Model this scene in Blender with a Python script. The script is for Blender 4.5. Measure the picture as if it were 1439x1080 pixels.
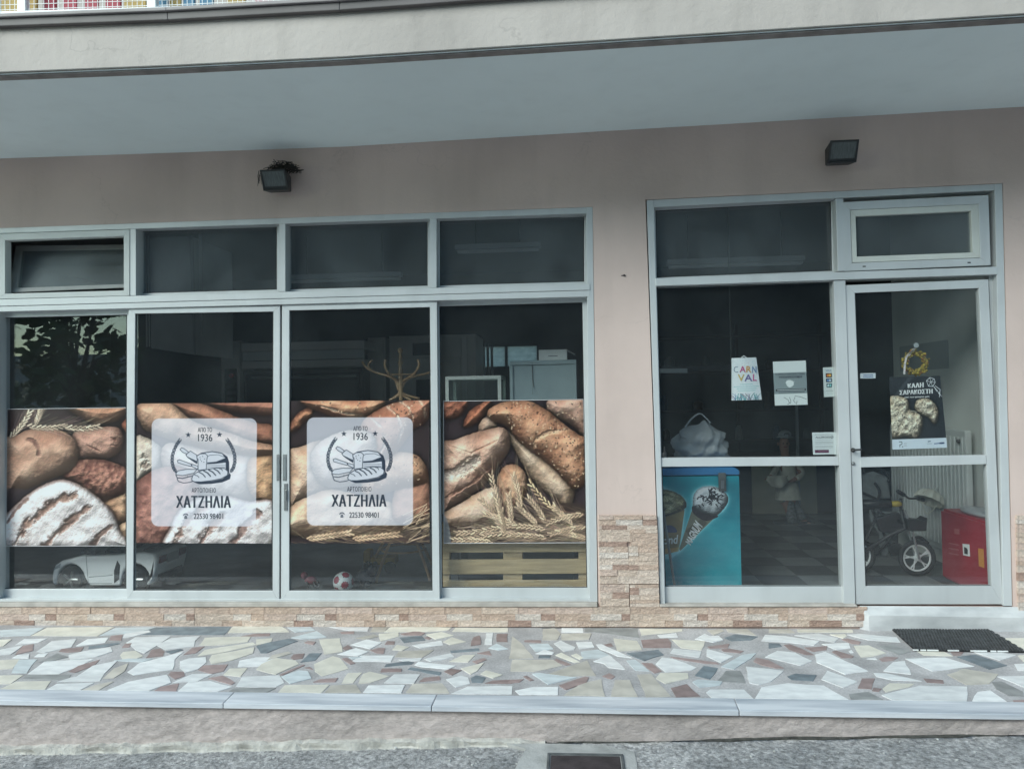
import bpy, bmesh, math, random
import numpy as np
from mathutils import Vector, Matrix, Euler
rad = math.radians
scene = bpy.context.scene
for o in list(bpy.data.objects):
    bpy.data.objects.remove(o)
C = scene.collection
rng = random.Random(7)

# ------------------------------------------------------------------ camera, sky, sun, exposure
IW, IH, F = 1439.0, 1080.0, 1050.0
PITCH, YAW, ROLL = rad(.985), rad(4.53), rad(1.089)
CAM = np.array([0.0, -4.9, 1.5])
def _rot(p, y, r):
    cx, sx, cy, sy, cr, sr = math.cos(p), math.sin(p), math.cos(y), math.sin(y), math.cos(r), math.sin(r)
    return (np.array([[cy, -sy, 0], [sy, cy, 0], [0, 0, 1]]) @ np.array([[1, 0, 0], [0, cx, -sx], [0, sx, cx]])
            @ np.array([[cr, 0, sr], [0, 1, 0], [-sr, 0, cr]]))
ROT = _rot(PITCH, YAW, ROLL)
cam_data = bpy.data.cameras.new('camera')
cam = bpy.data.objects.new('camera', cam_data)
C.objects.link(cam)
cam_data.sensor_width = 36.0
cam_data.lens = F / IW * 36.0
cam_data.clip_start, cam_data.clip_end = 0.05, 400.0
right, fwd, up = ROT[:, 0], ROT[:, 1], ROT[:, 2]
mw = Matrix(((right[0], up[0], -fwd[0], CAM[0]), (right[1], up[1], -fwd[1], CAM[1]), (right[2], up[2], -fwd[2], CAM[2]), (0, 0, 0, 1)))
cam.matrix_world = mw
scene.camera = cam

SUN_EL, SUN_AZ = rad(34), rad(222)          # azimuth clockwise from +Y: bright overcast sky behind the camera, to the left
world = bpy.data.worlds.new('World')
scene.world = world
world.use_nodes = True
wn = world.node_tree
bg = wn.nodes['Background']
sky = wn.nodes.new('ShaderNodeTexSky')
sky.sky_type = 'NISHITA'
sky.sun_disc = False
sky.sun_elevation = SUN_EL
sky.sun_rotation = SUN_AZ
sky.air_density, sky.dust_density, sky.ozone_density = 1.0, 1.0, 1.0
wbal = wn.nodes.new('ShaderNodeMix')            # cool, slightly green daylight, the same in every direction
wbal.data_type = 'RGBA'; wbal.blend_type = 'MULTIPLY'; wbal.inputs[0].default_value = 1.0
wbal.inputs[7].default_value = (.72, .98, .95, 1)
wn.links.new(sky.outputs[0], wbal.inputs[6])
wn.links.new(wbal.outputs[2], bg.inputs['Color'])
bg.inputs['Strength'].default_value = 0.10
sun_data = bpy.data.lights.new('sun', 'SUN')
sun = bpy.data.objects.new('sun', sun_data)
C.objects.link(sun)
sun_data.energy = 1.5
sun_data.angle = rad(40)
sun_data.color = (0.97, 1.0, 0.95)
sdir = Vector((math.sin(SUN_AZ) * math.cos(SUN_EL), math.cos(SUN_AZ) * math.cos(SUN_EL), math.sin(SUN_EL)))
sun.rotation_euler = (-sdir).to_track_quat('-Z', 'Y').to_euler()
scene.view_settings.view_transform = 'Standard'
scene.view_settings.look = 'None'
scene.view_settings.gamma = 1.0
scene.view_settings.exposure = 1.2
scene.view_settings.use_curve_mapping = False
scene.render.engine = 'CYCLES'
cy = scene.cycles
cy.use_denoising = True
cy.max_bounces = 10
cy.diffuse_bounces = 5
cy.glossy_bounces = 4
cy.transparent_max_bounces = 24
cy.caustics_reflective = False
cy.caustics_refractive = False
cy.sample_clamp_indirect = 6.0

# ------------------------------------------------------------------ where a measured point of the place lies
def _ray(px, py):
    return ROT @ np.array([(px - IW / 2) / F, 1.0, -(py - IH / 2) / F])
def P(px, py, y=0.0):
    r = _ray(px, py)
    return CAM + r * ((y - CAM[1]) / r[1])
def G(px, py, z=0.0):
    r = _ray(px, py)
    return CAM + r * ((z - CAM[2]) / r[2])

# ------------------------------------------------------------------ objects
def org(o):
    v = Vector((0, 0, 0))
    while o is not None:
        v = v + o.location
        o = o.parent
    return v
class MB:
    """collects shapes in world space"""
    def __init__(s): s.v, s.f, s.m, s.uv = [], [], [], None
    def add(s, vs, fs, m=0):
        n = len(s.v)
        s.v += [tuple(float(c) for c in v) for v in vs]
        s.f += [tuple(n + i for i in f) for f in fs]
        s.m += [m] * len(fs)
        return s
    def box(s, x0, x1, y0, y1, z0, z1, m=0, M=None):
        vs = [(x, y, z) for x in (x0, x1) for y in (y0, y1) for z in (z0, z1)]
        if M is not None: vs = [M @ Vector(v) for v in vs]
        return s.add(vs, [(0, 1, 3, 2), (4, 6, 7, 5), (0, 4, 5, 1), (2, 3, 7, 6), (0, 2, 6, 4), (1, 5, 7, 3)], m)
    def prism(s, front, d, m=0):
        """front: points, counter-clockwise seen from the front; d: vector to the back"""
        n = len(front)
        front = [np.array(p, float) for p in front]
        back = [p + np.array(d, float) for p in front]
        fs = [tuple(range(n)), tuple(range(2 * n - 1, n - 1, -1))]
        for i in range(n):
            j = (i + 1) % n
            fs.append((i, n + i, n + j, j))
        return s.add(front + back, fs, m)
    def pbar(s, quad, y0, y1, m=0):
        """a bar whose front outline was measured at quad (clockwise from top left) at depth y0, running back to y1"""
        q = [P(a, b, y0) for a, b in quad][::-1]
        return s.prism(q, (0, y1 - y0, 0), m)
    def tube(s, path, r, n=8, m=0, cap=True):
        path = [Vector(p) for p in path]
        rs = r if isinstance(r, (list, tuple)) else [r] * len(path)
        base = len(s.v)
        nrm = None
        for i, p in enumerate(path):
            t = (path[min(i + 1, len(path) - 1)] - path[max(i - 1, 0)]).normalized()
            if nrm is None:
                nrm = t.orthogonal().normalized()
            else:
                nrm = (nrm - t * nrm.dot(t))
                nrm = nrm.normalized() if nrm.length > 1e-6 else t.orthogonal().normalized()
            b = t.cross(nrm)
            for k in range(n):
                a = 2 * math.pi * k / n
                s.v.append(tuple(p + (nrm * math.cos(a) + b * math.sin(a)) * rs[i]))
        fs = []
        for i in range(len(path) - 1):
            for k in range(n):
                k2 = (k + 1) % n
                fs.append((base + i * n + k, base + i * n + k2, base + (i + 1) * n + k2, base + (i + 1) * n + k))
        if cap:
            fs.append(tuple(base + k for k in range(n))[::-1])
            fs.append(tuple(base + (len(path) - 1) * n + k for k in range(n)))
        s.f += fs; s.m += [m] * len(fs)
        return s
    def lathe(s, prof, n=16, c=(0, 0, 0), M=None, m=0):
        """prof: (radius, height) pairs about the z axis through c"""
        vs, fs = [], []
        for r, h in prof:
            for k in range(n):
                a = 2 * math.pi * k / n
                v = Vector((r * math.cos(a), r * math.sin(a), h))
                if M is not None: v = M @ v
                vs.append((v.x + c[0], v.y + c[1], v.z + c[2]))
        for i in range(len(prof) - 1):
            for k in range(n):
                k2 = (k + 1) % n
                fs.append((i * n + k, i * n + k2, (i + 1) * n + k2, (i + 1) * n + k))
        fs.append(tuple(range(n))[::-1]); fs.append(tuple((len(prof) - 1) * n + k for k in range(n)))
        return s.add(vs, fs, m)
    def ball(s, c, rx, ry=None, rz=None, n=10, m=0, M=None):
        ry = rx if ry is None else ry; rz = rx if rz is None else rz
        h = n // 2 + 1
        vs, fs = [], []
        for i in range(h + 1):
            t = math.pi * (i / h) ; t = min(max(t, .04), math.pi - .04)
            for k in range(n):
                a = 2 * math.pi * k / n
                v = Vector((rx * math.sin(t) * math.cos(a), ry * math.sin(t) * math.sin(a), -rz * math.cos(t)))
                if M is not None: v = M @ v
                vs.append(v + Vector(c))
        for i in range(h):
            for k in range(n):
                k2 = (k + 1) % n
                fs.append((i * n + k, i * n + k2, (i + 1) * n + k2, (i + 1) * n + k))
        fs.append(tuple(range(n))[::-1]); fs.append(tuple(h * n + k for k in range(n)))
        return s.add(vs, fs, m)
    def mesh(s, name, o=Vector((0, 0, 0))):
        me = bpy.data.meshes.new(name)
        me.from_pydata([(v[0] - o.x, v[1] - o.y, v[2] - o.z) for v in s.v], [], s.f)
        return me
    def build(s, name, mats, parent=None, bevel=0, smooth=False, label=None, at=None, seg=2):
        mats = mats if isinstance(mats, (list, tuple)) else [mats]
        o = bpy.data.objects.new(name, None)   # reserve the origin
        po = org(parent) if parent is not None else Vector((0, 0, 0))
        oo = Vector(at) if at is not None else po
        me = s.mesh(name, oo)
        bpy.data.objects.remove(o)
        o = bpy.data.objects.new(name, me)
        C.objects.link(o)
        for m in mats: me.materials.append(m)
        if len(mats) > 1: me.polygons.foreach_set('material_index', s.m)
        if s.uv is not None:
            ul = me.uv_layers.new(name='UVMap')
            for p in me.polygons:
                for li in p.loop_indices:
                    ul.data[li].uv = s.uv[me.loops[li].vertex_index]
        bm = bmesh.new(); bm.from_mesh(me)
        bmesh.ops.recalc_face_normals(bm, faces=bm.faces)
        bm.to_mesh(me); bm.free()
        if smooth:
            me.polygons.foreach_set('use_smooth', [True] * len(me.polygons))
        if parent is not None: o.parent = parent
        o.location = oo - po
        if bevel:
            b = o.modifiers.new('edge', 'BEVEL'); b.width = bevel; b.segments = seg; b.limit_method = 'ANGLE'; b.angle_limit = rad(35)
        if label: o['label'] = label
        return o
def tag(o, label, cat, group=None, kind=None):
    o['label'] = label; o['category'] = cat
    if group: o['group'] = group
    if kind: o['kind'] = kind
    return o
def thing(name, loc, label, cat, group=None):
    o = bpy.data.objects.new(name, None)
    o.empty_display_size = .1
    C.objects.link(o); o.location = Vector(loc)
    return tag(o, label, cat, group)
def structure(o, label=None):
    o['kind'] = 'structure'
    if label: o['label'] = label
    return o

# ------------------------------------------------------------------ materials
def mat(name, col, rough=.6, metal=0.0, var=0.0, vscale=6.0, bump=0.0, bscale=40.0, spec=.5, col2=None, rand=0.0, coat=0.0, stretch=None, bdist=.01, detail=6.0, lo=.35, hi=.65, fine=0.0, fscale=60.0):
    m = bpy.data.materials.new(name); m.use_nodes = True
    t = m.node_tree; n = t.nodes; b = n['Principled BSDF']
    b.inputs['Roughness'].default_value = rough
    b.inputs['Metallic'].default_value = metal
    b.inputs['Specular IOR Level'].default_value = spec
    b.inputs['Coat Weight'].default_value = coat
    c1 = (*col, 1)
    tc = n.new('ShaderNodeTexCoord'); co = tc.outputs['Object']
    if stretch:
        mp = n.new('ShaderNodeMapping'); mp.inputs['Scale'].default_value = stretch
        t.links.new(co, mp.inputs[0]); co = mp.outputs[0]
    out = None
    if var > 0 or col2:
        nz = n.new('ShaderNodeTexNoise'); nz.inputs['Scale'].default_value = vscale; nz.inputs['Detail'].default_value = detail
        t.links.new(co, nz.inputs['Vector'])
        rp = n.new('ShaderNodeValToRGB')
        rp.color_ramp.elements[0].position = lo; rp.color_ramp.elements[1].position = hi
        rp.color_ramp.elements[0].color = (*(col2 if col2 else tuple(c * (1 - var) for c in col)), 1)
        rp.color_ramp.elements[1].color = c1 if col2 else (*tuple(min(1, c * (1 + var)) for c in col), 1)
        t.links.new(nz.outputs['Fac'], rp.inputs[0]); out = rp.outputs[0]
    if fine > 0:
        nf = n.new('ShaderNodeTexNoise'); nf.inputs['Scale'].default_value = fscale; nf.inputs['Detail'].default_value = 4; nf.inputs['Roughness'].default_value = .7
        t.links.new(co, nf.inputs['Vector'])
        mf = n.new('ShaderNodeMapRange'); mf.inputs[1].default_value = .3; mf.inputs[2].default_value = .7; mf.inputs[3].default_value = 1 - fine; mf.inputs[4].default_value = 1 + fine
        t.links.new(nf.outputs['Fac'], mf.inputs[0])
        xf = n.new('ShaderNodeMix'); xf.data_type = 'RGBA'; xf.blend_type = 'MULTIPLY'; xf.inputs[0].default_value = 1
        if out: t.links.new(out, xf.inputs[6])
        else: xf.inputs[6].default_value = c1
        t.links.new(mf.outputs[0], xf.inputs[7]); out = xf.outputs[2]
    if rand > 0:
        oi = n.new('ShaderNodeObjectInfo'); mr = n.new('ShaderNodeMapRange')
        mr.inputs[3].default_value = 1 - rand; mr.inputs[4].default_value = 1 + rand
        t.links.new(oi.outputs['Random'], mr.inputs[0])
        mx = n.new('ShaderNodeMix'); mx.data_type = 'RGBA'; mx.blend_type = 'MULTIPLY'; mx.inputs[0].default_value = 1
        if out: t.links.new(out, mx.inputs[6])
        else: mx.inputs[6].default_value = c1
        t.links.new(mr.outputs[0], mx.inputs[7]); out = mx.outputs[2]
    if out: t.links.new(out, b.inputs['Base Color'])
    else: b.inputs['Base Color'].default_value = c1
    if bump > 0:
        nb = n.new('ShaderNodeTexNoise'); nb.inputs['Scale'].default_value = bscale; nb.inputs['Detail'].default_value = 8; nb.inputs['Roughness'].default_value = .65
        t.links.new(co, nb.inputs['Vector'])
        bp = n.new('ShaderNodeBump'); bp.inputs['Strength'].default_value = bump; bp.inputs['Distance'].default_value = bdist
        t.links.new(nb.outputs['Fac'], bp.inputs['Height']); t.links.new(bp.outputs[0], b.inputs['Normal'])
    return m
def weather(m, streak=.10, crack=.0, cscale=.9):
    """old run-off streaks and hairline cracks on a rendered surface"""
    t = m.node_tree; n = t.nodes; b = n['Principled BSDF']
    src = b.inputs['Base Color'].links[0].from_socket
    tc = n.new('ShaderNodeTexCoord'); mp = n.new('ShaderNodeMapping'); mp.inputs['Scale'].default_value = (3.5, 3.5, .35)
    t.links.new(tc.outputs['Object'], mp.inputs[0])
    ns = n.new('ShaderNodeTexNoise'); ns.inputs['Scale'].default_value = 2.0; ns.inputs['Detail'].default_value = 6
    t.links.new(mp.outputs[0], ns.inputs['Vector'])
    mr = n.new('ShaderNodeMapRange'); mr.inputs[1].default_value = .5; mr.inputs[2].default_value = .78; mr.inputs[3].default_value = 1.0; mr.inputs[4].default_value = 1 - streak * 2
    t.links.new(ns.outputs['Fac'], mr.inputs[0])
    fac = mr.outputs[0]
    if crack:
        nd = n.new('ShaderNodeTexNoise'); nd.inputs['Scale'].default_value = 3.0; nd.inputs['Detail'].default_value = 6
        t.links.new(tc.outputs['Object'], nd.inputs['Vector'])
        va = n.new('ShaderNodeVectorMath'); va.operation = 'MULTIPLY_ADD'; va.inputs[1].default_value = (.7, .7, .7)
        t.links.new(nd.outputs['Color'], va.inputs[0]); t.links.new(tc.outputs['Object'], va.inputs[2])
        vo = n.new('ShaderNodeTexVoronoi'); vo.feature = 'DISTANCE_TO_EDGE'; vo.inputs['Scale'].default_value = cscale
        t.links.new(va.outputs[0], vo.inputs['Vector'])
        c1_ = n.new('ShaderNodeMapRange'); c1_.inputs[1].default_value = .0; c1_.inputs[2].default_value = .0045; c1_.inputs[3].default_value = crack; c1_.inputs[4].default_value = 0
        t.links.new(vo.outputs['Distance'], c1_.inputs[0])
        nm = n.new('ShaderNodeTexNoise'); nm.inputs['Scale'].default_value = 1.1; t.links.new(tc.outputs['Object'], nm.inputs['Vector'])
        cm_ = n.new('ShaderNodeMapRange'); cm_.inputs[1].default_value = .48; cm_.inputs[2].default_value = .6; t.links.new(nm.outputs['Fac'], cm_.inputs[0])
        mu = n.new('ShaderNodeMath'); mu.operation = 'MULTIPLY'; t.links.new(c1_.outputs[0], mu.inputs[0]); t.links.new(cm_.outputs[0], mu.inputs[1])
        sb = n.new('ShaderNodeMath'); sb.operation = 'SUBTRACT'; t.links.new(fac, sb.inputs[0]); t.links.new(mu.outputs[0], sb.inputs[1]); fac = sb.outputs[0]
    mx = n.new('ShaderNodeMix'); mx.data_type = 'RGBA'; mx.blend_type = 'MULTIPLY'; mx.inputs[0].default_value = 1
    t.links.new(src, mx.inputs[6]); t.links.new(fac, mx.inputs[7]); t.links.new(mx.outputs[2], b.inputs['Base Color'])
    return m
def glass_mat(name, tint=(.955, .965, .965), dust_glare=.022, refl=1.0):
    m = bpy.data.materials.new(name); m.use_nodes = True
    t = m.node_tree; n = t.nodes; n.remove(n['Principled BSDF'])
    out = n['Material Output']
    tr = n.new('ShaderNodeBsdfTransparent'); tr.inputs[0].default_value = (*tint, 1)
    gl = n.new('ShaderNodeBsdfGlossy'); gl.inputs['Roughness'].default_value = 0.0; gl.inputs[0].default_value = (1, 1, 1, 1)
    df = n.new('ShaderNodeBsdfDiffuse'); df.inputs[0].default_value = (.6, .66, .68, 1)  # pale haze: dust, and on some panes painted sky reflection
    lw = n.new('ShaderNodeLayerWeight'); lw.inputs[0].default_value = .5
    pw = n.new('ShaderNodeMath'); pw.operation = 'POWER'; pw.inputs[1].default_value = 4.0
    t.links.new(lw.outputs['Facing'], pw.inputs[0])
    mr = n.new('ShaderNodeMapRange'); mr.inputs[3].default_value = .045 * refl; mr.inputs[4].default_value = .9
    t.links.new(pw.outputs[0], mr.inputs[0])
    nz = n.new('ShaderNodeTexNoise'); nz.inputs['Scale'].default_value = 2.2; nz.inputs['Detail'].default_value = 5
    tc = n.new('ShaderNodeTexCoord'); t.links.new(tc.outputs['Object'], nz.inputs['Vector'])
    md = n.new('ShaderNodeMapRange'); md.inputs[1].default_value = .3; md.inputs[2].default_value = .75; md.inputs[3].default_value = dust_glare * .4; md.inputs[4].default_value = dust_glare * 1.5
    t.links.new(nz.outputs['Fac'], md.inputs[0])
    m1 = n.new('ShaderNodeMixShader'); m2 = n.new('ShaderNodeMixShader')
    t.links.new(md.outputs[0], m1.inputs[0]); t.links.new(tr.outputs[0], m1.inputs[1]); t.links.new(df.outputs[0], m1.inputs[2])
    t.links.new(mr.outputs[0], m2.inputs[0]); t.links.new(m1.outputs[0], m2.inputs[1]); t.links.new(gl.outputs[0], m2.inputs[2])
    t.links.new(m2.outputs[0], out.inputs[0])
    return m
def print_mat(name, rgb, rough=.35, film=0.0):
    """a printed sheet: rgb is an array (rows from the top) painted by this script, in display values"""
    h, w = rgb.shape[:2]
    im = bpy.data.images.new(name, w, h, alpha=False)
    a = np.ones((h, w, 4), np.float32)
    a[:, :, :3] = np.clip(rgb[::-1], 0, 1)
    im.pixels.foreach_set(a.ravel()); im.update(); im.pack()
    m = bpy.data.materials.new(name); m.use_nodes = True
    t = m.node_tree; n = t.nodes; b = n['Principled BSDF']
    ti = n.new('ShaderNodeTexImage'); ti.image = im; ti.extension = 'EXTEND'
    uv = n.new('ShaderNodeUVMap'); uv.uv_map = 'UVMap'
    t.links.new(uv.outputs[0], ti.inputs[0])
    t.links.new(ti.outputs[0], b.inputs['Base Color'])
    b.inputs['Roughness'].default_value = rough
    if film:                                     # thin vinyl lets some daylight through to the room behind
        tl = n.new('ShaderNodeBsdfTranslucent'); tl.inputs[0].default_value = (.9, .9, .9, 1)
        ms = n.new('ShaderNodeMixShader'); ms.inputs[0].default_value = film
        t.links.new(b.outputs[0], ms.inputs[1]); t.links.new(tl.outputs[0], ms.inputs[2]); t.links.new(ms.outputs[0], n['Material Output'].inputs[0])
    return m

MW = dict(
    wall=mat('pink_render', (.635, .50, .45), .85, var=.09, vscale=1.3, bump=.35, bscale=45, bdist=.005),
    soffit=mat('white_render', (.76, .85, .86), .85, var=.03, vscale=1.1, bump=.2, bscale=40, bdist=.004),
    fascia=mat('cream_render', (.475, .425, .39), .85, var=.10, vscale=1.1, bump=.5, bscale=14, bdist=.010),
    alu=mat('pale_aluminium', (.60, .62, .625), .38, metal=.15, var=.05, vscale=3, rand=.03, bump=.04, bscale=120, bdist=.001),
    alu_dark=mat('dark_slot_metal', (.20, .22, .23), .5),  # dark grey metal for the finger slots of the door pulls
    black=mat('black_plastic', (.02, .02, .022), .45, bump=.05, bscale=90),
    rubber=mat('black_rubber', (.018, .018, .02), .8, bump=.2, bscale=120, bdist=.002),
    steel=mat('brushed_steel', (.36, .37, .37), .35, metal=.8, var=.1, vscale=3, stretch=(1, 1, 14)),
    dsteel=mat('dull_steel', (.16, .165, .165), .45, metal=.5, var=.15, vscale=4),
    ledge=mat('cement_ledge', (.47, .43, .39), .9, var=.18, vscale=9, bump=.4, bscale=60, bdist=.004),
    grout=mat('cement_grout', (.45, .43, .43), .9, fine=.22, fscale=75, var=.2, vscale=4, bump=.5, bscale=90, bdist=.003),
    glass=glass_mat('window_glass', dust_glare=.013),
    hglass=glass_mat('hopper_glass', tint=(.8, .83, .82), dust_glare=.22),  # dense pale haze in the colour stands for sky mirrored in the tilted pane
    gasket=mat('dark_gasket', (.035, .037, .04), .7),
    dglass=glass_mat('upper_glass', tint=(.80, .83, .85), dust_glare=.085),  # upper panes: stronger haze in the colour in place of reflected sky
    navy=mat('navy_ink', (.035, .045, .065), .5),
    white=mat('white_paint', (.8, .81, .8), .5, var=.03),
    paper=mat('white_paper', (.82, .83, .82), .7, var=.03, vscale=14),
)

weather(MW['wall'], .035, .10, .8); weather(MW['fascia'], .06, .20, .75); weather(MW['soffit'], .02); weather(MW['alu'], .05)
# ================================================================== ground, road, pavement
KY = float(G(720, 977, 0)[1])                 # back edge of the marble kerb
KF = KY - .145                                # its front edge
ZL, ZR = float(P(0, 1056, KF + .02)[2]), float(P(1439, 1032, KF + .02)[2])
XL, XR = -2.95, 2.05
def road_z(x):
    return ZL + (ZR - ZL) * (min(max(x, -6.0), 3.4) - XL) / (XR - XL)
def hsh(x, y):
    return math.sin(x * 3.1 + y * 1.7) * .5 + math.sin(x * 7.3 - y * 5.1 + 1.3) * .3 + math.sin(x * 17 + y * 13) * .15
xs = [-60, -30, -15, -9] + [(-6.5 + i * .1) for i in range(131)] + [9, 15, 30, 60]
ys = [-60, -30, -14, -9, -7, -5.5, -4.5, -3.6, -3.0, -2.7] + [-2.5 + .08 * i for i in range(17)] + [KF + .03, 30, 60]
mb = MB()
for y in ys:
    for x in xs:
        amp = .008 if -2.6 < y < KF - .05 else .0
        mb.v.append((x, y, road_z(x) + amp * hsh(x, y) - (.02 if y > KF + .1 else 0)))
nx = len(xs)
for j in range(len(ys) - 1):
    for i in range(nx - 1):
        mb.f.append((j * nx + i, j * nx + i + 1, (j + 1) * nx + i + 1, (j + 1) * nx + i)); mb.m.append(0)
m = mat('worn_asphalt', (.54, .515, .505), .92, bump=1.0, bscale=42, bdist=.02, vscale=3.0, fine=.5, fscale=34, col2=(.33, .325, .325), lo=.3, hi=.62)
# light aggregate and pale chips in the road surface
t = m.node_tree; n = t.nodes; b = n['Principled BSDF']
vor = n.new('ShaderNodeTexVoronoi'); vor.inputs['Scale'].default_value = 70; tcn = n.new('ShaderNodeTexCoord'); t.links.new(tcn.outputs['Object'], vor.inputs['Vector'])
cr = n.new('ShaderNodeValToRGB'); cr.color_ramp.elements[0].color = (.42, .43, .42, 1); cr.color_ramp.elements[1].color = (1, 1, 1, 1)
cr.color_ramp.elements[0].position = .05; cr.color_ramp.elements[1].position = .75
t.links.new(vor.outputs['Color'], cr.inputs[0])
mx = n.new('ShaderNodeMix'); mx.data_type = 'RGBA'; mx.blend_type = 'MULTIPLY'; mx.inputs[0].default_value = .75
old = b.inputs['Base Color'].links[0].from_socket
t.links.new(old, mx.inputs[6]); t.links.new(cr.outputs[0], mx.inputs[7]); t.links.new(mx.outputs[2], b.inputs['Base Color'])
road = structure(mb.build('road', m, smooth=True))

# pavement slab: grout bed, retaining riser, interior ground
mb = MB()
mb.box(-9, 9, KF + .08, .02, -.9, -.0016)
pave = structure(mb.build('pavement', MW['grout']))
PAVE = {
    'W': mat('white_marble_stone', (.88, .88, .87), .38, vscale=9, col2=(.70, .70, .70), rand=.10, bump=.06, bscale=60, bdist=.002, stretch=(1, 2.2, 1)),
    'C': mat('cream_stone', (.73, .69, .60), .5, var=.10, vscale=10, rand=.10, bump=.1, bscale=60, bdist=.002),
    'B': mat('beige_stone', (.55, .51, .45), .55, var=.16, vscale=8, rand=.12, bump=.1, bscale=60, bdist=.002),
    'R': mat('red_brown_stone', (.33, .245, .235), .5, var=.16, vscale=14, rand=.18, bump=.08, bscale=70, bdist=.002),
    'G': mat('grey_stone', (.30, .30, .295), .6, var=.2, vscale=10, rand=.12, bump=.1, bscale=60, bdist=.002),
    'L': mat('pale_grey_stone', (.60, .645, .66), .45, var=.12, vscale=8, rand=.08, bump=.08, bscale=60, bdist=.002, stretch=(1, 2.5, 1)),
    'K': mat('slate_blue_stone', (.20, .235, .26), .5, var=.22, vscale=13, rand=.15, bump=.08, bscale=70, bdist=.002),
}
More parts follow.
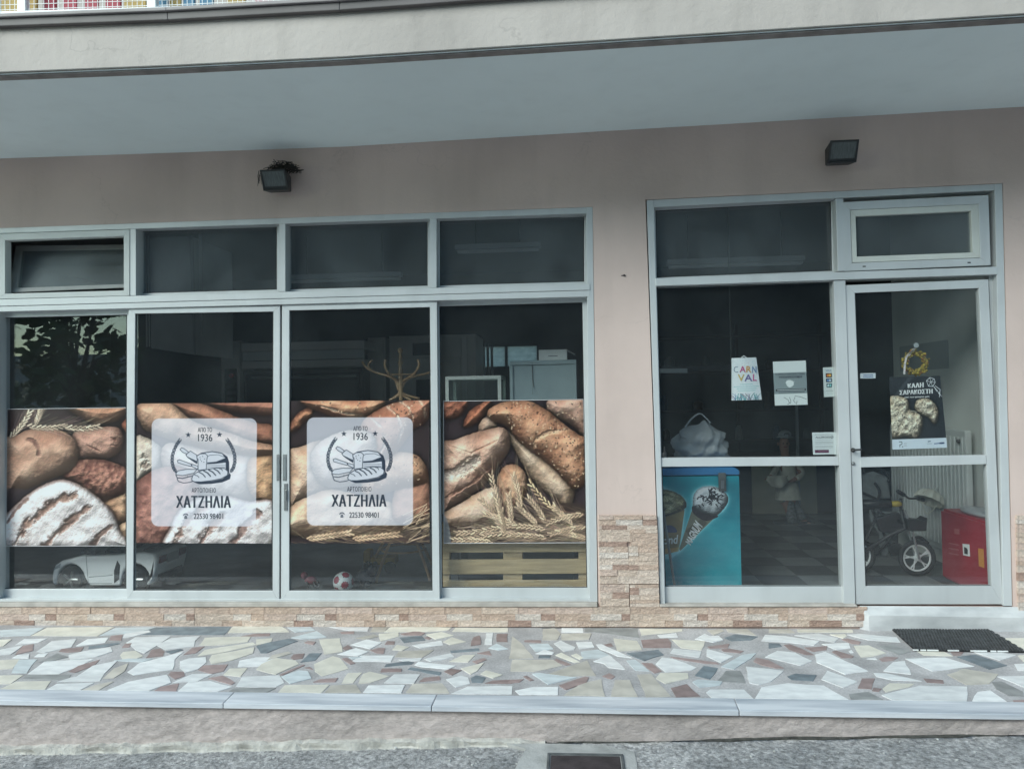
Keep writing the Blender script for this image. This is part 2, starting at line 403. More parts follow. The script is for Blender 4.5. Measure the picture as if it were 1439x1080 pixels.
# outlines of the crazy paving, measured in four strips (enlarged about four times): strip > (kind, outline)
STONES = {
0: """C 175,210 265,165 640,162 545,212;L 0,215 0,180 250,165 170,210;L 560,210 650,165 880,162 760,195;W 688,222 700,200 835,180 848,190 720,222;
K 750,205 870,165 1300,158 1260,205;C 1280,195 1310,158 1590,152 1625,190;W 85,262 135,230 265,226 215,250;W 205,300 290,240 430,228 400,275 250,305;
W 425,268 490,230 610,220 590,250 440,270;R 612,235 625,212 690,205 680,238;R 85,318 130,268 190,258 185,295;W -60,300 130,265 60,315 -20,322;
R 330,300 345,285 470,275 455,298 380,305;K 495,285 500,270 660,248 675,255 600,272;R 685,278 700,258 742,252 725,275;W 708,250 760,220 960,213 900,255 810,310 760,290;
W 880,265 960,225 1125,212 1095,240 1090,270 930,290;W 385,320 470,298 620,275 632,300 540,330 395,348;R 820,335 850,290 900,282 925,300 915,325;
C 675,320 690,302 760,295 805,325 750,345 690,345;W 70,335 100,318 165,314 160,338;W 190,330 215,312 270,308 250,328;R 1030,318 1080,278 1150,270 1100,308;
C 1120,265 1150,222 1410,215 1390,245 1260,262;C 1110,325 1150,290 1420,248 1439,262 1250,305;C 1175,345 1190,320 1430,275 1420,310 1300,350 1190,370;
C -40,402 -20,350 110,342 70,395;L 65,420 105,345 210,342 150,420;W 155,425 250,355 525,342 440,385 330,425;R 385,412 440,380 560,345 530,378 420,418;
W 430,440 520,380 660,350 590,420;B 580,450 640,395 720,365 700,410 640,448;W 715,415 780,365 1035,298 980,345 970,400 750,432;
W 1010,355 1060,338 1155,330 1160,360 1110,400 1040,418 1010,390;W 1335,385 1345,350 1440,332 1555,330 1500,370 1450,383;R 1115,405 1140,378 1280,372 1255,410 1190,425;
R 945,430 960,412 1030,412 1040,435 985,455;C 1255,430 1290,395 1390,392 1350,440;G 130,450 150,432 400,430 380,458;C -60,484 -30,435 130,432 60,480;
W 320,470 400,445 590,418 560,465;C -40,530 90,468 285,465 220,530;W 235,528 320,480 530,475 430,528;B 440,528 560,480 640,468 540,525;
W 590,525 720,470 935,430 960,475 830,525;R 860,525 900,498 1005,478 985,525;W 965,475 1080,425 1195,425 1110,465;W 995,525 1060,470 1180,465 1305,498 1215,530;
R 1170,450 1250,435 1320,475 1300,485;W 1325,495 1360,440 1569,432 1597,475 1549,498 1430,500;G 1280,530 1310,508 1480,502 1550,505 1500,530;
G 220,360 320,310 385,330 300,350;L 640,350 720,340 860,340 800,358;K 930,300 1010,285 1030,290 960,312""",
1: """L 175,165 310,155 330,180 220,192;W 415,158 645,152 625,185 520,182;B 640,190 660,158 750,153 720,190;C 720,190 760,155 1105,152 1080,180 960,188;
C 1100,188 1125,155 1418,152 1415,190;R -90,215 0,198 80,198 75,212;C 0,265 0,232 92,225 85,245;K 0,270 60,252 190,226 235,240 60,308 25,308;
L 195,222 340,185 395,218 260,230;R 270,250 290,240 335,245 320,262;R 470,190 550,185 550,200 480,200;C 355,232 470,225 485,300 380,315;
R 485,280 515,262 540,280 500,292;W 530,262 620,232 705,250 640,285;C 688,200 800,192 800,215 700,242;R 722,260 735,240 780,242 775,260;
K 805,222 930,212 950,235 830,250;R 810,200 900,185 950,195 930,208 830,208;R 945,222 965,215 985,225 970,232;C 955,205 1040,190 1110,210 1010,232;
W 875,265 1040,237 1050,262 920,280;C 1050,245 1100,220 1180,245 1090,262;R 1205,268 1220,220 1255,210 1262,260;W 1282,260 1290,198 1330,195 1325,260;
R 1350,245 1352,200 1412,200 1412,245;R 640,292 690,278 725,280 715,312 680,310;B 780,330 800,298 1000,290 930,335;C 765,290 790,262 860,275 820,293;
W 455,315 560,280 630,300 570,325;W 535,355 590,322 775,322 755,358;R 480,340 510,335 557,365 530,372;R 195,335 210,315 272,310 260,338 210,345;
K 248,360 300,310 368,308 330,350;C 325,370 430,325 470,335 518,395 370,438 330,410;C 0,400 30,370 110,335 220,350 240,370 110,428;L 140,440 240,405 290,410 310,450 190,480;
R 130,430 265,372 275,376 150,432;R 270,390 300,385 320,402;K 720,385 730,370 850,352 888,360 870,372;W 800,345 935,335 920,350 830,355;
W 945,342 1090,310 1115,330 980,355;W 890,375 912,357 1120,380 1080,398 925,385;K 1088,295 1250,280 1253,295 1095,306;R 1240,310 1310,295 1322,320;
L 1305,280 1350,255 1415,285 1360,292;C 1085,355 1160,320 1230,318 1190,360;R 1215,355 1280,335 1295,345 1240,368;C 1150,395 1280,362 1240,410 1205,428;
R 698,415 705,395 818,395 815,412;K 850,400 870,388 1040,415 1030,432;R 1055,412 1095,395 1155,405 1100,433;C 480,480 515,420 595,418 545,475;
C 575,480 600,425 640,412 748,438 640,475;W 718,475 775,428 920,428 885,480;R 915,470 940,448 1030,438 1035,458;W 1065,455 1150,435 1190,445 1200,480 1120,500;
R 320,472 360,455 460,448 445,470;C 122,530 160,488 412,485 365,532;B 385,530 420,490 560,485 590,530;W 600,530 630,490 835,488 815,532;
B 840,530 880,480 1045,478 1085,533;W 1095,535 1190,495 1439,492 1435,538;R 1285,478 1330,462 1439,458 1439,478;C 1260,425 1290,405 1385,430 1330,450;
K 1205,448 1235,432 1290,445 1270,475 1210,472;L 520,330 600,330 540,345;B 60,350 90,320 180,300 200,310 130,330;B 560,225 660,205 690,215 610,230""",
2: """W 167,150 275,150 255,165 168,163;W 278,155 395,153 398,192 275,190;B 168,235 175,172 240,168 272,200 250,235;B 275,200 445,197 430,232 275,235;
G 405,190 405,160 700,158 715,222 460,190;C 708,158 945,152 955,185 725,210;W 815,208 920,196 930,218 830,222;R 65,245 70,235 160,235 160,250;
W 232,255 270,237 355,275 345,290 290,300;W 357,248 445,245 460,275 375,285;W 470,260 500,258 670,335 590,325 490,285;L 385,300 480,288 565,330 390,340;
R 515,260 555,252 565,270 530,270;C 568,225 700,240 728,290 590,298;R 722,235 875,226 893,250 890,278 735,278;C 895,232 1082,240 1062,292 945,278;
B 1095,180 1160,155 1190,185 1130,208;B 1195,165 1310,160 1370,210 1215,192;W 1025,230 1080,200 1110,213 1160,212 1185,235 1130,248;K 1190,222 1250,203 1380,215 1340,235 1230,240;
B -20,340 0,215 60,262 120,335;W 130,312 180,290 235,305 225,315;K 145,335 150,321 215,321 210,335;C 240,320 275,305 380,358 350,362;
R 235,350 245,338 332,372 300,378;B -10,410 0,345 230,345 280,378 120,412;B 205,425 420,350 470,435 310,438;W 455,355 545,320 635,400 540,390 510,365;
K 640,310 820,290 850,318 740,352;W 885,308 905,282 1062,298 1050,333;W 1090,325 1092,285 1240,325 1170,362;R 885,327 1000,340 1150,360 1160,370 1080,366 905,337;
W 805,370 840,332 900,340 1035,390 1005,405 860,415;R 725,362 785,365 838,410 800,422;L 640,350 690,345 770,410 690,405;L 110,425 150,420 360,445 200,485;
R 262,490 410,440 430,445 415,475 300,515;R 505,438 545,420 578,440 555,455;B 290,545 390,480 500,455 520,550;B 555,552 575,460 660,460 705,552;
B 700,430 780,425 890,550 750,555;C 805,450 830,420 985,420 990,450 860,480;K 1025,435 1075,380 1155,392 1110,455;R 890,505 980,482 1055,550 920,555;
W 15,520 110,500 258,498 255,542 40,542;W 1088,530 1110,512 1300,512 1355,566 1120,560;L 1172,385 1290,318 1370,308 1340,340 1245,400;G 1150,465 1200,407 1280,407 1310,475;
W 1312,385 1439,397 1524,408 1450,470 1385,487 1330,475;R 1355,355 1370,335 1439,348 1524,393 1480,393 1400,376;R 1095,272 1220,255 1210,278 1110,282;R 1170,287 1210,282 1300,297 1280,308 1190,300;
R -30,478 -10,458 65,455 40,472;R 62,440 80,435 120,460 100,465;L 1010,470 1040,457 1180,467 1165,490 1050,502;L 95,260 200,255 230,285 130,300;C 330,320 360,310 400,335 380,345""",
3: """B 0,195 0,170 110,165 150,195;C 150,165 460,168 475,192 165,192;W -40,240 -20,205 90,212 285,240 255,265 130,250;W 145,208 280,198 392,225 370,248;
C 345,204 430,202 440,215 420,225;W 440,205 510,200 720,220 740,248 560,235;W 300,258 450,252 460,280 380,290;R 410,232 440,226 520,245 510,258 470,256;
R 200,277 330,268 325,290 250,300;R 85,262 120,258 190,285 255,318 210,318 120,290;K 0,252 60,254 75,270 0,282;W -20,330 50,295 150,305 245,352 180,378;
W 262,317 320,302 560,410 430,428 270,360;R 355,300 380,294 480,325 470,335 410,335;C 480,268 560,265 660,308 590,325 520,332;W 450,298 465,290 478,305 460,308;
W 550,340 600,332 610,345;R 620,340 660,327 730,332 700,350 640,355;C 820,288 970,292 1035,325 870,320;R 1020,300 1100,300 1080,320 1040,322;
W 1145,300 1280,300 1390,320 1300,350;K 1060,330 1160,317 1340,378 1240,400;C 1320,225 1439,225 1500,290 1439,290;C 1400,322 1500,312 1500,358 1430,355;
W 768,340 990,332 1155,382 920,410;W 645,410 700,360 765,352 800,428;W 590,420 660,422 860,465 700,460 605,440;R 870,450 980,460 985,478 890,472;
B 1005,430 1090,397 1290,427 1240,480 1110,486;W 1285,440 1439,437 1520,450 1520,500 1439,502;W 1380,370 1500,367 1500,410 1400,405;K 105,440 150,424 270,432 250,465 130,458;
W 295,455 330,407 500,470 420,503;R 500,505 525,450 598,450 580,510;R 580,520 590,502 635,507 620,525;C 640,508 680,477 820,480 790,498 660,528;
W -75,563 -40,500 110,477 310,490 450,570 0,568;W 635,545 850,492 1115,497 1125,585 700,578;G 450,540 560,525 645,570 465,570;W 1158,588 1175,525 1245,517 1350,588;
G 1255,470 1310,467 1430,525 1430,550 1350,548 1280,510;R 1372,572 1500,567 1500,588 1385,586;G 605,268 700,262 800,300 730,318""",
}
def jitter_poly(pts, amp):
    out = []
    for i, p in enumerate(pts):
        q = pts[(i + 1) % len(pts)]
        out.append(p)
        L = math.hypot(q[0] - p[0], q[1] - p[1])
        k = max(1, min(4, int(L / .07)))
        for j in range(1, k):
            f = j / k
            nx_, ny_ = -(q[1] - p[1]) / L, (q[0] - p[0]) / L
            d = rng.uniform(-amp, amp)
            out.append((p[0] + (q[0] - p[0]) * f + nx_ * d, p[1] + (q[1] - p[1]) * f + ny_ * d))
    return out
def area2(p): return sum(p[i][0] * p[(i + 1) % len(p)][1] - p[(i + 1) % len(p)][0] * p[i][1] for i in range(len(p)))
all_polys = []
for k, txt in STONES.items():
    for it in txt.replace('\n', '').split(';'):
        kind, *pp = it.split()
        pts = []
        for s_ in pp:
            a, b_ = s_.split(',')
            g = G(360 * k + float(a) / 3.997, 840 + float(b_) / 3.997, 0)
            pts.append((float(g[0]), min(float(g[1]), -.024)))
        if area2(pts) < 0: pts.reverse()
        pts = [(x, max(y, KY + .006)) for x, y in pts]
        all_polys.append((kind, pts))
for kind, pts in all_polys:
    pp = jitter_poly(pts, .005)
    top = .0006 + rng.uniform(0, .0014)
    mb = MB(); mb.prism([(x, y, top) for x, y in pp], (0, 0, -.008))
    cx = sum(p[0] for p in pp) / len(pp); cyy = sum(p[1] for p in pp) / len(pp)
    mb.build('paving_stone', PAVE[kind], pave, at=(cx, cyy, 0))
mb = MB()                                                        # paving beyond the edges of the photograph
kinds = list(PAVE)
for sx in (-1, 1):
    for kind, pts in all_polys:
        dx = sx * 5.35
        qq = [(x + dx + (.35 * y if False else 0), y) for x, y in pts]
        cx = sum(p[0] for p in qq) / len(qq); cyy = sum(p[1] for p in qq) / len(qq)
        lim = float(G(0 if sx < 0 else 1439, 880 + 95 * min(1, max(0, -cyy / 1.13)), 0)[0])
        if (sx < 0 and max(p[0] for p in qq) < lim - .05) or (sx > 0 and min(p[0] for p in qq) > lim + .05):
            mb.prism([(x, y, .002) for x, y in qq], (0, 0, -.008), kinds.index(kind))
o = mb.build('paving_stone', [PAVE[k] for k in kinds], pave); o['kind'] = 'stuff'

# marble kerb slabs on a concrete riser
kerb_m = mat('veined_marble', (.76, .77, .80), .4, vscale=2.4, col2=(.40, .43, .48), rand=.05, bump=.06, bscale=50, bdist=.002, stretch=(.5, 5, 5), detail=9, lo=.36, hi=.6)
jx = [(-560, None), (-40, None), (325, 308), (614, 606), (1029, 1036), (1500, 1510), (1900, None)]
mb = MB(); mb.box(-9, 9, KF + .06, KF + .16, -.9, -.035)
gxs = [-9 + .5 * i for i in range(9)] + [-4.5 + .03 * i for i in range(270)] + [3.7 + .5 * i for i in range(11)]
gzs = [-.6, -.5] + [-.42 + .0225 * i for i in range(17)] + [-.0245]
gn = len(mb.v)
for z in gzs:
    for x in gxs: mb.v.append((x, KF + .022 + .003 * hsh(x * 2.1, z * 14) + rng.uniform(-.0012, .0012), z))
for j in range(len(gzs) - 1):
    for i in range(len(gxs) - 1):
        a = gn + j * len(gxs) + i; mb.f.append((a, a + 1, a + 1 + len(gxs), a + len(gxs))); mb.m.append(0)
riser_m = mat('stained_concrete', (.54, .465, .44), .92, vscale=2.6, col2=(.31, .275, .26), bump=.8, bscale=30, bdist=.012, stretch=(.6, 1, 1.2), lo=.26, hi=.56, fine=.2, fscale=34)
kerb = structure(mb.build('kerb', riser_m))
ke = [-9.0] + [float(G(a, 976, 0)[0]) for a, _ in jx[1:-1]] + [9.0]
ke2 = [-9.0] + [float(G(b_ if b_ else a, 993, 0)[0]) for a, b_ in jx[1:-1]] + [9.0]
for i in range(len(ke) - 1):
    g = .002
    x0, x1, u0, u1 = ke[i] + g, ke[i + 1] - g, ke2[i] + g, ke2[i + 1] - g
    mb = MB(); mb.prism([(u0, KF, .002), (u1, KF, .002), (x1, KY, .002), (x0, KY, .002)], (0, 0, -.026))
    mb.build('kerb_slab', kerb_m, kerb, bevel=.003, at=((x0 + x1) / 2, KF, 0))
# ragged mortar fillet where the riser meets the road, on the left
mb = MB()
fx = [-7 + .03 * i for i in range(244)]
fx = [x for x in fx if x < -.15]
top, bot = [], []
for x in fx:
    w = .012 * min(1, (-.15 - x) / .5 + .25) + .010 * hsh(x * 5.3, 4) + rng.uniform(-.003, .006)
    h = .030 * min(1, (-.15 - x) / .5 + .2) + .007 * hsh(x * 6.1, 1) + rng.uniform(-.003, .004)
    z = road_z(x)
    mb.v += [(x, KF + .03, z + h + .004), (x, KF - .012, z + h), (x, KF - w, z + .008), (x, KF - w - .02, z - .03)]
for i in range(len(fx) - 1):
    for k in range(3):
        a = i * 4 + k; mb.f.append((a, a + 4, a + 5, a + 1)); mb.m.append(0)
mb.build('mortar_fillet', mat('pale_mortar', (.56, .53, .48), .95, var=.22, vscale=12, bump=1, bscale=45, bdist=.012), kerb)

# ================================================================== the shop building
shop = thing('shop_building', (0, .1, 0), 'pale pink bakery shop front under a balcony with aluminium glazing', 'building')
SOF = [(-900, 254), (0, 223), (240, 215), (480, 206.5), (960, 178), (1439, 150), (2400, 94)]
def sofy(x):
    for (a, b_), (c_, d_) in zip(SOF, SOF[1:]):
        if x <= c_: return b_ + (d_ - b_) * (x - a) / (c_ - a)
    return SOF[-1][1]
T = .20
mb = MB()
tops = [(-900, 350), (-20, 321), (833, 290.5), (907, 280.5), (1409.5, 257.3), (2400, 212)]
brk = sorted(set([t_[0] for t_ in tops] + [0, 240, 480, 960]))
def topy(x):
    for (a, b_), (c_, d_) in zip(tops, tops[1:]):
        if x <= c_: return b_ + (d_ - b_) * (x - a) / (c_ - a)
for a, b_ in zip(brk, brk[1:]):
    mb.pbar([(a, sofy(a) - 6), (b_, sofy(b_) - 6), (b_, topy(b_)), (a, topy(a))], 0, T)
mb.pbar([(833, 290.5), (907, 280.5), (927, 853), (841, 853)], 0, T)
mb.pbar([(1409.5, 257.3), (2400, 212), (2400, 853), (1424, 853)], 0, T)
mb.pbar([(-900, 350), (-20, 321), (-20, 853), (-900, 853)], 0, T)
mb.pbar([(-900, 853), (2400, 853), (2400, 930), (-900, 930)], 0, T)
wall = mb.build('wall', MW['wall'], shop)
# tiny nail stub and dark stain on the pier
q = P(877, 387, 0); mb = MB(); mb.lathe([(.006, 0), (.006, .012)], 6, M=Matrix.Rotation(rad(90), 4, 'X'), c=q); mb.box(q[0] - .018, q[0] + .012, -.004, .0, q[2] - .003, q[2] + .002)
mb.build('nail', MW['black'], shop)

# balcony slab
FY = -1.25
FAS = [(-900, 150), (0, 104), (240, 94.5), (480, 82.5), (960, 52), (1439, 22), (2400, -38)]
mb = MB()
fz = [P(x, y, FY) for x, y in FAS]
wz = [P(x, y, 0) for x, y in SOF]
for i in range(len(FAS) - 1):
    mb.add([fz[i], fz[i + 1], (wz[i + 1][0], .05, wz[i + 1][2]), (wz[i][0], .05, wz[i][2])], [(0, 3, 2, 1)])
mb.build('soffit', MW['soffit'], shop)
FT = [(-900, 80), (0, 40), (240, 31), (480, 17.5), (960, -17), (1439, -50), (2400, -112)]
ft = [P(x, y, FY) for x, y in FT]
mb = MB()
for i in range(len(FAS) - 1):
    a, b_, c_, d_ = fz[i], fz[i + 1], ft[i + 1], ft[i]
    mb.prism([a + (0, 0, .012), b_ + (0, 0, .012), c_, d_], (0, .09, 0))
mb.build('fascia', MW['fascia'], shop)
mb = MB()                                                         # drip edge under the fascia, its shadow line put into the dark colour
for i in range(len(FAS) - 1):
    a, b_ = fz[i], fz[i + 1]
    mb.prism([a + (0, .012, -.008), b_ + (0, .012, -.008), b_ + (0, .012, .012), a + (0, .012, .012)], (0, .05, 0))
mb.build('drip_edge', mat('drip_shadow_grey', (.22, .2, .19), .9, var=.2, vscale=10), shop)
cop_m = mat('taupe_coping', (.30, .27, .265), .6, var=.12, vscale=3)
mb = MB()
for i in range(len(FAS) - 1):
    a, b_ = ft[i], ft[i + 1]
    mb.prism([a + (0, -.045, .036), b_ + (0, -.045, .036), b_ + (0, -.045, .055), a + (0, -.045, .055)], (0, .2, 0))
    mb.prism([a + (0, -.03, -.004), b_ + (0, -.03, -.004), b_ + (0, -.03, .036), a + (0, -.03, .036)], (0, .12, 0), 1)
mb.build('coping', [cop_m, mat('dark_taupe_trim', (.13, .115, .112), .6, var=.15, vscale=4)], shop, bevel=.004)
mb = MB()                                                         # slab body and the storey above
mb.box(-8, 8, FY + .1, .2, 3.37, 3.44); mb.box(-8, 8, 0, .25, 3.44, 6.6)
mb.build('upper_wall', MW['fascia'], shop)
# balcony railing with a wire mesh and coloured boards behind it
rail_y = FY + .02
rb = [P(x, y + d, rail_y) for x, y, d in [(-900, 50, -1), (0, 19, 0), (240, 12, 0), (480, 1, 0), (960, -32, 0), (1439, -64, 0), (2400, -125, 0)]]
mb = MB()
for a, b_ in zip(rb, rb[1:]):
    mb.prism([a + (0, 0, -.028), b_ + (0, 0, -.028), b_ + (0, 0, .012), a + (0, 0, .012)], (0, .04, 0))
    mb.prism([a + (0, 0, .95), b_ + (0, 0, .95), b_ + (0, 0, 1.0), a + (0, 0, 1.0)], (0, .04, 0))
def rail_z(x):
    for a, b_ in zip(rb, rb[1:]):
        if x <= b_[0]: return a[2] + (b_[2] - a[2]) * (x - a[0]) / (b_[0] - a[0])
    return rb[-1][2]
railing = mb.build('balcony_railing', MW['white'], shop, bevel=.004)
for px in (-500, -230, 29, 212, 420, 640, 900, 1200):
    g = P(px, 6, rail_y); x = float(g[0]); z = rail_z(x)
    m2 = MB(); m2.box(x - .022, x + .022, rail_y + .003, rail_y + .037, z + .012, z + .95)
    m2.build('post', MW['white'], railing, at=(x, rail_y, z))
mb = MB()
x0, x1 = float(P(-500, 10, rail_y)[0]), float(P(900, -20, rail_y)[0])
k = x0
while k < x1:
    z = rail_z(k); mb.box(k - .0012, k + .0012, rail_y + .019, rail_y + .0214, z, z + .95); k += .027
for j in range(1, 36):
    z = j * .027
    for a, b_ in zip(rb, rb[1:]):
        if b_[0] > x1 + .3: continue
        mb.prism([a + (0, .0166, z - .0012), b_ + (0, .0166, z - .0012), b_ + (0, .0166, z + .0012), a + (0, .0166, z + .0012)], (0, .0024, 0))
o = mb.build('wire_mesh', MW['white'], railing); o['kind'] = 'stuff'
BM = {'y': mat('yellow_board', (.50, .34, .10), .6, var=.1), 'r': mat('red_board', (.42, .05, .08), .6, var=.1), 'b': mat('blue_board', (.07, .22, .36), .6, var=.1)}
for a, b_, c_ in [(-60, -30, 'r'), (-22, 0, 'b'), (4, 26, 'y'), (38, 53, 'y'), (62, 79, 'r'), (91, 109, 'r'), (121, 138, 'r'), (150, 170, 'r'), (176, 206, 'y'), (224, 236, 'b'), (240, 255, 'y'), (259, 274, 'b'), (282, 300, 'b'), (320, 345, 'y'), (360, 385, 'r'), (400, 420, 'b')]:
    p0, p1 = P(a, 8, rail_y + .1), P(b_, 8, rail_y + .1)
    mb = MB(); mb.box(p0[0], p1[0], rail_y + .09, rail_y + .108, rail_z(p0[0]) + .0, rail_z(p0[0]) + .7)
    mb.build('fence_board', BM[c_], railing, at=((p0[0] + p1[0]) / 2, rail_y + .1, rail_z(p0[0])))

# stone cladding, strip by strip
CL = [mat('cladding_' + nm, c_, .8, var=.14, vscale=12, rand=.06, fine=.22, fscale=55, bump=1.0, bscale=30, bdist=.022, stretch=(1, 1, 1.9)) for nm, c_ in
      [('cream', (.68, .55, .465)), ('tan', (.58, .43, .345)), ('rose', (.63, .48, .405)), ('brown', (.43, .29, .235)), ('sand', (.65, .51, .42)), ('pale', (.72, .62, .55))]]
def strip(x0, x1, y0, y1, m, d=None, yb=0.004):
    d = rng.uniform(.016, .021) if d is None else d
    g = .1
    mb = MB(); mb.pbar([(x0 + g * .5, y0 + .06), (x1 - g * .5, y0 + .06), (x1 - g * .5, y1 - .06), (x0 + g * .5, y1 - .06)], -d, yb)
    c_ = P((x0 + x1) / 2, (y0 + y1) / 2, -d)
    mb.build('stone_strip', CL[m], shop, bevel=.0014, at=c_, seg=1)
# pier, rows measured from the top
PIER = [(135, 170, [(92, 210, 2), (210, 318, 1), (318, 440, 1), (444, 556, 2)]), (170, 215, [(92, 230, 1), (230, 443, 5), (445, 560, 3)]), (215, 249, [(92, 120, 2), (120, 320, 3), (320, 455, 0), (455, 562, 0)]),
        (249, 348, [(92, 348, 4)]), (249, 278, [(348, 468, 1), (468, 564, 0)]), (278, 380, [(348, 566, 1)]), (348, 385, [(94, 318, 3)]), (385, 430, [(94, 215, 0), (215, 328, 1)]), (380, 430, [(330, 410, 0), (410, 568, 1)]),
        (430, 478, [(96, 330, 5)]), (430, 460, [(332, 410, 5)]), (430, 500, [(412, 570, 4)]), (478, 530, [(96, 332, 0)]), (460, 500, [(332, 412, 4)]), (500, 534, [(332, 570, 4)]), (530, 570, [(98, 205, 5), (205, 330, 3)]), (534, 570, [(330, 410, 3), (410, 572, 1)]),
        (570, 620, [(100, 240, 2), (240, 400, 4), (400, 572, 0)]), (620, 682, [(100, 238, 4), (238, 574, 0)]), (686, 750, [(102, 300, 2), (300, 336, 0)]), (688, 714, [(340, 385, 0), (385, 574, 1)]), (714, 770, [(415, 576, 0)]), (714, 770, [(340, 415, 3)]),
        (750, 798, [(104, 205, 0), (205, 336, 3)]), (770, 812, [(342, 420, 0), (420, 578, 4)]), (798, 862, [(104, 336, 4)]), (812, 836, [(342, 578, 1)]), (836, 866, [(342, 580, 0)])]
for y0, y1, row in PIER:
    for x0, x1, m in row:
        strip(825 + x0 * .176, 825 + x1 * .176, 700 + y0 * .176, 700 + y1 * .176, m)
yy = 724.0
while yy < 858:
    h = rng.choice([6, 8, 10, 12])
    for a, b_ in ((1429, 1462), (1462, 1530), (1530, 1600)):
        strip(a + (yy - 724) * .02, b_, yy, min(yy + h, 862), rng.randrange(6))
    yy += h
joints = [-330, -225, -120, -18, 79, 174.5, 273, 371, 472.6, 574, 676, 780, 885.5, 995, 1107, 1219]
for a, b_ in zip(joints, joints[1:]):
    r0, r1, r2, r3 = 852.5, 862.5, 871.5, 882.5 - (2.0 if a > 300 else 0)
    w = b_ - a
    c1, c2, c3 = rng.uniform(.25, .45), rng.uniform(.45, .6), rng.uniform(.8, .9)
    strip(a, a + w * .5, r0, r1, rng.choice([1, 4, 2])); strip(a + w * .5, b_, r0, r1, rng.choice([4, 2, 1]))
    strip(a, a + w * c2, r1, r2, rng.choice([2, 4, 1])); strip(a + w * c2, a + w * c3, r1, r2, 5); strip(a + w * c3, b_, r1, r2, rng.choice([3, 3, 1]))
    strip(a, a + w * c1, r2, r3, rng.choice([0, 4])); strip(a + w * c1, a + w * .68, r2, r3, rng.choice([3, 1])); strip(a + w * .68, b_, r2, r3, rng.choice([0, 5]))
mb = MB()
mb.pbar([(-330, 846.6), (839.5, 846.6), (839.5, 852.6), (-330, 852.6)], -.026, .2)
mb.pbar([(927.5, 849.3), (1204, 849.3), (1206, 852.6), (927.5, 852.6)], -.026, .2)
mb.build('ledge', MW['ledge'], shop, bevel=.004)
# marble doorstep
mb = MB()
def pt(px, py, y): return np.array(P(px, py, y))
fl, fr, bl, br = pt(1221, 864, -.035), pt(1700, 872, -.035), pt(1206, 849.6, -.0015), pt(1700, 852.6, -.0015)
vs = [fl, fr, br, bl] + [np.array((p[0], p[1], -.05)) for p in (fl, fr, br, bl)]
mb.add(vs, [(0, 1, 2, 3), (4, 7, 6, 5), (0, 4, 5, 1), (1, 5, 6, 2), (2, 6, 7, 3), (3, 7, 4, 0)])
mb.build('doorstep', mat('grey_marble', (.66, .66, .66), .5, vscale=5, col2=(.46, .465, .47), bump=.15, bscale=30, stretch=(1, 2, 2)), shop, bevel=.008)

# ------------------------------------------------------------------ left glazing
alu = MW['alu']
def lin(x, a, b_, w=832.0): return a + (b_ - a) * x / w
mb = MB()
mb.pbar([(-20, lin(-20, 319.5, 290.8)), (824, lin(824, 319.5, 290.8)), (824, lin(824, 328, 299.5)), (-20, lin(-20, 328, 299.5))], .004, .12)
mb.pbar([(824, 291), (832.8, 290.6), (839.8, 846.4), (828.6, 846.4)], .002, .13)
mb.pbar([(-20, 329), (-3, 329), (-4, 846), (-20, 846)], .004, .12)
for a, b_ in ((182.5, 191), (392, 401), (604, 613.5)):
    x = (a + b_) / 2
    mb.pbar([(a, lin(a, 328, 299.5)), (b_, lin(b_, 328, 299.5)), (b_, lin(b_, 420, 398.5)), (a, lin(a, 420, 398.5))], .006, .12)
wf = mb.build('window_frame', alu, shop, bevel=.002)
mb = MB()
mb.pbar([(-20, lin(-20, 420.5, 398.5)), (829, lin(829, 420.5, 398.5)), (829, lin(829, 430, 407.2)), (-20, lin(-20, 430, 407.2))], -.006, .12)
mb.pbar([(-20, lin(-20, 430.6, 407.8)), (829, lin(829, 430.6, 407.8)), (829, lin(829, 437.8, 416.5)), (-20, lin(-20, 437.8, 416.5))], .0, .12)
mb.build('transom', alu, shop, bevel=.002)
mb = MB()
mb.pbar([(-20, 841.5), (829, 841.5), (829, 846.8), (-20, 846.8)], .012, .15)
mb.build('bottom_track', alu, shop, bevel=.001)
def frame_with_pane(name, outer, inner, y0, y1, parent=None, glass='glass', yg=None, m=None, bevel=.002, pane=True):
    """four mitred bars between an outer and an inner outline (both clockwise from top left) and a pane inside"""
    mb = MB()
    for i in range(4):
        j = (i + 1) % 4
        q = [outer[i], outer[j], inner[j], inner[i]]
        mb.pbar(q, y0, y1)
    f = mb.build(name, m or alu, parent or shop, bevel=bevel)
    if pane:
        yg = (y0 + y1) / 2 if yg is None else yg
        mb = MB(); mb.pbar([(inner[0][0] - 1, inner[0][1] - 1), (inner[1][0] + 1, inner[1][1] - 1), (inner[2][0] + 1, inner[2][1] + 1), (inner[3][0] - 1, inner[3][1] + 1)], yg - .003, yg + .003)
        mb.build('pane', MW[glass], f)
        mb = MB(); g0 = [(inner[0][0] - .2, inner[0][1] - .2), (inner[1][0] + .2, inner[1][1] - .2), (inner[2][0] + .2, inner[2][1] + .2), (inner[3][0] - .2, inner[3][1] + .2)]
        g1 = ins(inner, 1.15, 1.0, 1.15, 1.0)
        for i in range(4):
            j = (i + 1) % 4; mb.pbar([g0[i], g0[j], g1[j], g1[i]], yg - .010, yg - .0031)
        mb.build('gasket', MW['gasket'], f)
    return f
def ins(q, l, t, r, b_): return [(q[0][0] + l, q[0][1] + t), (q[1][0] - r, q[1][1] + t), (q[2][0] - r, q[2][1] - b_), (q[3][0] + l, q[3][1] - b_)]
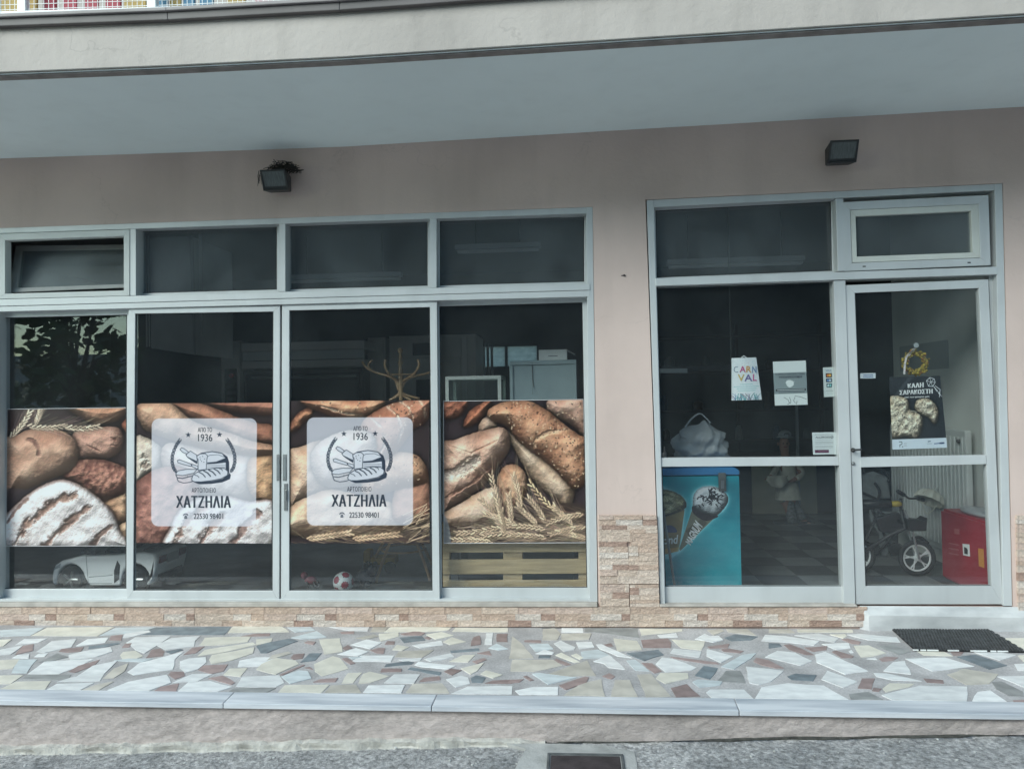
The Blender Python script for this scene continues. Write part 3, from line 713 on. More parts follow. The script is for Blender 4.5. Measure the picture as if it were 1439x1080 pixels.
# fixed top lights
for a, b_ in ((190, 393), (400, 605), (612, 825)):
    q = [(a, lin(a, 327, 298.5)), (b_, lin(b_, 327, 298.5)), (b_, lin(b_, 421, 399.5)), (a, lin(a, 421, 399.5))]
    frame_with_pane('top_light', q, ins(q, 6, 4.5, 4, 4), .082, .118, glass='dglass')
# tilted hopper at the far left: outer sash frame, inner sash leaning inwards
q = [(-3, lin(0, 328.5, 300)), (181.8, lin(181, 328.5, 300)), (181.8, lin(181, 420, 398.5)), (-3, lin(0, 420, 398.5))]
hop = frame_with_pane('hopper_frame', q, ins(q, 10, 9, 8, 7.5), .0, .06, pane=False, m=mat('white_sash', (.66, .68, .66), .4, var=.06, vscale=4))
def tilt(px, py, y): return P(px, py, y)
oq = [(22, 345.5, .22), (181, 343.5, .22), (176.5, 404, .07), (12, 411, .07)]
iq = [(30, 352.5, .205), (177.5, 350, .205), (173.5, 399, .08), (24, 404.5, .08)]
mb = MB()
for i in range(4):
    j = (i + 1) % 4
    q4 = [P(*oq[i]), P(*oq[j]), P(*iq[j]), P(*iq[i])]
    mb.prism(q4[::-1], (0, .035, 0))
mb.build('tilted_sash', mat('dull_grey_sash', (.36, .37, .36), .5, var=.08), hop, bevel=.002)
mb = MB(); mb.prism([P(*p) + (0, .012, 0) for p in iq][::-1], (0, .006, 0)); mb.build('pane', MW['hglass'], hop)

# sliding leaves: outlines measured on each leaf's own plane
LEAF = {}
def leaf(nm, outer, inner, y0, y1):
    d = frame_with_pane('sliding_door', outer, inner, y0, y1); LEAF[nm] = (d, (y0 + y1) / 2); return d
leaf(1, [(-4, 438), (187, 432.6), (186, 842), (-4, 842)], [(6, 446), (178.5, 442), (177.5, 827), (4.5, 827)], .068, .104)
l2 = leaf(2, [(180.5, 433.5), (393.4, 429.2), (392.2, 845.8), (178, 845.8)], [(190, 440.6), (384.2, 437.6), (383, 829.5), (187, 829.5)], .02, .056)
l3 = leaf(3, [(396.3, 428.4), (613.8, 422.9), (617.8, 845.8), (394.8, 845.8)], [(406.5, 436), (604.3, 431.4), (607.8, 829.5), (406.4, 829.5)], .02, .056)
l4 = leaf(4, [(612, 423), (829, 418), (838.2, 841.5), (615, 841.5)], [(617, 430.2), (818.6, 424.6), (825.4, 825.5), (621, 825.5)], .068, .104)
def pull(l, x0, x1, y0, y1, yd, lock=None):
    mb = MB()
    mb.pbar([(x0, y0), (x1, y0), (x1, y1), (x0, y1)], yd - .004, yd)
    mb.build('handle', MW['steel'], l, bevel=.0008)
    mb = MB(); mb.pbar([(x0 + 1.1, y0 + 4), (x1 - 1.1, y0 + 4), (x1 - 1.1, y1 - 4), (x0 + 1.1, y1 - 4)], yd - .0052, yd - .004)
    mb.build('finger_slot', MW['alu_dark'], l)
    if lock:
        mb = MB(); a, b_, c_, d_ = lock
        mb.pbar([(a, c_), (b_, c_), (b_, d_), (a, d_)], yd - .006, yd)
        mb.pbar([(a + 1.4, c_ + 9), (b_ - 1.2, c_ + 9), (b_ - 1.2, c_ + 23), (a + 1.4, c_ + 23)], yd - .016, yd - .006)
        mb.build('lock', MW['steel'], l, bevel=.0008)
pull(l2, 388.6, 393, 638, 675, .02); pull(l3, 397.4, 402.6, 638, 675, .02, (399, 403.6, 679, 717)); pull(l4, 827.4, 831.8, 630, 667, .068)

# ------------------------------------------------------------------ right glazing and the entrance door
mb = MB()
mb.pbar([(908.8, 281), (918.7, 280.6), (934.6, 849.4), (928, 849.4)], .002, .13)
mb.pbar([(918.7, 280.6), (1398, 258.4), (1398, 267.2), (918.7, 291)], .006, .12)
mb.pbar([(1398, 258.4), (1408.6, 257.9), (1422.5, 851), (1410.2, 851)], .002, .13)
mb.pbar([(1174.5, 279.2), (1185, 278.8), (1188, 380.5), (1177.6, 381)], .008, .12)
mb.build('door_frame', alu, shop, bevel=.002)
mb = MB()
mb.pbar([(921, 391), (1401, 374.6), (1401.2, 385.3), (921.3, 401.7)], -.006, .12)
mb.build('transom', alu, shop, bevel=.002)
mb = MB(); mb.pbar([(1171.6, 394), (1188, 393.4), (1202.2, 849), (1186, 849)], .006, .09); mb.pbar([(1389.4, 387), (1399.6, 386), (1410.6, 849), (1409.2, 849)], .05, .1)
mb.build('mullion', alu, shop, bevel=.0015)
q = [(918, 290.5), (1177, 278), (1178.5, 382.5), (920, 392)]
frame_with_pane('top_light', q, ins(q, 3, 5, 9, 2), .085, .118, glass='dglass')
wsash = mat('warm_white_sash', (.64, .655, .61), .42, var=.05, vscale=5)
q0 = [(1185, 284), (1389, 274), (1392.4, 372.5), (1187.3, 381)]; q1 = [(1194.5, 294.8), (1375.2, 286.6), (1377.8, 362.4), (1197.4, 369.5)]; q2 = [(1202.5, 303.8), (1364.7, 296.4), (1366.7, 354.6), (1204.2, 360.5)]
wv = frame_with_pane('vent_window', q0, q1, .008, .06, pane=False)
f = frame_with_pane('vent_sash', [(a + .5, b_ + .5) if i in (0,) else (a - .5, b_ + .5) if i == 1 else (a - .5, b_ - .5) if i == 2 else (a + .5, b_ - .5) for i, (a, b_) in enumerate(q1)], q2, .012, .055, parent=wv, m=wsash, glass='dglass', pane=False)
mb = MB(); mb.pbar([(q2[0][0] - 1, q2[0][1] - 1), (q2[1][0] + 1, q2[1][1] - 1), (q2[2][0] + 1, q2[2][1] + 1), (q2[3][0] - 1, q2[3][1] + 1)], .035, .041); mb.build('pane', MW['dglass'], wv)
mb = MB()
for a, b_ in ((1214.5, 374.3), (1362, 368.9)):
    mb.pbar([(a - 2.2, b_ - .8), (a + 2.2, b_ - .9), (a + 2.2, b_ + .7), (a - 2.2, b_ + .8)], .0065, .009)
mb.build('drain_slot', MW['black'], wv)
fx_ = frame_with_pane('fixed_window', [(919, 400), (1173, 391), (1187, 849), (933, 849)], [(922.8, 403), (1171.8, 395.5), (1185.6, 823.6), (934.6, 824)], .03, .075)
mb = MB(); mb.pbar([(928.6, 643.2), (1178.6, 641.7), (1179, 653.7), (929, 655.5)], .014, .07); mb.build('glazing_bar', alu, fx_, bevel=.002)
door = frame_with_pane('entrance_door', [(1188.2, 400.6), (1389, 392.4), (1409, 848.6), (1203, 848.6)], [(1201.2, 411.4), (1375.6, 404.7), (1393.8, 823), (1216.4, 823)], .016, .06)
mb = MB(); mb.pbar([(1208.6, 642.3), (1385.8, 639.1), (1386.2, 651.8), (1209.2, 656.4)], .012, .064); mb.build('glazing_bar', alu, door, bevel=.002)
mb = MB()
h0, h1 = P(1198, 632, -.02), P(1211, 631.5, -.03)
mb.tube([P(1198.5, 632, .016), h0, h0 + (.005, -.005, 0), h1], .007, 8)
mb.lathe([(.014, 0), (.014, .008)], 12, M=Matrix.Rotation(rad(90), 4, 'X'), c=P(1198.5, 632, .016))
mb.build('handle', mat('dark_bronze', (.06, .06, .06), .4, metal=.6), door)
mb = MB(); mb.lathe([(.011, 0), (.011, .006), (.006, .012)], 12, M=Matrix.Rotation(rad(90), 4, 'X'), c=P(1199, 651, .016)); mb.build('lock', MW['steel'], door)

# ------------------------------------------------------------------ drain cover in the road
zc = road_z(0) + .004
q = [G(774, 1061, zc), G(871, 1061, zc), G(876, 1084, zc), G(772, 1084, zc)]
x0, x1 = q[0][0], q[1][0]; y1 = q[0][1]; y0 = y1 - .32
dc = thing('drain_cover', ((x0 + x1) / 2, (y0 + y1) / 2, zc), 'square rusty dark iron cover set in a concrete patch of the road', 'drain cover')
iron = mat('rusty_iron', (.075, .06, .062), .6, metal=.4, var=.3, vscale=12, bump=.3, bscale=50)
mb = MB(); mb.box(x0, x1, y0, y1, zc - .02, zc + .004); mb.build('plate', iron, dc, bevel=.004)
mb = MB(); w = .016
mb.box(x0 - w, x1 + w, y1 + .003, y1 + w, zc - .02, zc + .008); mb.box(x0 - w, x1 + w, y0 - w, y0 - .003, zc - .02, zc + .008)
mb.box(x0 - w, x0 - .003, y0 - .003, y1 + .003, zc - .02, zc + .008); mb.box(x1 + .003, x1 + w, y0 - .003, y1 + .003, zc - .02, zc + .008)
mb.build('rim', mat('grey_iron', (.13, .135, .135), .6, metal=.3, var=.25, vscale=14), dc, bevel=.003)
# the concrete patch round it
mb = MB()
pp = jitter_poly([(x0 - .2, y0 - .1), (x1 + .05, y0 - .1), (x1 + .07, y1 + .05), (x1 - .02, KF - .02), (x0 - .22, KF - .01), (x0 - .12, y1 + .06)], .012)
mb.prism([(x, y, zc - .0005 + .002) for x, y in pp], (0, 0, -.02))
o = structure(mb.build('concrete_patch', mat('patch_concrete', (.42, .41, .39), .95, var=.2, vscale=7, bump=.7, bscale=40, bdist=.008)))

# grit and pale scraps on the road
mb = MB()
for k in range(90):
    x, y = rng.uniform(-3.2, 2.4), KF - abs(rng.gauss(.02, .28)) - .015
    r = rng.choice([.003, .004, .005, .007]); mb.ball((x, y, road_z(x) + .008 * hsh(x, y) + r * .4), r, r * rng.uniform(.6, 1), r * .6, 5)
o = mb.build('pebbles', mat('pale_grit', (.62, .61, .58), .8, var=.2, vscale=30)); o['kind'] = 'stuff'; o['label'] = 'scattered pale grit and tiny pebbles along the road edge'; o['category'] = 'pebbles'
# open joint between riser and road, on the right
mb = MB()
cx_pts = [-.1 + .02 * i for i in range(125)]
for i, x in enumerate(cx_pts):
    w = .004 + .004 * abs(hsh(x * 6, 2)) + rng.uniform(0, .003)
    y0 = KF + .014 - .010 * hsh(x * 4.2, 3)
    z = road_z(x) + .008 * hsh(x, y0) + .004
    mb.v += [(x, y0 - w, z), (x, y0 + .014, z + .001), (x, y0 + .014, z - .01), (x, y0 - w, z - .01)]
for i in range(len(cx_pts) - 1):
    a = i * 4
    for k in range(4): mb.f.append((a + k, a + 4 + k, a + 4 + (k + 1) % 4, a + (k + 1) % 4)); mb.m.append(0)
mb.build('dirt_joint', mat('black_dirt', (.07, .068, .06), .95, var=.4, vscale=30), kerb)
# ================================================================== prints: painted here, pixel by pixel, as flat printed sheets
prng = np.random.default_rng(11)
def vnoise(h, w, cell, seed):
    g = np.random.default_rng(seed)
    ny, nx_ = int(h / cell) + 3, int(w / cell) + 3
    r = g.random((ny, nx_))
    y, x = np.mgrid[0:h, 0:w] / cell
    y0, x0 = y.astype(int), x.astype(int)
    fy, fx_ = y - y0, x - x0
    fy, fx_ = fy * fy * (3 - 2 * fy), fx_ * fx_ * (3 - 2 * fx_)
    return (r[y0, x0] * (1 - fx_) + r[y0, x0 + 1] * fx_) * (1 - fy) + (r[y0 + 1, x0] * (1 - fx_) + r[y0 + 1, x0 + 1] * fx_) * fy
def fbm(h, w, cell, seed, octs=4, gain=.55):
    out, a, s = 0, 1, 0
    for i in range(octs):
        out = out + a * vnoise(h, w, max(cell / 2 ** i, 1.2), seed + i * 17); s += a; a *= gain
    return out / s
def smooth_poly(pts, n=6):
    """closed Catmull-Rom through pts"""
    out = []
    m = len(pts)
    for i in range(m):
        p0, p1, p2, p3 = (np.array(pts[(i + k) % m], float) for k in (-1, 0, 1, 2))
        for t in np.linspace(0, 1, n, endpoint=False):
            out.append(.5 * (2 * p1 + (p2 - p0) * t + (2 * p0 - 5 * p1 + 4 * p2 - p3) * t * t + (3 * p1 - p0 - 3 * p2 + p3) * t ** 3))
    return np.array(out)
class Sheet:
    def __init__(s, w, h, box, bg):
        """box: the measured rectangle (x0, y0, x1, y1) that the sheet covers, in the units of all outlines"""
        s.w, s.h, s.b = w, h, box
        s.k = w / (box[2] - box[0]); s.ky = h / (box[3] - box[1])
        s.a = np.ones((h, w, 3)) * np.array(bg) / 255.0
        s.Y, s.X = np.mgrid[0:h, 0:w].astype(float)
        s.X += .5; s.Y += .5
    def T(s, pts): return np.array([((x - s.b[0]) * s.k, (y - s.b[1]) * s.ky) for x, y in pts], float)
    def sdf(s, pts, closed=True, pad=None):
        """signed distance (positive inside) in pixels, on the whole sheet"""
        d = np.full((s.h, s.w), 1e9); ins_ = np.zeros((s.h, s.w), bool)
        n = len(pts)
        for i in range(n if closed else n - 1):
            (x0, y0), (x1, y1) = pts[i], pts[(i + 1) % n]
            dx, dy = x1 - x0, y1 - y0
            t = np.clip(((s.X - x0) * dx + (s.Y - y0) * dy) / (dx * dx + dy * dy + 1e-9), 0, 1)
            d = np.minimum(d, np.hypot(s.X - x0 - t * dx, s.Y - y0 - t * dy))
            if closed:
                c_ = ((y0 > s.Y) != (y1 > s.Y)) & (s.X < (x1 - x0) * (s.Y - y0) / (y1 - y0 + 1e-12) + x0)
                ins_ ^= c_
        return np.where(ins_, d, -d) if closed else d
    def mix(s, m, col):
        m = np.clip(m, 0, 1)[..., None]
        s.a = s.a * (1 - m) + np.asarray(col) * m
    def fill(s, pts, col, alpha=1.0, smooth=False):
        p = s.T(smooth_poly(pts) if smooth else pts)
        s.mix(np.clip(s.sdf(p) + .5, 0, 1) * alpha, np.array(col) / 255.0)
    def line(s, pts, wd, col, alpha=1.0, soft=.5):
        p = s.T(pts); wd = wd * s.k
        x0, y0 = np.floor(p.min(0) - wd - 3).astype(int); x1, y1 = np.ceil(p.max(0) + wd + 3).astype(int)
        x0, y0, x1, y1 = max(0, x0), max(0, y0), min(s.w, x1), min(s.h, y1)
        if x1 <= x0 or y1 <= y0: return
        X, Y = s.X[y0:y1, x0:x1], s.Y[y0:y1, x0:x1]
        d = np.full(X.shape, 1e9)
        for (ax, ay), (bx, by) in zip(p[:-1], p[1:]):
            dx, dy = bx - ax, by - ay
            t = np.clip(((X - ax) * dx + (Y - ay) * dy) / (dx * dx + dy * dy + 1e-9), 0, 1)
            d = np.minimum(d, np.hypot(X - ax - t * dx, Y - ay - t * dy))
        m = (np.clip((wd / 2 - d) / (2 * soft) + .5, 0, 1) * alpha)[..., None]
        s.a[y0:y1, x0:x1] = s.a[y0:y1, x0:x1] * (1 - m) + np.array(col) / 255.0 * m
    def loaf(s, pts, light, dark, R=60, grain=.25, cell=14, seed=1, flour=0, slashes=(), seeds=0, L=(-.35, -.75, .55), rough=.5, sharp=False, shadow=.75, crumb=False, seedcol=((48, 34, 28), (222, 196, 150))):
        p = s.T(pts if sharp else smooth_poly(pts))
        sd = s.sdf(p)
        wob = (fbm(s.h, s.w, 16 * s.k, seed + 5, 3) - .5) * 7 * s.k
        sd = sd + wob
        m = np.clip(sd + .6, 0, 1)
        Rk = R * s.k
        s.a *= (1 - shadow * np.exp(-np.clip(-sd, 0, None) / (10 * s.k)) * (sd < 0))[..., None]
        u = np.clip(sd / Rk, 0, 1)
        hgt = np.sqrt(np.clip(1 - (1 - u) ** 2, 0, 1)) * Rk
        n1 = fbm(s.h, s.w, cell * s.k * 2.2, seed, 5)
        n2 = fbm(s.h, s.w, cell * s.k * .45, seed + 3, 3)
        n0 = fbm(s.h, s.w, cell * s.k * 5, seed + 41, 2)
        hh = hgt * .95 + (n0 - .5) * cell * s.k * rough * 2.6 + (n1 - .5) * cell * s.k * rough * .75 + (n2 - .5) * cell * s.k * rough * .10
        for sl in slashes:
            pl = s.T(sl[0]); d = np.abs(s.sdf(pl, closed=False) + np.clip(s.X * 0 + (n1 - .42) * sl[1] * s.k * 2.0, -sl[1] * s.k * .2, None))
            hh = hh - np.exp(-(d / (sl[1] * s.k * .8)) ** 4) * sl[1] * s.k * .55
        gy, gx = np.gradient(hh)
        nn = np.sqrt(gx * gx + gy * gy + 1)
        Lv = np.array(L) / np.linalg.norm(L)
        sh = np.clip((-gx * Lv[0] - gy * Lv[1] + Lv[2]) / nn, 0, 1)
        t = np.clip(.55 + (n1 - .5) * 2.2 * grain * 1.6 + (n0 - .5) * 1.1 + (n2 - .5) * grain * 1.0 + (u - .55) * .6, 0, 1)
        col = np.array(dark) * (1 - t[..., None]) + np.array(light) * t[..., None]
        if flour:
            f = np.clip((fbm(s.h, s.w, 26 * s.k, seed + 9, 5) - .5 + flour * .42) * 5, 0, 1) * np.clip(u * 4, 0, 1)
            speck = fbm(s.h, s.w, 4 * s.k, seed + 31, 2)
            f = np.clip(f * (.72 + .5 * speck), 0, 1)
            for sl in slashes:
                d = s.sdf(s.T(sl[0]), closed=False) + (n1 - .42) * sl[1] * s.k * 2.6
                f = f * (1 - .93 * np.exp(-(d / (sl[1] * s.k * (.62 + .5 * speck))) ** 4))
            col = col * (1 - f[..., None]) + np.array((226, 228, 228)) * f[..., None]
        for sl in slashes:
            if len(sl) > 2:
                d = np.abs(s.sdf(s.T(sl[0]), closed=False) + np.clip((n1 - .42) * sl[1] * s.k * 2.4, -sl[1] * s.k * .3, None))
                w_ = np.exp(-(d / (sl[1] * s.k * .7)) ** 2)[..., None]
                col = col * (1 - w_ * .85) + np.array(sl[2]) * (.75 + .5 * n2[..., None]) * w_ * .85
        if crumb:
            h_ = fbm(s.h, s.w, 9 * s.k, seed + 77, 3)
            hole = np.clip((.42 - h_) * 9, 0, 1)[..., None]
            col = col * (1 - hole * .45)
        lum = ((.34 + .92 * sh) * (.62 + .38 * np.clip(u * 2.2, 0, 1)))[..., None]
        s.mix(m, np.clip(col / 255.0 * lum * 1.08, 0, 1))
        if seeds:
            ins_ = np.argwhere(sd > 6 * s.k)
            g = np.random.default_rng(seed)
            for _ in range(seeds):
                yy_, xx_ = ins_[g.integers(len(ins_))]
                a = g.random() * 6.28; r = (2.0 + g.random() * 2.2) 
                x_, y_ = xx_ / s.k + s.b[0], yy_ / s.ky + s.b[1]
                c_ = seedcol[0] if g.random() < .6 else seedcol[1]
                s.line([(x_ - math.cos(a) * r * .6, y_ - math.sin(a) * r * .6), (x_ + math.cos(a) * r * .6, y_ + math.sin(a) * r * .6)], r * 1.5, c_, .85)
    def ear(s, p0, p1, n=9, size=9, awn=40, seed=0, col=(196, 170, 130), bend=0.0, alpha=1.0):
        g = np.random.default_rng(seed)
        p0, p1 = np.array(p0, float), np.array(p1, float)
        d = p1 - p0; L = np.hypot(*d); d /= L; nn = np.array((-d[1], d[0]))
        at = lambda t: p0 + d * L * t + nn * bend * L * math.sin(math.pi * t)
        for i in range(n * 2):
            t = i / (n * 2); side = 1 if i % 2 else -1
            c0 = at(t); a = c0 + nn * side * size * .25; b_ = a + d * size * 1.5 + nn * side * size * .55
            tip = b_ + d * awn * (.7 + .6 * g.random()) + nn * side * awn * (.18 + .35 * g.random())
            s.line([b_, tip], 1.1, tuple(c_ * (.85 + .3 * g.random()) for c_ in col), .7 * alpha)
        for i in range(n * 2):
            t = i / (n * 2); side = 1 if i % 2 else -1
            c0 = at(t); a = c0 + nn * side * size * .2; b_ = a + d * size * 1.25 + nn * side * size * .5
            k = .7 + .45 * g.random()
            s.line([a + (1.5, 2), b_ + (1.5, 2)], size * .62, tuple(c_ * .35 for c_ in col), .6 * alpha, soft=1)
            s.line([a, b_], size * .5, tuple(min(255, c_ * k) for c_ in col), alpha)
            s.line([a + nn * -1, b_ + nn * -1], size * .16, tuple(min(255, c_ * k * 1.25) for c_ in col), .8 * alpha)
    def straws(s, n, box, ang, spread, ln, seed, col=(190, 160, 120), wd=2.2):
        g = np.random.default_rng(seed)
        for _ in range(n):
            x, y = g.uniform(box[0], box[2]), g.uniform(box[1], box[3])
            a = rad(ang + g.normal() * spread); l = ln * g.uniform(.5, 1.2); k = g.uniform(.35, 1.15)
            e = (x + math.cos(a) * l, y + math.sin(a) * l)
            s.line([(x + 1, y + 2), (e[0] + 1, e[1] + 2)], wd, (25, 20, 18), .5)
            s.line([(x, y), e], wd * g.uniform(.5, 1.1), tuple(min(255, c_ * k) for c_ in col), .9)
    def grade(s, grain=.02, tint=(1, 1, 1), sat=1.0, gam=1.0):
        g_ = s.a.mean(-1, keepdims=True); s.a = np.clip(g_ + (s.a - g_) * sat, 0, 1) ** gam; s.a = np.clip(s.a * np.array(tint) + prng.normal(0, grain, s.a.shape), 0, 1)
SZ = 470
def poster_one():
    s = Sheet(SZ, int(SZ * 1.13), (30, 117, 602, 766), (44, 34, 34))
    s.loaf([(315, 100), (610, 100), (592, 150), (545, 182), (470, 192), (395, 168)], (206, 152, 112), (150, 92, 62), 70, seed=3)
    s.loaf([(575, 195), (612, 160), (612, 240), (590, 230)], (190, 110, 70), (120, 60, 40), 30, seed=4, rough=1)
    s.loaf([(350, 232), (440, 214), (530, 205), (575, 225), (586, 275), (562, 330), (500, 362), (430, 368), (370, 365), (340, 300)], (186, 136, 112), (122, 78, 60), 70, seed=6, rough=.9,
           slashes=[([(525, 258), (545, 268)], 9, (95, 55, 42)), ([(528, 293), (552, 298)], 9, (95, 55, 42)), ([(410, 290), (440, 305), (480, 325)], 6, (110, 66, 50))])
    s.loaf([(480, 570), (545, 520), (620, 480), (620, 640), (565, 668), (525, 625)], (222, 176, 130), (170, 115, 78), 60, seed=8, rough=1.0)
    s.loaf([(560, 680), (620, 655), (620, 750), (575, 745)], (226, 196, 160), (180, 135, 95), 40, seed=9)
    s.loaf([(300, 440), (350, 372), (430, 358), (520, 368), (615, 415), (615, 500), (540, 542), (490, 556), (420, 530), (340, 480)], (176, 116, 92), (98, 56, 46), 90, cell=7, grain=.5, rough=1.5, seed=12)
    s.loaf([(15, 280), (80, 238), (150, 213), (230, 206), (300, 224), (350, 262), (374, 312), (366, 372), (330, 412), (270, 446), (180, 487), (100, 512), (15, 540)], (218, 176, 140), (158, 108, 82), 120, cell=22, seed=15, rough=.45,
           slashes=[([(135, 262), (165, 275), (182, 305), (186, 335)], 13, (92, 58, 48))])
    s.fill([(30, 500), (130, 498), (240, 452), (300, 446), (200, 500), (110, 555), (60, 600), (30, 640)], (46, 40, 46), .72, smooth=True)
    fl = [([(78, 745), (118, 675), (200, 602), (280, 550), (365, 524)], 24, (128, 96, 80)), ([(212, 770), (288, 692), (360, 632), (432, 584)], 20, (128, 98, 84)), ([(440, 770), (480, 716), (522, 684)], 16, (120, 94, 84)), ([(36, 655), (82, 590), (132, 542)], 10, (110, 84, 76))]
    s.loaf([(15, 640), (60, 585), (120, 530), (200, 480), (270, 455), (330, 458), (420, 500), (490, 555), (545, 620), (572, 690), (576, 790), (15, 790)], (186, 150, 132), (120, 88, 78), 70, flour=1.0, slashes=fl, seed=18, rough=.8, shadow=.6)
    for k, (a, b_) in enumerate([((50, 250), (140, 125)), ((130, 200), (310, 196)), ((300, 205), (475, 200)), ((170, 190), (190, 100))]):
        s.ear(a, b_, 8, 15, 85, seed=k, col=(206, 186, 152), bend=.06)
    s.grade(.02, (1.05, 1.0, .99), .80, .80)
    return s
def logo(s, dx, dy, z):
    """the line emblem: loaves, slices, rolling pin and knife in two wheat sprays; z maps emblem units to sheet units"""
    col = (52, 62, 78); W_ = (214, 214, 222)
    M_ = lambda pts: [z(x, y) for x, y in pts]
    kk = z(1, 0)[0] - z(0, 0)[0]
    def ol(pts, wd=6, fill=None, closed=True):
        if fill: s.fill(M_(pts), fill)
        s.line(M_(pts + ([pts[0]] if closed else [])), wd * kk, col)
    for cx_, cy_ in ((172, 212), (468, 210)):
        st = []
        for i in range(10):
            r = 28 if i % 2 == 0 else 11.5; a = -math.pi / 2 + i * math.pi / 5
            st.append((cx_ + r * math.cos(a), cy_ + r * math.sin(a)))
        s.fill(M_(st), col)
    for sg in (1, -1):
        fx2 = lambda x: x if sg == 1 else 636 - x
        arc = [(fx2(x), y) for x, y in [(58, 565), (34, 525), (20, 470), (22, 410), (42, 345), (66, 300), (92, 262)]]
        s.line(M_(arc), 5 * kk, col)
        for (ax, ay), (bx, by) in zip(arc[:-1], arc[1:]):
            for f in (0, .5):
                x, y = ax + (bx - ax) * f, ay + (by - ay) * f
                d = np.array((bx - ax, by - ay), float); d /= np.hypot(*d); n_ = np.array((-d[1], d[0]))
                for q in (1, -1):
                    a0 = np.array((x, y)); a1 = a0 + d * 20 + n_ * q * 13; a2 = a0 + d * 36 + n_ * q * 9
                    s.line(M_([tuple(a0 + n_ * q * 3), tuple(a1), tuple(a2)]), 8 * kk, col)
    ol([(95, 350), (112, 333), (138, 345), (178, 376), (160, 394), (120, 376)], 6, W_)
    ol([(152, 402), (195, 365), (262, 408), (258, 482), (168, 424)], 6, W_)
    s.fill(M_([(165, 418), (258, 462), (258, 490), (170, 430)]), col)
    ol([(70, 455), (90, 447), (205, 490), (203, 512), (120, 490), (76, 476)], 6, W_)
    ol([(205, 490), (268, 508), (266, 540), (214, 514)], 6, W_)
    s.fill(M_([(255, 412), (300, 386), (400, 370), (490, 386), (540, 420), (558, 470), (560, 565), (350, 550)]), W_)
    s.fill(M_([(355, 474), (440, 466), (525, 432), (500, 400), (545, 420), (560, 470), (562, 575), (534, 575), (530, 474), (440, 486), (356, 490)]), col)
    ol([(255, 412), (300, 386), (400, 370), (490, 386), (540, 420), (558, 470), (560, 565)], 8, None, False)
    ol([(355, 420), (380, 405), (460, 400), (520, 425)], 4, None, False)
    for y in (503, 520): ol([(356, y), (530, y - 2)], 3, None, False)
    ol([(258, 412), (288, 392), (335, 390), (358, 410), (352, 442), (346, 540), (270, 548), (268, 442), (256, 432)], 6, W_)
    for x, y in ((285, 425), (310, 415), (328, 440), (300, 460), (322, 470), (288, 445)): s.line(M_([(x, y), (x + 3, y + 3)]), 6 * kk, col)
    ol([(55, 578), (78, 552), (160, 538), (262, 540), (228, 576), (120, 598), (66, 592)], 6, W_)
    ol([(56, 592), (70, 618), (120, 624), (170, 612), (210, 602)], 8, None, False)
    ol([(68, 625), (80, 652), (130, 668), (190, 662), (220, 650)], 7, None, False)
    ol([(172, 600), (170, 616)], 4, None, False)
    s.fill(M_([(230, 660), (400, 652), (500, 630), (552, 592), (560, 568), (580, 592), (572, 630), (500, 662), (400, 676), (280, 680)]), col)
    ol([(208, 630), (222, 592), (270, 560), (350, 540), (440, 527), (520, 530), (552, 558), (546, 596), (490, 627), (400, 646), (300, 657), (240, 657), (214, 648)], 7, W_)
    for a, b_, w_ in (((236, 592), (278, 616), 6), ((278, 566), (338, 612), 9), ((322, 553), (388, 605), 11), ((368, 543), (436, 595), 11), ((420, 536), (478, 580), 10), ((470, 532), (500, 552), 6)):
        s.line(M_([a, ((a[0] + b_[0]) / 2 + 6, (a[1] + b_[1]) / 2 - 5), b_]), w_ * kk, col)
    # telephone mark
    s.line(M_([(132, 972), (140, 962), (153, 959), (166, 962), (174, 972)]), 9 * kk, col)
    s.fill(M_([(138, 1003), (142, 984), (150, 974), (156, 974), (164, 984), (168, 1003)]), col)
    s.line(M_([(153, 988), (153.5, 988.5)]), 9 * kk, W_)
def panel(s, x0, y0, x1, y1, r):
    X, Y = s.X / s.k + s.b[0], s.Y / s.ky + s.b[1]
    cx_, cy_ = (x0 + x1) / 2, (y0 + y1) / 2
    qx = np.abs(X - cx_) - (x1 - x0) / 2 + r; qy = np.abs(Y - cy_) - (y1 - y0) / 2 + r
    d = np.hypot(np.maximum(qx, 0), np.maximum(qy, 0)) - r
    m = np.clip(.5 - d * s.k, 0, 1)
    s.mix(m * .74, np.array((236, 236, 246)) / 255.0)
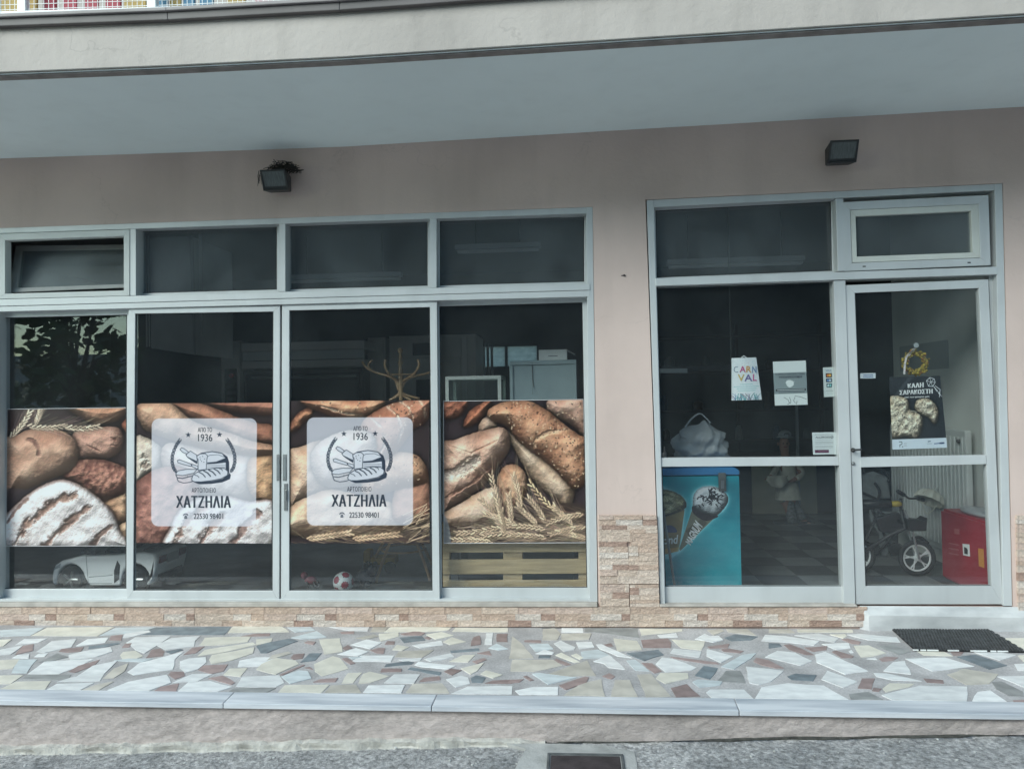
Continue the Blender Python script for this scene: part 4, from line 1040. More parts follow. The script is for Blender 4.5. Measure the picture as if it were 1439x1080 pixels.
def poster_two():
    s = Sheet(SZ, int(SZ * 1.03), (42, 58, 708, 742), (46, 36, 38))
    s.loaf([(30, 230), (110, 235), (180, 300), (150, 390), (100, 415), (30, 450)], (226, 218, 196), (176, 160, 136), 60, seed=21, slashes=[([(80, 320), (95, 345), (85, 370)], 26, (120, 100, 84))])
    s.loaf([(180, 262), (400, 278), (560, 305), (640, 330), (640, 520), (400, 530), (200, 430)], (236, 220, 202), (196, 164, 138), 110, seed=22)
    s.loaf([(600, 330), (720, 315), (720, 560), (650, 540), (590, 470)], (226, 178, 122), (176, 118, 76), 60, seed=23, rough=.9)
    s.loaf([(360, 45), (720, 40), (720, 118), (560, 112), (440, 90)], (170, 106, 80), (110, 62, 46), 60, seed=25)
    s.loaf([(180, 45), (360, 62), (500, 112), (610, 152), (720, 175), (720, 268), (560, 245), (420, 192), (300, 140)], (196, 128, 92), (120, 68, 48), 70, seed=26)
    s.loaf([(38, 95), (70, 55), (200, 55), (330, 150), (500, 205), (610, 245), (720, 268), (720, 305), (610, 318), (450, 296), (300, 265), (150, 218), (75, 180)], (222, 176, 136), (170, 118, 86), 75, seed=24)
    s.loaf([(30, 480), (90, 410), (150, 376), (260, 370), (335, 430), (365, 520), (345, 640), (300, 760), (30, 760)], (172, 112, 94), (112, 66, 56), 110, seed=27, cell=10, grain=.4, rough=1.0)
    fl = [([(240, 760), (268, 682), (330, 600), (380, 560)], 24, (124, 96, 84)), ([(355, 760), (400, 680), (470, 600)], 26, (124, 94, 82)), ([(515, 760), (570, 672), (645, 590)], 24, (118, 92, 84))]
    s.loaf([(212, 770), (216, 655), (262, 575), (350, 522), (480, 510), (600, 536), (720, 545), (720, 770)], (176, 142, 126), (110, 82, 74), 60, flour=1.0, slashes=fl, seed=28, rough=.8)
    s.grade(.02, (1.05, 1.0, .99), .80, .80)
    panel(s, 117, 133, 632, 660, 36)
    z = lambda x, y: ((240 + x / 6.747 - 180) * 3.482, (580 + y / 6.75 - 550) * 3.482)
    logo(s, 0, 0, z)
    return s
def poster_three():
    s = Sheet(SZ, int(SZ * 1.03), (44, 45, 724, 742), (38, 30, 32))
    s.loaf([(38, 170), (80, 110), (140, 76), (158, 108), (90, 180), (50, 200)], (176, 112, 72), (92, 50, 34), 30, seed=31, rough=1.4, cell=7, grain=.5)
    s.loaf([(110, 40), (480, 36), (492, 84), (430, 122), (300, 132), (180, 95)], (226, 166, 116), (158, 92, 62), 60, seed=32, slashes=[([(200, 70), (300, 105), (400, 118)], 9, (240, 214, 176))], seeds=30)
    s.loaf([(34, 310), (100, 270), (200, 238), (330, 250), (390, 400), (300, 490), (150, 530), (34, 570)], (236, 200, 164), (186, 136, 98), 110, seed=34, rough=.8)
    s.loaf([(34, 580), (120, 520), (250, 480), (420, 520), (570, 560), (570, 690), (34, 700)], (236, 200, 160), (190, 142, 102), 90, seed=37, rough=.8)
    s.loaf([(560, 480), (640, 450), (730, 440), (730, 610), (640, 650), (550, 625)], (196, 132, 98), (136, 82, 60), 60, seed=36)
    s.loaf([(400, 410), (480, 330), (560, 298), (650, 308), (702, 350), (722, 420), (700, 452), (560, 485), (420, 525)], (228, 172, 122), (164, 104, 70), 90, seed=35, seeds=70)
    cs = [([(585, 50), (625, 80), (645, 125), (640, 180)], 10, (244, 216, 178)), ([(520, 75), (575, 120), (595, 180), (570, 260)], 10, (244, 216, 178)), ([(675, 45), (700, 80), (705, 130)], 9, (244, 216, 178)), ([(440, 130), (500, 180), (510, 260), (480, 320)], 10, (244, 216, 178))]
    s.loaf([(400, 150), (450, 105), (520, 68), (600, 46), (735, 30), (735, 100), (695, 165), (652, 185), (565, 300), (480, 345), (380, 300), (380, 210)], (206, 134, 96), (136, 74, 50), 90, seed=33, slashes=cs, seeds=80)
    s.loaf([(150, 300), (260, 210), (400, 190), (470, 250), (430, 400), (300, 470), (180, 440)], (244, 226, 204), (206, 176, 146), 100, seed=39, rough=.5)
    s.straws(90, (44, 655, 724, 740), 4, 14, 110, 5)
    s.ear((130, 722), (345, 690), 11, 17, 60, seed=8, col=(204, 170, 128)); s.ear((355, 722), (580, 698), 11, 17, 60, seed=9, col=(196, 160, 118))
    s.straws(46, (590, 600, 720, 740), -28, 12, 130, 6, col=(220, 188, 140), wd=4)
    s.grade(.02, (1.05, 1.0, .99), .80, .80)
    panel(s, 128, 127, 645, 655, 36)
    z = lambda x, y: ((240 + 218.5 + x / 6.747 - 395) * 3.482, (580 - 1.7 + y / 6.75 - 550) * 3.482)
    logo(s, 0, 0, z)
    return s
def poster_four():
    s = Sheet(SZ, int(SZ * 1.005), (64, 44, 757, 741), (40, 32, 36))
    s.loaf([(55, 60), (120, 40), (190, 42), (160, 108), (75, 135)], (176, 98, 66), (92, 44, 32), 40, seed=41, rough=1.4, cell=8, grain=.5)
    s.loaf([(160, 165), (200, 88), (300, 40), (285, 90), (240, 150), (190, 175)], (186, 104, 66), (104, 52, 34), 45, seed=42, rough=1.4, cell=8, grain=.5)
    s.loaf([(240, 160), (290, 118), (330, 175), (245, 215)], (216, 184, 150), (166, 124, 94), 40, seed=43)
    s.loaf([(578, 95), (600, 35), (775, 35), (775, 230), (700, 172), (620, 128)], (216, 174, 146), (166, 116, 90), 70, seed=44, seeds=25)
    s.loaf([(378, 195), (440, 240), (520, 300), (620, 370), (695, 450), (708, 482), (672, 575), (600, 525), (500, 435), (425, 310)], (232, 204, 166), (192, 152, 112), 70, seed=45, rough=.5, grain=.2)
    s.loaf([(282, 120), (300, 78), (380, 50), (480, 46), (570, 88), (640, 148), (720, 208), (775, 255), (775, 420), (705, 482), (640, 420), (560, 342), (490, 292), (430, 240), (370, 170), (320, 150)], (224, 160, 112), (162, 98, 64), 95, seed=46, rough=.6,
           slashes=[([(500, 290), (515, 240), (580, 205), (680, 190)], 14, (226, 178, 132))], seeds=230)
    s.loaf([(55, 270), (120, 235), (220, 200), (340, 176), (382, 200), (390, 280), (330, 372), (280, 440), (200, 505), (55, 585)], (226, 182, 150), (168, 116, 88), 110, seed=47, rough=.9, cell=18,
           slashes=[([(70, 420), (140, 390), (230, 330)], 34, (226, 212, 190)), ([(90, 260), (200, 300), (330, 240)], 7, (150, 96, 70)), ([(70, 520), (200, 450), (300, 370)], 9, (150, 100, 78))])
    s.loaf([(325, 430), (360, 370), (410, 358), (456, 390), (472, 450), (450, 530), (380, 570), (325, 530)], (216, 164, 118), (152, 98, 66), 60, seed=48, rough=.8, cell=9)
    s.loaf([(55, 600), (160, 538), (240, 490), (330, 468), (350, 560), (300, 650), (120, 668), (70, 655)], (232, 208, 178), (182, 142, 108), 70, seed=49)
    s.fill([(330, 560), (480, 560), (760, 560), (760, 745), (60, 745), (80, 660), (200, 650)], (44, 34, 30), .75, smooth=True)
    s.straws(170, (90, 640, 755, 738), 4, 16, 150, 4, col=(204, 176, 138))
    s.straws(60, (480, 560, 740, 640), 25, 18, 120, 14, col=(150, 124, 92), wd=1.6)
    E_ = [((236, 520), (345, 668), .05), ((296, 395), (352, 600), -.04), ((400, 405), (440, 580), .04), ((480, 440), (660, 620), -.06), ((345, 660), (555, 672), .03), ((200, 720), (420, 690), .04), ((420, 560), (520, 650), 0), ((260, 600), (420, 650), .03), ((120, 690), (330, 665), -.03), ((370, 700), (560, 715), .02), ((100, 725), (300, 735), .02), ((470, 520), (560, 640), .05), ((380, 500), (395, 640), 0), ((620, 690), (755, 720), .02), ((600, 560), (690, 650), -.04), ((330, 560), (360, 690), .02), ((560, 650), (740, 600), .04), ((580, 700), (750, 660), .02)]
    for k, (a, b_, bd) in enumerate(E_):
        s.ear(b_, a, 9, 15, 80, seed=60 + k, col=(206, 176, 136) if k != 3 else (216, 178, 124), bend=bd)
    s.fill([(62, 610), (84, 640), (98, 720), (90, 745), (62, 745)], (120, 140, 150), .6, smooth=True)
    s.grade(.02, (1.05, 1.0, .99), .80, .80)
    return s

def ad_freezer():
    """front of the ice cream chest: turquoise swirls, a coffee cone on the left and a black and white cone beside it"""
    s = Sheet(420, 640, (78, 148, 692, 1085), (26, 150, 170))
    n_ = fbm(s.h, s.w, 190, 5, 4); n2_ = fbm(s.h, s.w, 60, 9, 3)
    g = np.linspace(0, 1, s.h)[:, None]
    base = np.stack([.06 + .10 * n_ + .05 * n2_ + g * .02, .42 + .26 * n_ + .05 * n2_ + g * .04, .50 + .24 * n_ + .04 * n2_ + g * .03], -1)
    s.a = base
    s.fill([(60, 60), (700, 60), (700, 128), (60, 132)], (22, 92, 160))
    s.fill([(60, 125), (700, 122), (700, 134), (60, 138)], (16, 60, 120))
    gl = lambda pts, r: s.mix(.85 * np.exp(-np.clip(-s.sdf(s.T(smooth_poly(pts))), 0, None) / (r * s.k)), np.array((170, 230, 238)) / 255)
    gl([(60, 270), (140, 255), (250, 320), (278, 380), (262, 440), (215, 770), (60, 790)], 12)
    s.fill([(60, 440), (265, 425), (213, 770), (110, 800), (60, 790)], (128, 108, 74))
    s.fill([(60, 470), (262, 440), (250, 520), (60, 560)], (150, 140, 98), .6)
    s.fill([(60, 760), (214, 740), (213, 775), (60, 800)], (190, 140, 70), .8)
    s.fill([(60, 500), (180, 485), (222, 520), (226, 600), (150, 680), (60, 690)], (130, 110, 70), .8, smooth=True)
    s.loaf([(50, 280), (130, 258), (230, 300), (278, 370), (262, 420), (150, 470), (50, 480)], (176, 172, 138), (116, 114, 86), 50, seed=71, rough=1.6, cell=16, shadow=.2)
    for k in range(26):
        q = np.random.default_rng(k); x, y = q.uniform(95, 250), q.uniform(285, 430); a = q.uniform(.2, 1.2)
        s.line([(x, y), (x + 28 * math.cos(a), y + 28 * math.sin(a))], 7, (116, 116, 80), .7)
    s.fill([(100, 570), (150, 555), (190, 580), (195, 615), (110, 610)], (30, 52, 110), .9, smooth=True)
    gl([(330, 300), (400, 238), (500, 232), (580, 280), (606, 350), (570, 430), (500, 490), (230, 765), (222, 745), (320, 440)], 12)
    s.fill([(318, 440), (345, 390), (520, 470), (500, 492), (225, 770), (215, 755)], (112, 112, 96))
    s.fill([(270, 600), (400, 500), (440, 540), (300, 680)], (60, 56, 50), .55)
    s.fill([(322, 405), (350, 392), (420, 450), (520, 475), (500, 500), (420, 520), (335, 460)], (48, 40, 44), smooth=True)
    s.loaf([(330, 370), (342, 295), (400, 240), (500, 234), (580, 282), (606, 350), (560, 430), (500, 478), (400, 450), (335, 405)], (240, 244, 246), (206, 216, 222), 60, seed=72, rough=.5, shadow=0, grain=.1)
    q = np.random.default_rng(4)
    for k in range(95):
        a = q.uniform(0, 6.28); r = abs(q.normal(0, 75))
        x, y = 480 + r * math.cos(a), 320 + r * .75 * math.sin(a)
        if not (345 < x < 600 and 245 < y < 430): continue
        b_ = q.uniform(0, 3.14); l = q.uniform(6, 13)
        s.line([(x - l * math.cos(b_), y - l * math.sin(b_)), (x + l * math.cos(b_), y + l * math.sin(b_))], 9, (34, 36, 44))
    s.grade(.015)
    return s
def ad_lent():
    """dark poster with sliced round loaves and a pale strip of marks along its foot"""
    s = Sheet(300, 380, (118, 345, 605, 968), (34, 38, 44))
    s.a *= (1 + .35 * (fbm(s.h, s.w, 5, 3, 2) - .5))[..., None]
    s.loaf([(340, 600), (370, 550), (470, 540), (540, 600), (556, 680), (512, 765), (450, 700), (400, 688), (350, 640)], (240, 220, 184), (186, 152, 110), 40, seed=81, rough=1.0, cell=8, crumb=True)
    s.loaf([(100, 530), (270, 535), (300, 640), (380, 670), (408, 730), (380, 830), (330, 882), (240, 862), (100, 850)], (244, 224, 186), (192, 158, 114), 50, seed=82, rough=1.2, cell=9, crumb=True)
    s.line([(300, 640), (350, 650), (320, 760)], 8, (226, 206, 168), .7)
    s.fill([(130, 530), (300, 350), (345, 350), (170, 530)], (120, 134, 140), .22)
    w_ = (232, 236, 238)
    hx = [(x + 44, y) for x, y in [(425, 385), (460, 358), (500, 370), (507, 400), (480, 435), (440, 432)]]
    for i in range(6):
        s.line([hx[i], hx[(i + 1) % 6]], 5, w_); s.line([hx[i], (510, 398)], 4, w_)
    for a, b_ in (((490, 435), (520, 470)), ((505, 430), (550, 465)), ((520, 470), (535, 500)), ((550, 465), (540, 495)), ((530, 490), (560, 525)), ((545, 485), (535, 528)), ((495, 440), (515, 478))): s.line([(a[0] + 42, a[1]), (b_[0] + 42, b_[1])], 5, w_)
    s.fill([(100, 882), (620, 882), (620, 980), (100, 980)], (206, 222, 236))
    s.line([(180, 905), (205, 905), (205, 925), (185, 930), (184, 948)], 5, (40, 50, 60)); s.line([(205, 946), (212, 946)], 6, (40, 50, 60))
    for y in (918, 930, 942): s.line([(222, y), (246, y)], 4, (140, 150, 160), .7)
    s.line([(440, 910), (460, 908)], 8, (60, 90, 120)); s.line([(430, 928), (470, 928)], 4, (120, 140, 160)); s.line([(495, 930), (540, 928)], 8, (60, 90, 150)); s.line([(545, 928), (578, 927)], 14, (40, 60, 110))
    s.grade(.015, (1, 1, 1), .7, .85)
    return s
def ad_carnival():
    """pale paper bag: printed leaves at the foot, thin lines of small print, faint confetti"""
    s = Sheet(200, 290, (105, 125, 365, 495), (226, 232, 234))
    q = np.random.default_rng(6)
    for k in range(40):
        x, y = q.uniform(115, 330), q.uniform(140, 200); s.line([(x, y), (x + q.uniform(-8, 8), y + q.uniform(3, 9))], 2.5, (150, 200, 210) if k % 2 else (210, 190, 200), .7)
    for y, x0, x1 in ((357, 180, 300), (376, 122, 355), (394, 150, 330), (412, 160, 322)):
        x = x0
        while x < x1:
            w_ = q.uniform(6, 24); s.line([(x, y), (min(x1, x + w_), y)], 5, (110, 190, 190), .75); x += w_ + 6
    cols = ((60, 150, 150), (130, 90, 110), (90, 120, 170), (40, 120, 130), (150, 160, 180))
    for k in range(46):
        x = q.uniform(120, 350); h = q.uniform(15, 60); a = q.normal(0, .5)
        s.line([(x, 492), (x + math.sin(a) * h * .5, 492 - h * .6), (x + math.sin(a) * h * 1.2, 492 - h)], q.uniform(3, 7), cols[k % 5], .75)
    s.grade(.012)
    return s
def ad_notice():
    """white notice with a grey band, the outline of a mask and illegible small print"""
    s = Sheet(200, 265, (455, 160, 750, 538), (222, 228, 226))
    s.fill([(440, 258), (770, 258), (770, 440), (440, 440)], (138, 150, 152))
    s.fill([(566, 335), (595, 322), (628, 335), (632, 365), (600, 385), (574, 372)], (226, 232, 230), smooth=True)
    s.line([(560, 345), (570, 350)], 4, (226, 232, 230)); s.line([(630, 342), (640, 336)], 4, (226, 232, 230))
    q = np.random.default_rng(3)
    s.fill([(470, 398), (740, 398), (740, 416), (470, 416)], (40, 46, 52))
    x = 484
    while x < 725: w_ = q.uniform(5, 18); s.line([(x, 407), (x + w_, 407)], 7, (200, 206, 206)); x += w_ + 6
    x = 495
    while x < 720: w_ = q.uniform(5, 16); s.line([(x, 428), (x + w_, 428)], 5, (60, 66, 72)); x += w_ + 5
    for pts in ([(540, 470), (575, 490), (588, 520), (570, 530)], [(590, 470), (600, 500), (596, 525)], [(640, 470), (625, 500), (640, 520)], [(640, 460), (690, 470), (740, 490)], [(650, 530), (656, 505)]): s.line(pts, 3.2, (50, 60, 64))
    s.grade(.012)
    return s
def ad_allergies():
    s = Sheet(150, 142, (788, 762, 992, 950), (218, 224, 224))
    q = np.random.default_rng(8)
    for y, c_ in ((782, 150), (828, 170), (845, 130), (858, 130), (880, 140), (892, 140)):
        x = 812
        while x < 965: w_ = q.uniform(5, 16); s.line([(x, y), (min(966, x + w_), y)], 3.4, (c_, c_ + 4, c_ + 6)); x += w_ + 4
    a = np.linspace(0, 2 * math.pi, 16); s.line([(958 + 11 * math.cos(t_), 804 + 11 * math.sin(t_)) for t_ in a], 3.5, (70, 80, 84)); s.line([(952, 804), (957, 810), (965, 798)], 3, (70, 80, 84))
    s.fill([(806, 910), (926, 910), (926, 936), (806, 936)], (92, 44, 70))
    s.line([(835, 923), (912, 923)], 5, (150, 110, 130))
    s.grade(.01)
    return s
def ad_pay():
    s = Sheet(100, 262, (876, 216, 980, 465), (206, 214, 212))
    s.fill([(900, 266), (958, 266), (958, 302), (900, 302)], (50, 40, 36)); s.fill([(900, 310), (958, 310), (958, 342), (900, 342)], (40, 50, 70)); s.fill([(904, 352), (958, 352), (952, 386), (904, 386)], (30, 60, 74))
    for x, c_ in ((920, (210, 120, 50)), (938, (226, 170, 70))): s.line([(x, 284), (x + .5, 284)], 24, c_)
    for x, c_ in ((920, (90, 130, 180)), (938, (180, 200, 214))): s.line([(x, 326), (x + .5, 326)], 22, c_)
    s.fill([(914, 358), (930, 358), (926, 380), (910, 380)], (190, 220, 220)); s.fill([(934, 358), (950, 358), (946, 380), (930, 380)], (120, 190, 190))
    s.line([(896, 415), (965, 415)], 3, (120, 130, 130))
    s.grade(.01)
    return s
# ------------------------------------------------------------------ sheets in the windows and their lettering
def sheet(name, quad, y, m, parent=None, th=.0012, cols=1, bulge=0.0):
    """a printed sheet hanging behind the glass: front face carries the print"""
    mb = MB(); uv = []
    n = cols
    for i in range(n + 1):
        f = i / n
        for v in (0, 1):
            tl, tr, br, bl = quad
            a = (tl[0] + (tr[0] - tl[0]) * f, tl[1] + (tr[1] - tl[1]) * f); b_ = (bl[0] + (br[0] - bl[0]) * f, bl[1] + (br[1] - bl[1]) * f)
            p = b_ if v else a
            d = bulge * math.sin(math.pi * f)
            mb.v.append(tuple(P(p[0], p[1], y - d))); uv.append((f, 1 - v))
    for i in range(n):
        mb.f.append((2 * i, 2 * i + 1, 2 * i + 3, 2 * i + 2)); mb.m.append(0)
    k = len(mb.v)
    mb.v += [(v[0], v[1] + th, v[2]) for v in mb.v[:k]]; uv += uv[:k]
    for i in range(n):
        mb.f.append((k + 2 * i, k + 2 * i + 2, k + 2 * i + 3, k + 2 * i + 1)); mb.m.append(0)
    for a, b_ in [(2 * i, 2 * i + 2) for i in range(n)] + [(2 * i + 3, 2 * i + 1) for i in range(n)] + [(1, 0), (2 * n, 2 * n + 1)]:
        mb.f.append((a, b_, k + b_, k + a)); mb.m.append(0)
    mb.uv = uv
    return mb.build(name, m, parent)
def glyphs(s, bold):
    cu = bpy.data.curves.new('lettering', 'FONT'); cu.body = s; cu.size = 1; cu.offset = bold; cu.resolution_u = 3; cu.space_character = 1.12 if s.startswith(('ΧΑΤ', 'ΑΡΤ', 'ΣΑΡ', 'ΚΑΛ')) else 1.0
    o = bpy.data.objects.new('lettering', cu); C.objects.link(o)
    dg = bpy.context.evaluated_depsgraph_get()
    me = bpy.data.meshes.new_from_object(o.evaluated_get(dg))
    v = [tuple(x.co) for x in me.vertices]; f = [tuple(p.vertices) for p in me.polygons]
    bpy.data.objects.remove(o); bpy.data.meshes.remove(me)
    return v, f
def lettering(s, quad, y, m, parent, bold=0.0, name='lettering', plane=None, fat=()):
    """flat letters fitted into quad (clockwise from top left, measured) on the plane y"""
    v, f = glyphs(s, bold)
    x0, x1 = min(a[0] for a in v), max(a[0] for a in v); y0, y1 = min(a[1] for a in v), max(a[1] for a in v)
    tl, tr, br, bl = quad
    mb = MB()
    for a in v:
        u, w = (a[0] - x0) / (x1 - x0), (y1 - a[1]) / (y1 - y0)
        px = (tl[0] * (1 - u) + tr[0] * u) * (1 - w) + (bl[0] * (1 - u) + br[0] * u) * w
        py = (tl[1] * (1 - u) + tr[1] * u) * (1 - w) + (bl[1] * (1 - u) + br[1] * u) * w
        mb.v.append(tuple(P(px, py, y) if plane is None else plane(px, py)))
    mb.f = list(f)
    nv = len(v)
    for i, d in enumerate(fat):                  # heavier strokes: the same letters set again a hair to the side
        for u_, a in enumerate(v):
            p = mb.v[u_]; mb.v.append((p[0] + d, p[1] - .00012 * (i + 1), p[2]))
        mb.f += [tuple(k + nv * (i + 1) for k in q) for q in f]
    mb.m = [0] * len(mb.f)
    return mb.build(name, m, parent)
def rect(x0, y0, x1, y1, lean=0): return [(x0, y0), (x1, y0 - lean), (x1, y1 - lean), (x0, y1)]
ink = mat('print_ink', (.04, .05, .07), .5)
PQ = [[(10, 574.7), (179, 572.5), (177.5, 766.5), (8.5, 767)], [(192.3, 566.7), (383.6, 565.6), (381.5, 763.2), (191.2, 762.5)], [(407.4, 563.2), (603.2, 562.4), (603.6, 763), (407.4, 763)], [(623.2, 563.6), (819.6, 561), (824.6, 762), (624, 763)]]
PL = ['bread print with a floury scored loaf and no logo, leftmost of the four window posters', 'bread poster with the bakery logo, behind the glass above the white toy car', 'bread poster with the bakery logo, behind the glass above the football', 'bread print with a seeded loaf and wheat ears, above the wooden pallet']
PY = [.0815, .0312, .0312, .0815]
edge_m = mat('poster_edge', (.55, .54, .54), .5)
for i, fn in enumerate((poster_one, poster_two, poster_three, poster_four)):
    s_ = fn()
    o = sheet('bread_poster', PQ[i], PY[i], print_mat('bread_print', np.clip(s_.a * 1.05 + .015, 0, 1), film=.30), th=.003)
    tag(o, PL[i], 'poster', 'bread posters in the shop window')
    if i in (0, 3):
        mb = MB(); q = PQ[i]
        for a in range(4):
            b_ = (a + 1) % 4
            d = np.array(P(*q[b_], PY[i])) - np.array(P(*q[a], PY[i])); 
            mb.tube([np.array(P(*q[a], PY[i])) + (0, -.001, 0), np.array(P(*q[b_], PY[i])) + (0, -.001, 0)], .0022, 5)
        mb.build('edging', edge_m, o)
    if i in (1, 2):
        dx, dy = (0, 0) if i == 1 else (218.5, -1.7)
        z = lambda x0, y0, x1, y1: rect(240 + dx + x0 / 6.747, 580 + dy + y0 / 6.75, 240 + dx + x1 / 6.747, 580 + dy + y1 / 6.75)
        yt = PY[i] - .0008
        lettering('ΑΠΟ ΤΟ', z(256, 137, 390, 181), yt, ink, o, 0, fat=(.0008,))
        lettering('1936', z(258, 200, 392, 268), yt, ink, o, 0, fat=(.0012,))
        lettering('ΑΡΤΟΠΟΙΕΙΟ', z(198, 710, 426, 755), yt, ink, o, 0, fat=(.0007,))
        lettering('ΧΑΤΖΗΛΙΑ', z(54, 785, 566, 898), yt, MW['navy'], o, 0, fat=(-.0036, .0036, -.0018, .0018))
        lettering('22530 98401', z(217, 952, 495, 1004), yt, ink, o, 0, fat=(.0011,))
# notices on the inside of the right hand pane (pane at y = .0525)
yn = .060
s_ = ad_carnival()
zz = lambda x, y: (1010 + x / 6, 480 + y / 6)
bag = sheet('paper_bag', [zz(112, 138), zz(316, 132), zz(364, 488), zz(112, 495)], yn + .02, print_mat('bag_print', s_.a, .6), cols=6, th=.02, bulge=.012)
tag(bag, 'white paper carrier bag printed with coloured carnival letters hung in the pane', 'paper bag')
MC = {k: mat('letter_' + k, c_, .6) for k, c_ in dict(slate=(.19, .26, .34), pink=(.55, .10, .26), orange=(.62, .33, .10), yellow=(.62, .46, .14), violet=(.17, .14, .33), blue=(.14, .24, .42)).items()}
CB = [('C', 'slate', 126, 165, 208, 258), ('A', 'pink', 176, 228, 205, 257), ('R', 'orange', 232, 275, 205, 258), ('N', 'blue', 282, 318, 206, 262), ('V', 'yellow', 160, 218, 275, 332), ('A', 'violet', 216, 284, 275, 332), ('L', 'pink', 288, 320, 272, 330)]
for ch, c_, x0, x1, y0, y1 in CB:
    u = ((x0 + x1) / 2 - 112) / 230
    lettering(ch, [zz(x0, y0), zz(x1, y0), zz(x1, y1), zz(x0, y1)], yn + .02 - .012 * math.sin(math.pi * min(1, u)) - .0025, MC[c_], bag, .018 if ch != 'C' else -.01)
mb = MB()
a, b_ = P(*zz(190, 136), yn + .012), P(*zz(235, 136), yn + .012); c_ = P(*zz(212, 118), yn + .01)
mb.tube([a, c_, b_], .003, 6); mb.build('handle', MW['paper'], bag)
s_ = ad_notice()
nt = sheet('mask_notice', [zz(456, 168), zz(734, 158), zz(750, 530), zz(474, 538)], yn, print_mat('notice_print', s_.a, .6))
tag(nt, 'white sheet with a grey band and Greek face mask notice taped to the pane', 'notice')
lettering('Η ΧΡΗΣΗ ΜΑΣΚΑΣ ΕΙΝΑΙ', [zz(480, 266), zz(722, 261), zz(723, 277), zz(481, 282)], yn - .0008, ink, nt, 0, fat=(.0008,))
lettering('ΥΠΟΧΡΕΩΤΙΚΗ', [zz(506, 290), zz(700, 286), zz(701, 304), zz(507, 308)], yn - .0008, ink, nt, 0, fat=(.0012, -.0012))
s_ = ad_pay()
pay = sheet('card_sticker', [zz(878, 217), zz(972, 213), zz(982, 462), zz(888, 466)], yn, print_mat('card_print', s_.a, .5))
tag(pay, 'narrow white card payment sticker at the right edge of the pane', 'sticker')
lettering('VISA', [zz(900, 236), zz(950, 234), zz(951, 250), zz(901, 252)], yn - .0008, MC['blue'], pay, .01)
s_ = ad_allergies()
al = sheet('allergy_sticker', [zz(787, 764), zz(986, 761), zz(994, 948), zz(796, 951)], yn, print_mat('allergy_print', s_.a, .5))
tag(al, 'square white allergy information sticker low in the corner of the pane', 'sticker')
lettering('ALLERGIES', [zz(815, 797), zz(940, 795), zz(941, 812), zz(816, 814)], yn - .0008, ink, al, .006)
# door: opening hours sticker, Lent poster, wreath  (door pane at y = .038)
yd = .0435
hs = sheet('hours_sticker', rect(1208.8, 524.2, 1230.5, 531.6, .3), yd, mat('sticker_white', (.66, .70, .74), .5))
tag(hs, 'small pale rectangular sticker on the door glass left of the wreath', 'sticker')
mb = MB()
for y in (526.3, 529): mb.pbar([(1213, y), (1227, y - .2), (1227, y + .9), (1213, y + 1.1)], yd - .0008, yd - .0002)
mb.build('print_line', mat('blue_print', (.12, .2, .36), .5), hs)
zl = lambda x, y: (1230 + x / 6, 470 + y / 6)
s_ = ad_lent()
lp = sheet('lent_poster', [zl(118, 358), zl(548, 347), zl(606, 952), zl(146, 968)], yd + .006, print_mat('lent_print', s_.a, .3), cols=6, bulge=.004)
tag(lp, 'dark poster of sliced loaves with white Greek lettering on the entrance door', 'poster')
lettering('ΚΑΛΗ', [zl(274, 414), zl(404, 402), zl(404, 444), zl(276, 450)], yd, MW['white'], lp, 0, fat=(-.0016, .0016, .003))
lettering('ΣΑΡΑΚΟΣΤΗ', [zl(204, 470), zl(480, 456), zl(480, 496), zl(206, 508)], yd, MW['white'], lp, 0, fat=(-.0016, .0016, .003))
lettering('από τον φούρνο μας', [zl(246, 520), zl(456, 512), zl(456, 532), zl(248, 538)], yd, MW['white'], lp, 0, fat=(.001,))
wc = P(*zl(335, 234), .10)
wr = thing('flower_wreath', wc, 'ring of dried yellow flowers with a striped ribbon hung on the door glass', 'wreath')
rw = 102 / 6 / F * 5.0 * 1.0
mb = MB(); mb.tube([(wc[0] + rw * .8 * math.cos(a), wc[1], wc[2] + rw * .8 * math.sin(a)) for a in np.linspace(0, 2 * math.pi, 25)], .010, 6, cap=False)
mb.build('ring', mat('straw_ring', (.26, .19, .07), .9), wr)
yf = mat('dried_yellow', (.42, .32, .05), .9, vscale=60, col2=(.22, .17, .04), rand=.2); wf_ = mat('dried_rust', (.22, .09, .03), .9)
mb = MB()
for k in range(230):
    a = rng.uniform(0, 6.283); rr = rw * (.8 + rng.uniform(-.24, .24)); r = rng.uniform(.004, .0095)
    mb.ball((wc[0] + rr * math.cos(a), wc[1] + rng.uniform(-.018, .012), wc[2] + rr * math.sin(a)), r, n=5, m=0 if rng.random() < .85 else 1)
o = mb.build('flower', [yf, wf_], wr); o['kind'] = 'stuff'
mb = MB()
p = [P(*zl(x, y), .07) for x, y in [(245, 332), (250, 250), (262, 190), (300, 150), (335, 120), (325, 118), (290, 165), (285, 180)]]
for i in range(len(p) - 1):
    mb.prism([p[i] + (-.006, 0, 0), p[i] + (.006, 0, 0), p[i + 1] + (.006, 0, .002), p[i + 1] + (-.006, 0, .002)], (0, .001, 0))
mb.build('ribbon', mat('striped_ribbon', (.72, .66, .64), .5, var=.2, vscale=180), wr)
mb = MB(); mb.lathe([(.017, 0), (.015, .006), (.006, .012), (.006, .022)], 14, M=Matrix.Rotation(rad(-90), 4, 'X'), c=P(*zl(345, 90), .0465))
mb.build('suction_cup', mat('clear_rubber', (.35, .38, .38), .25), wr)
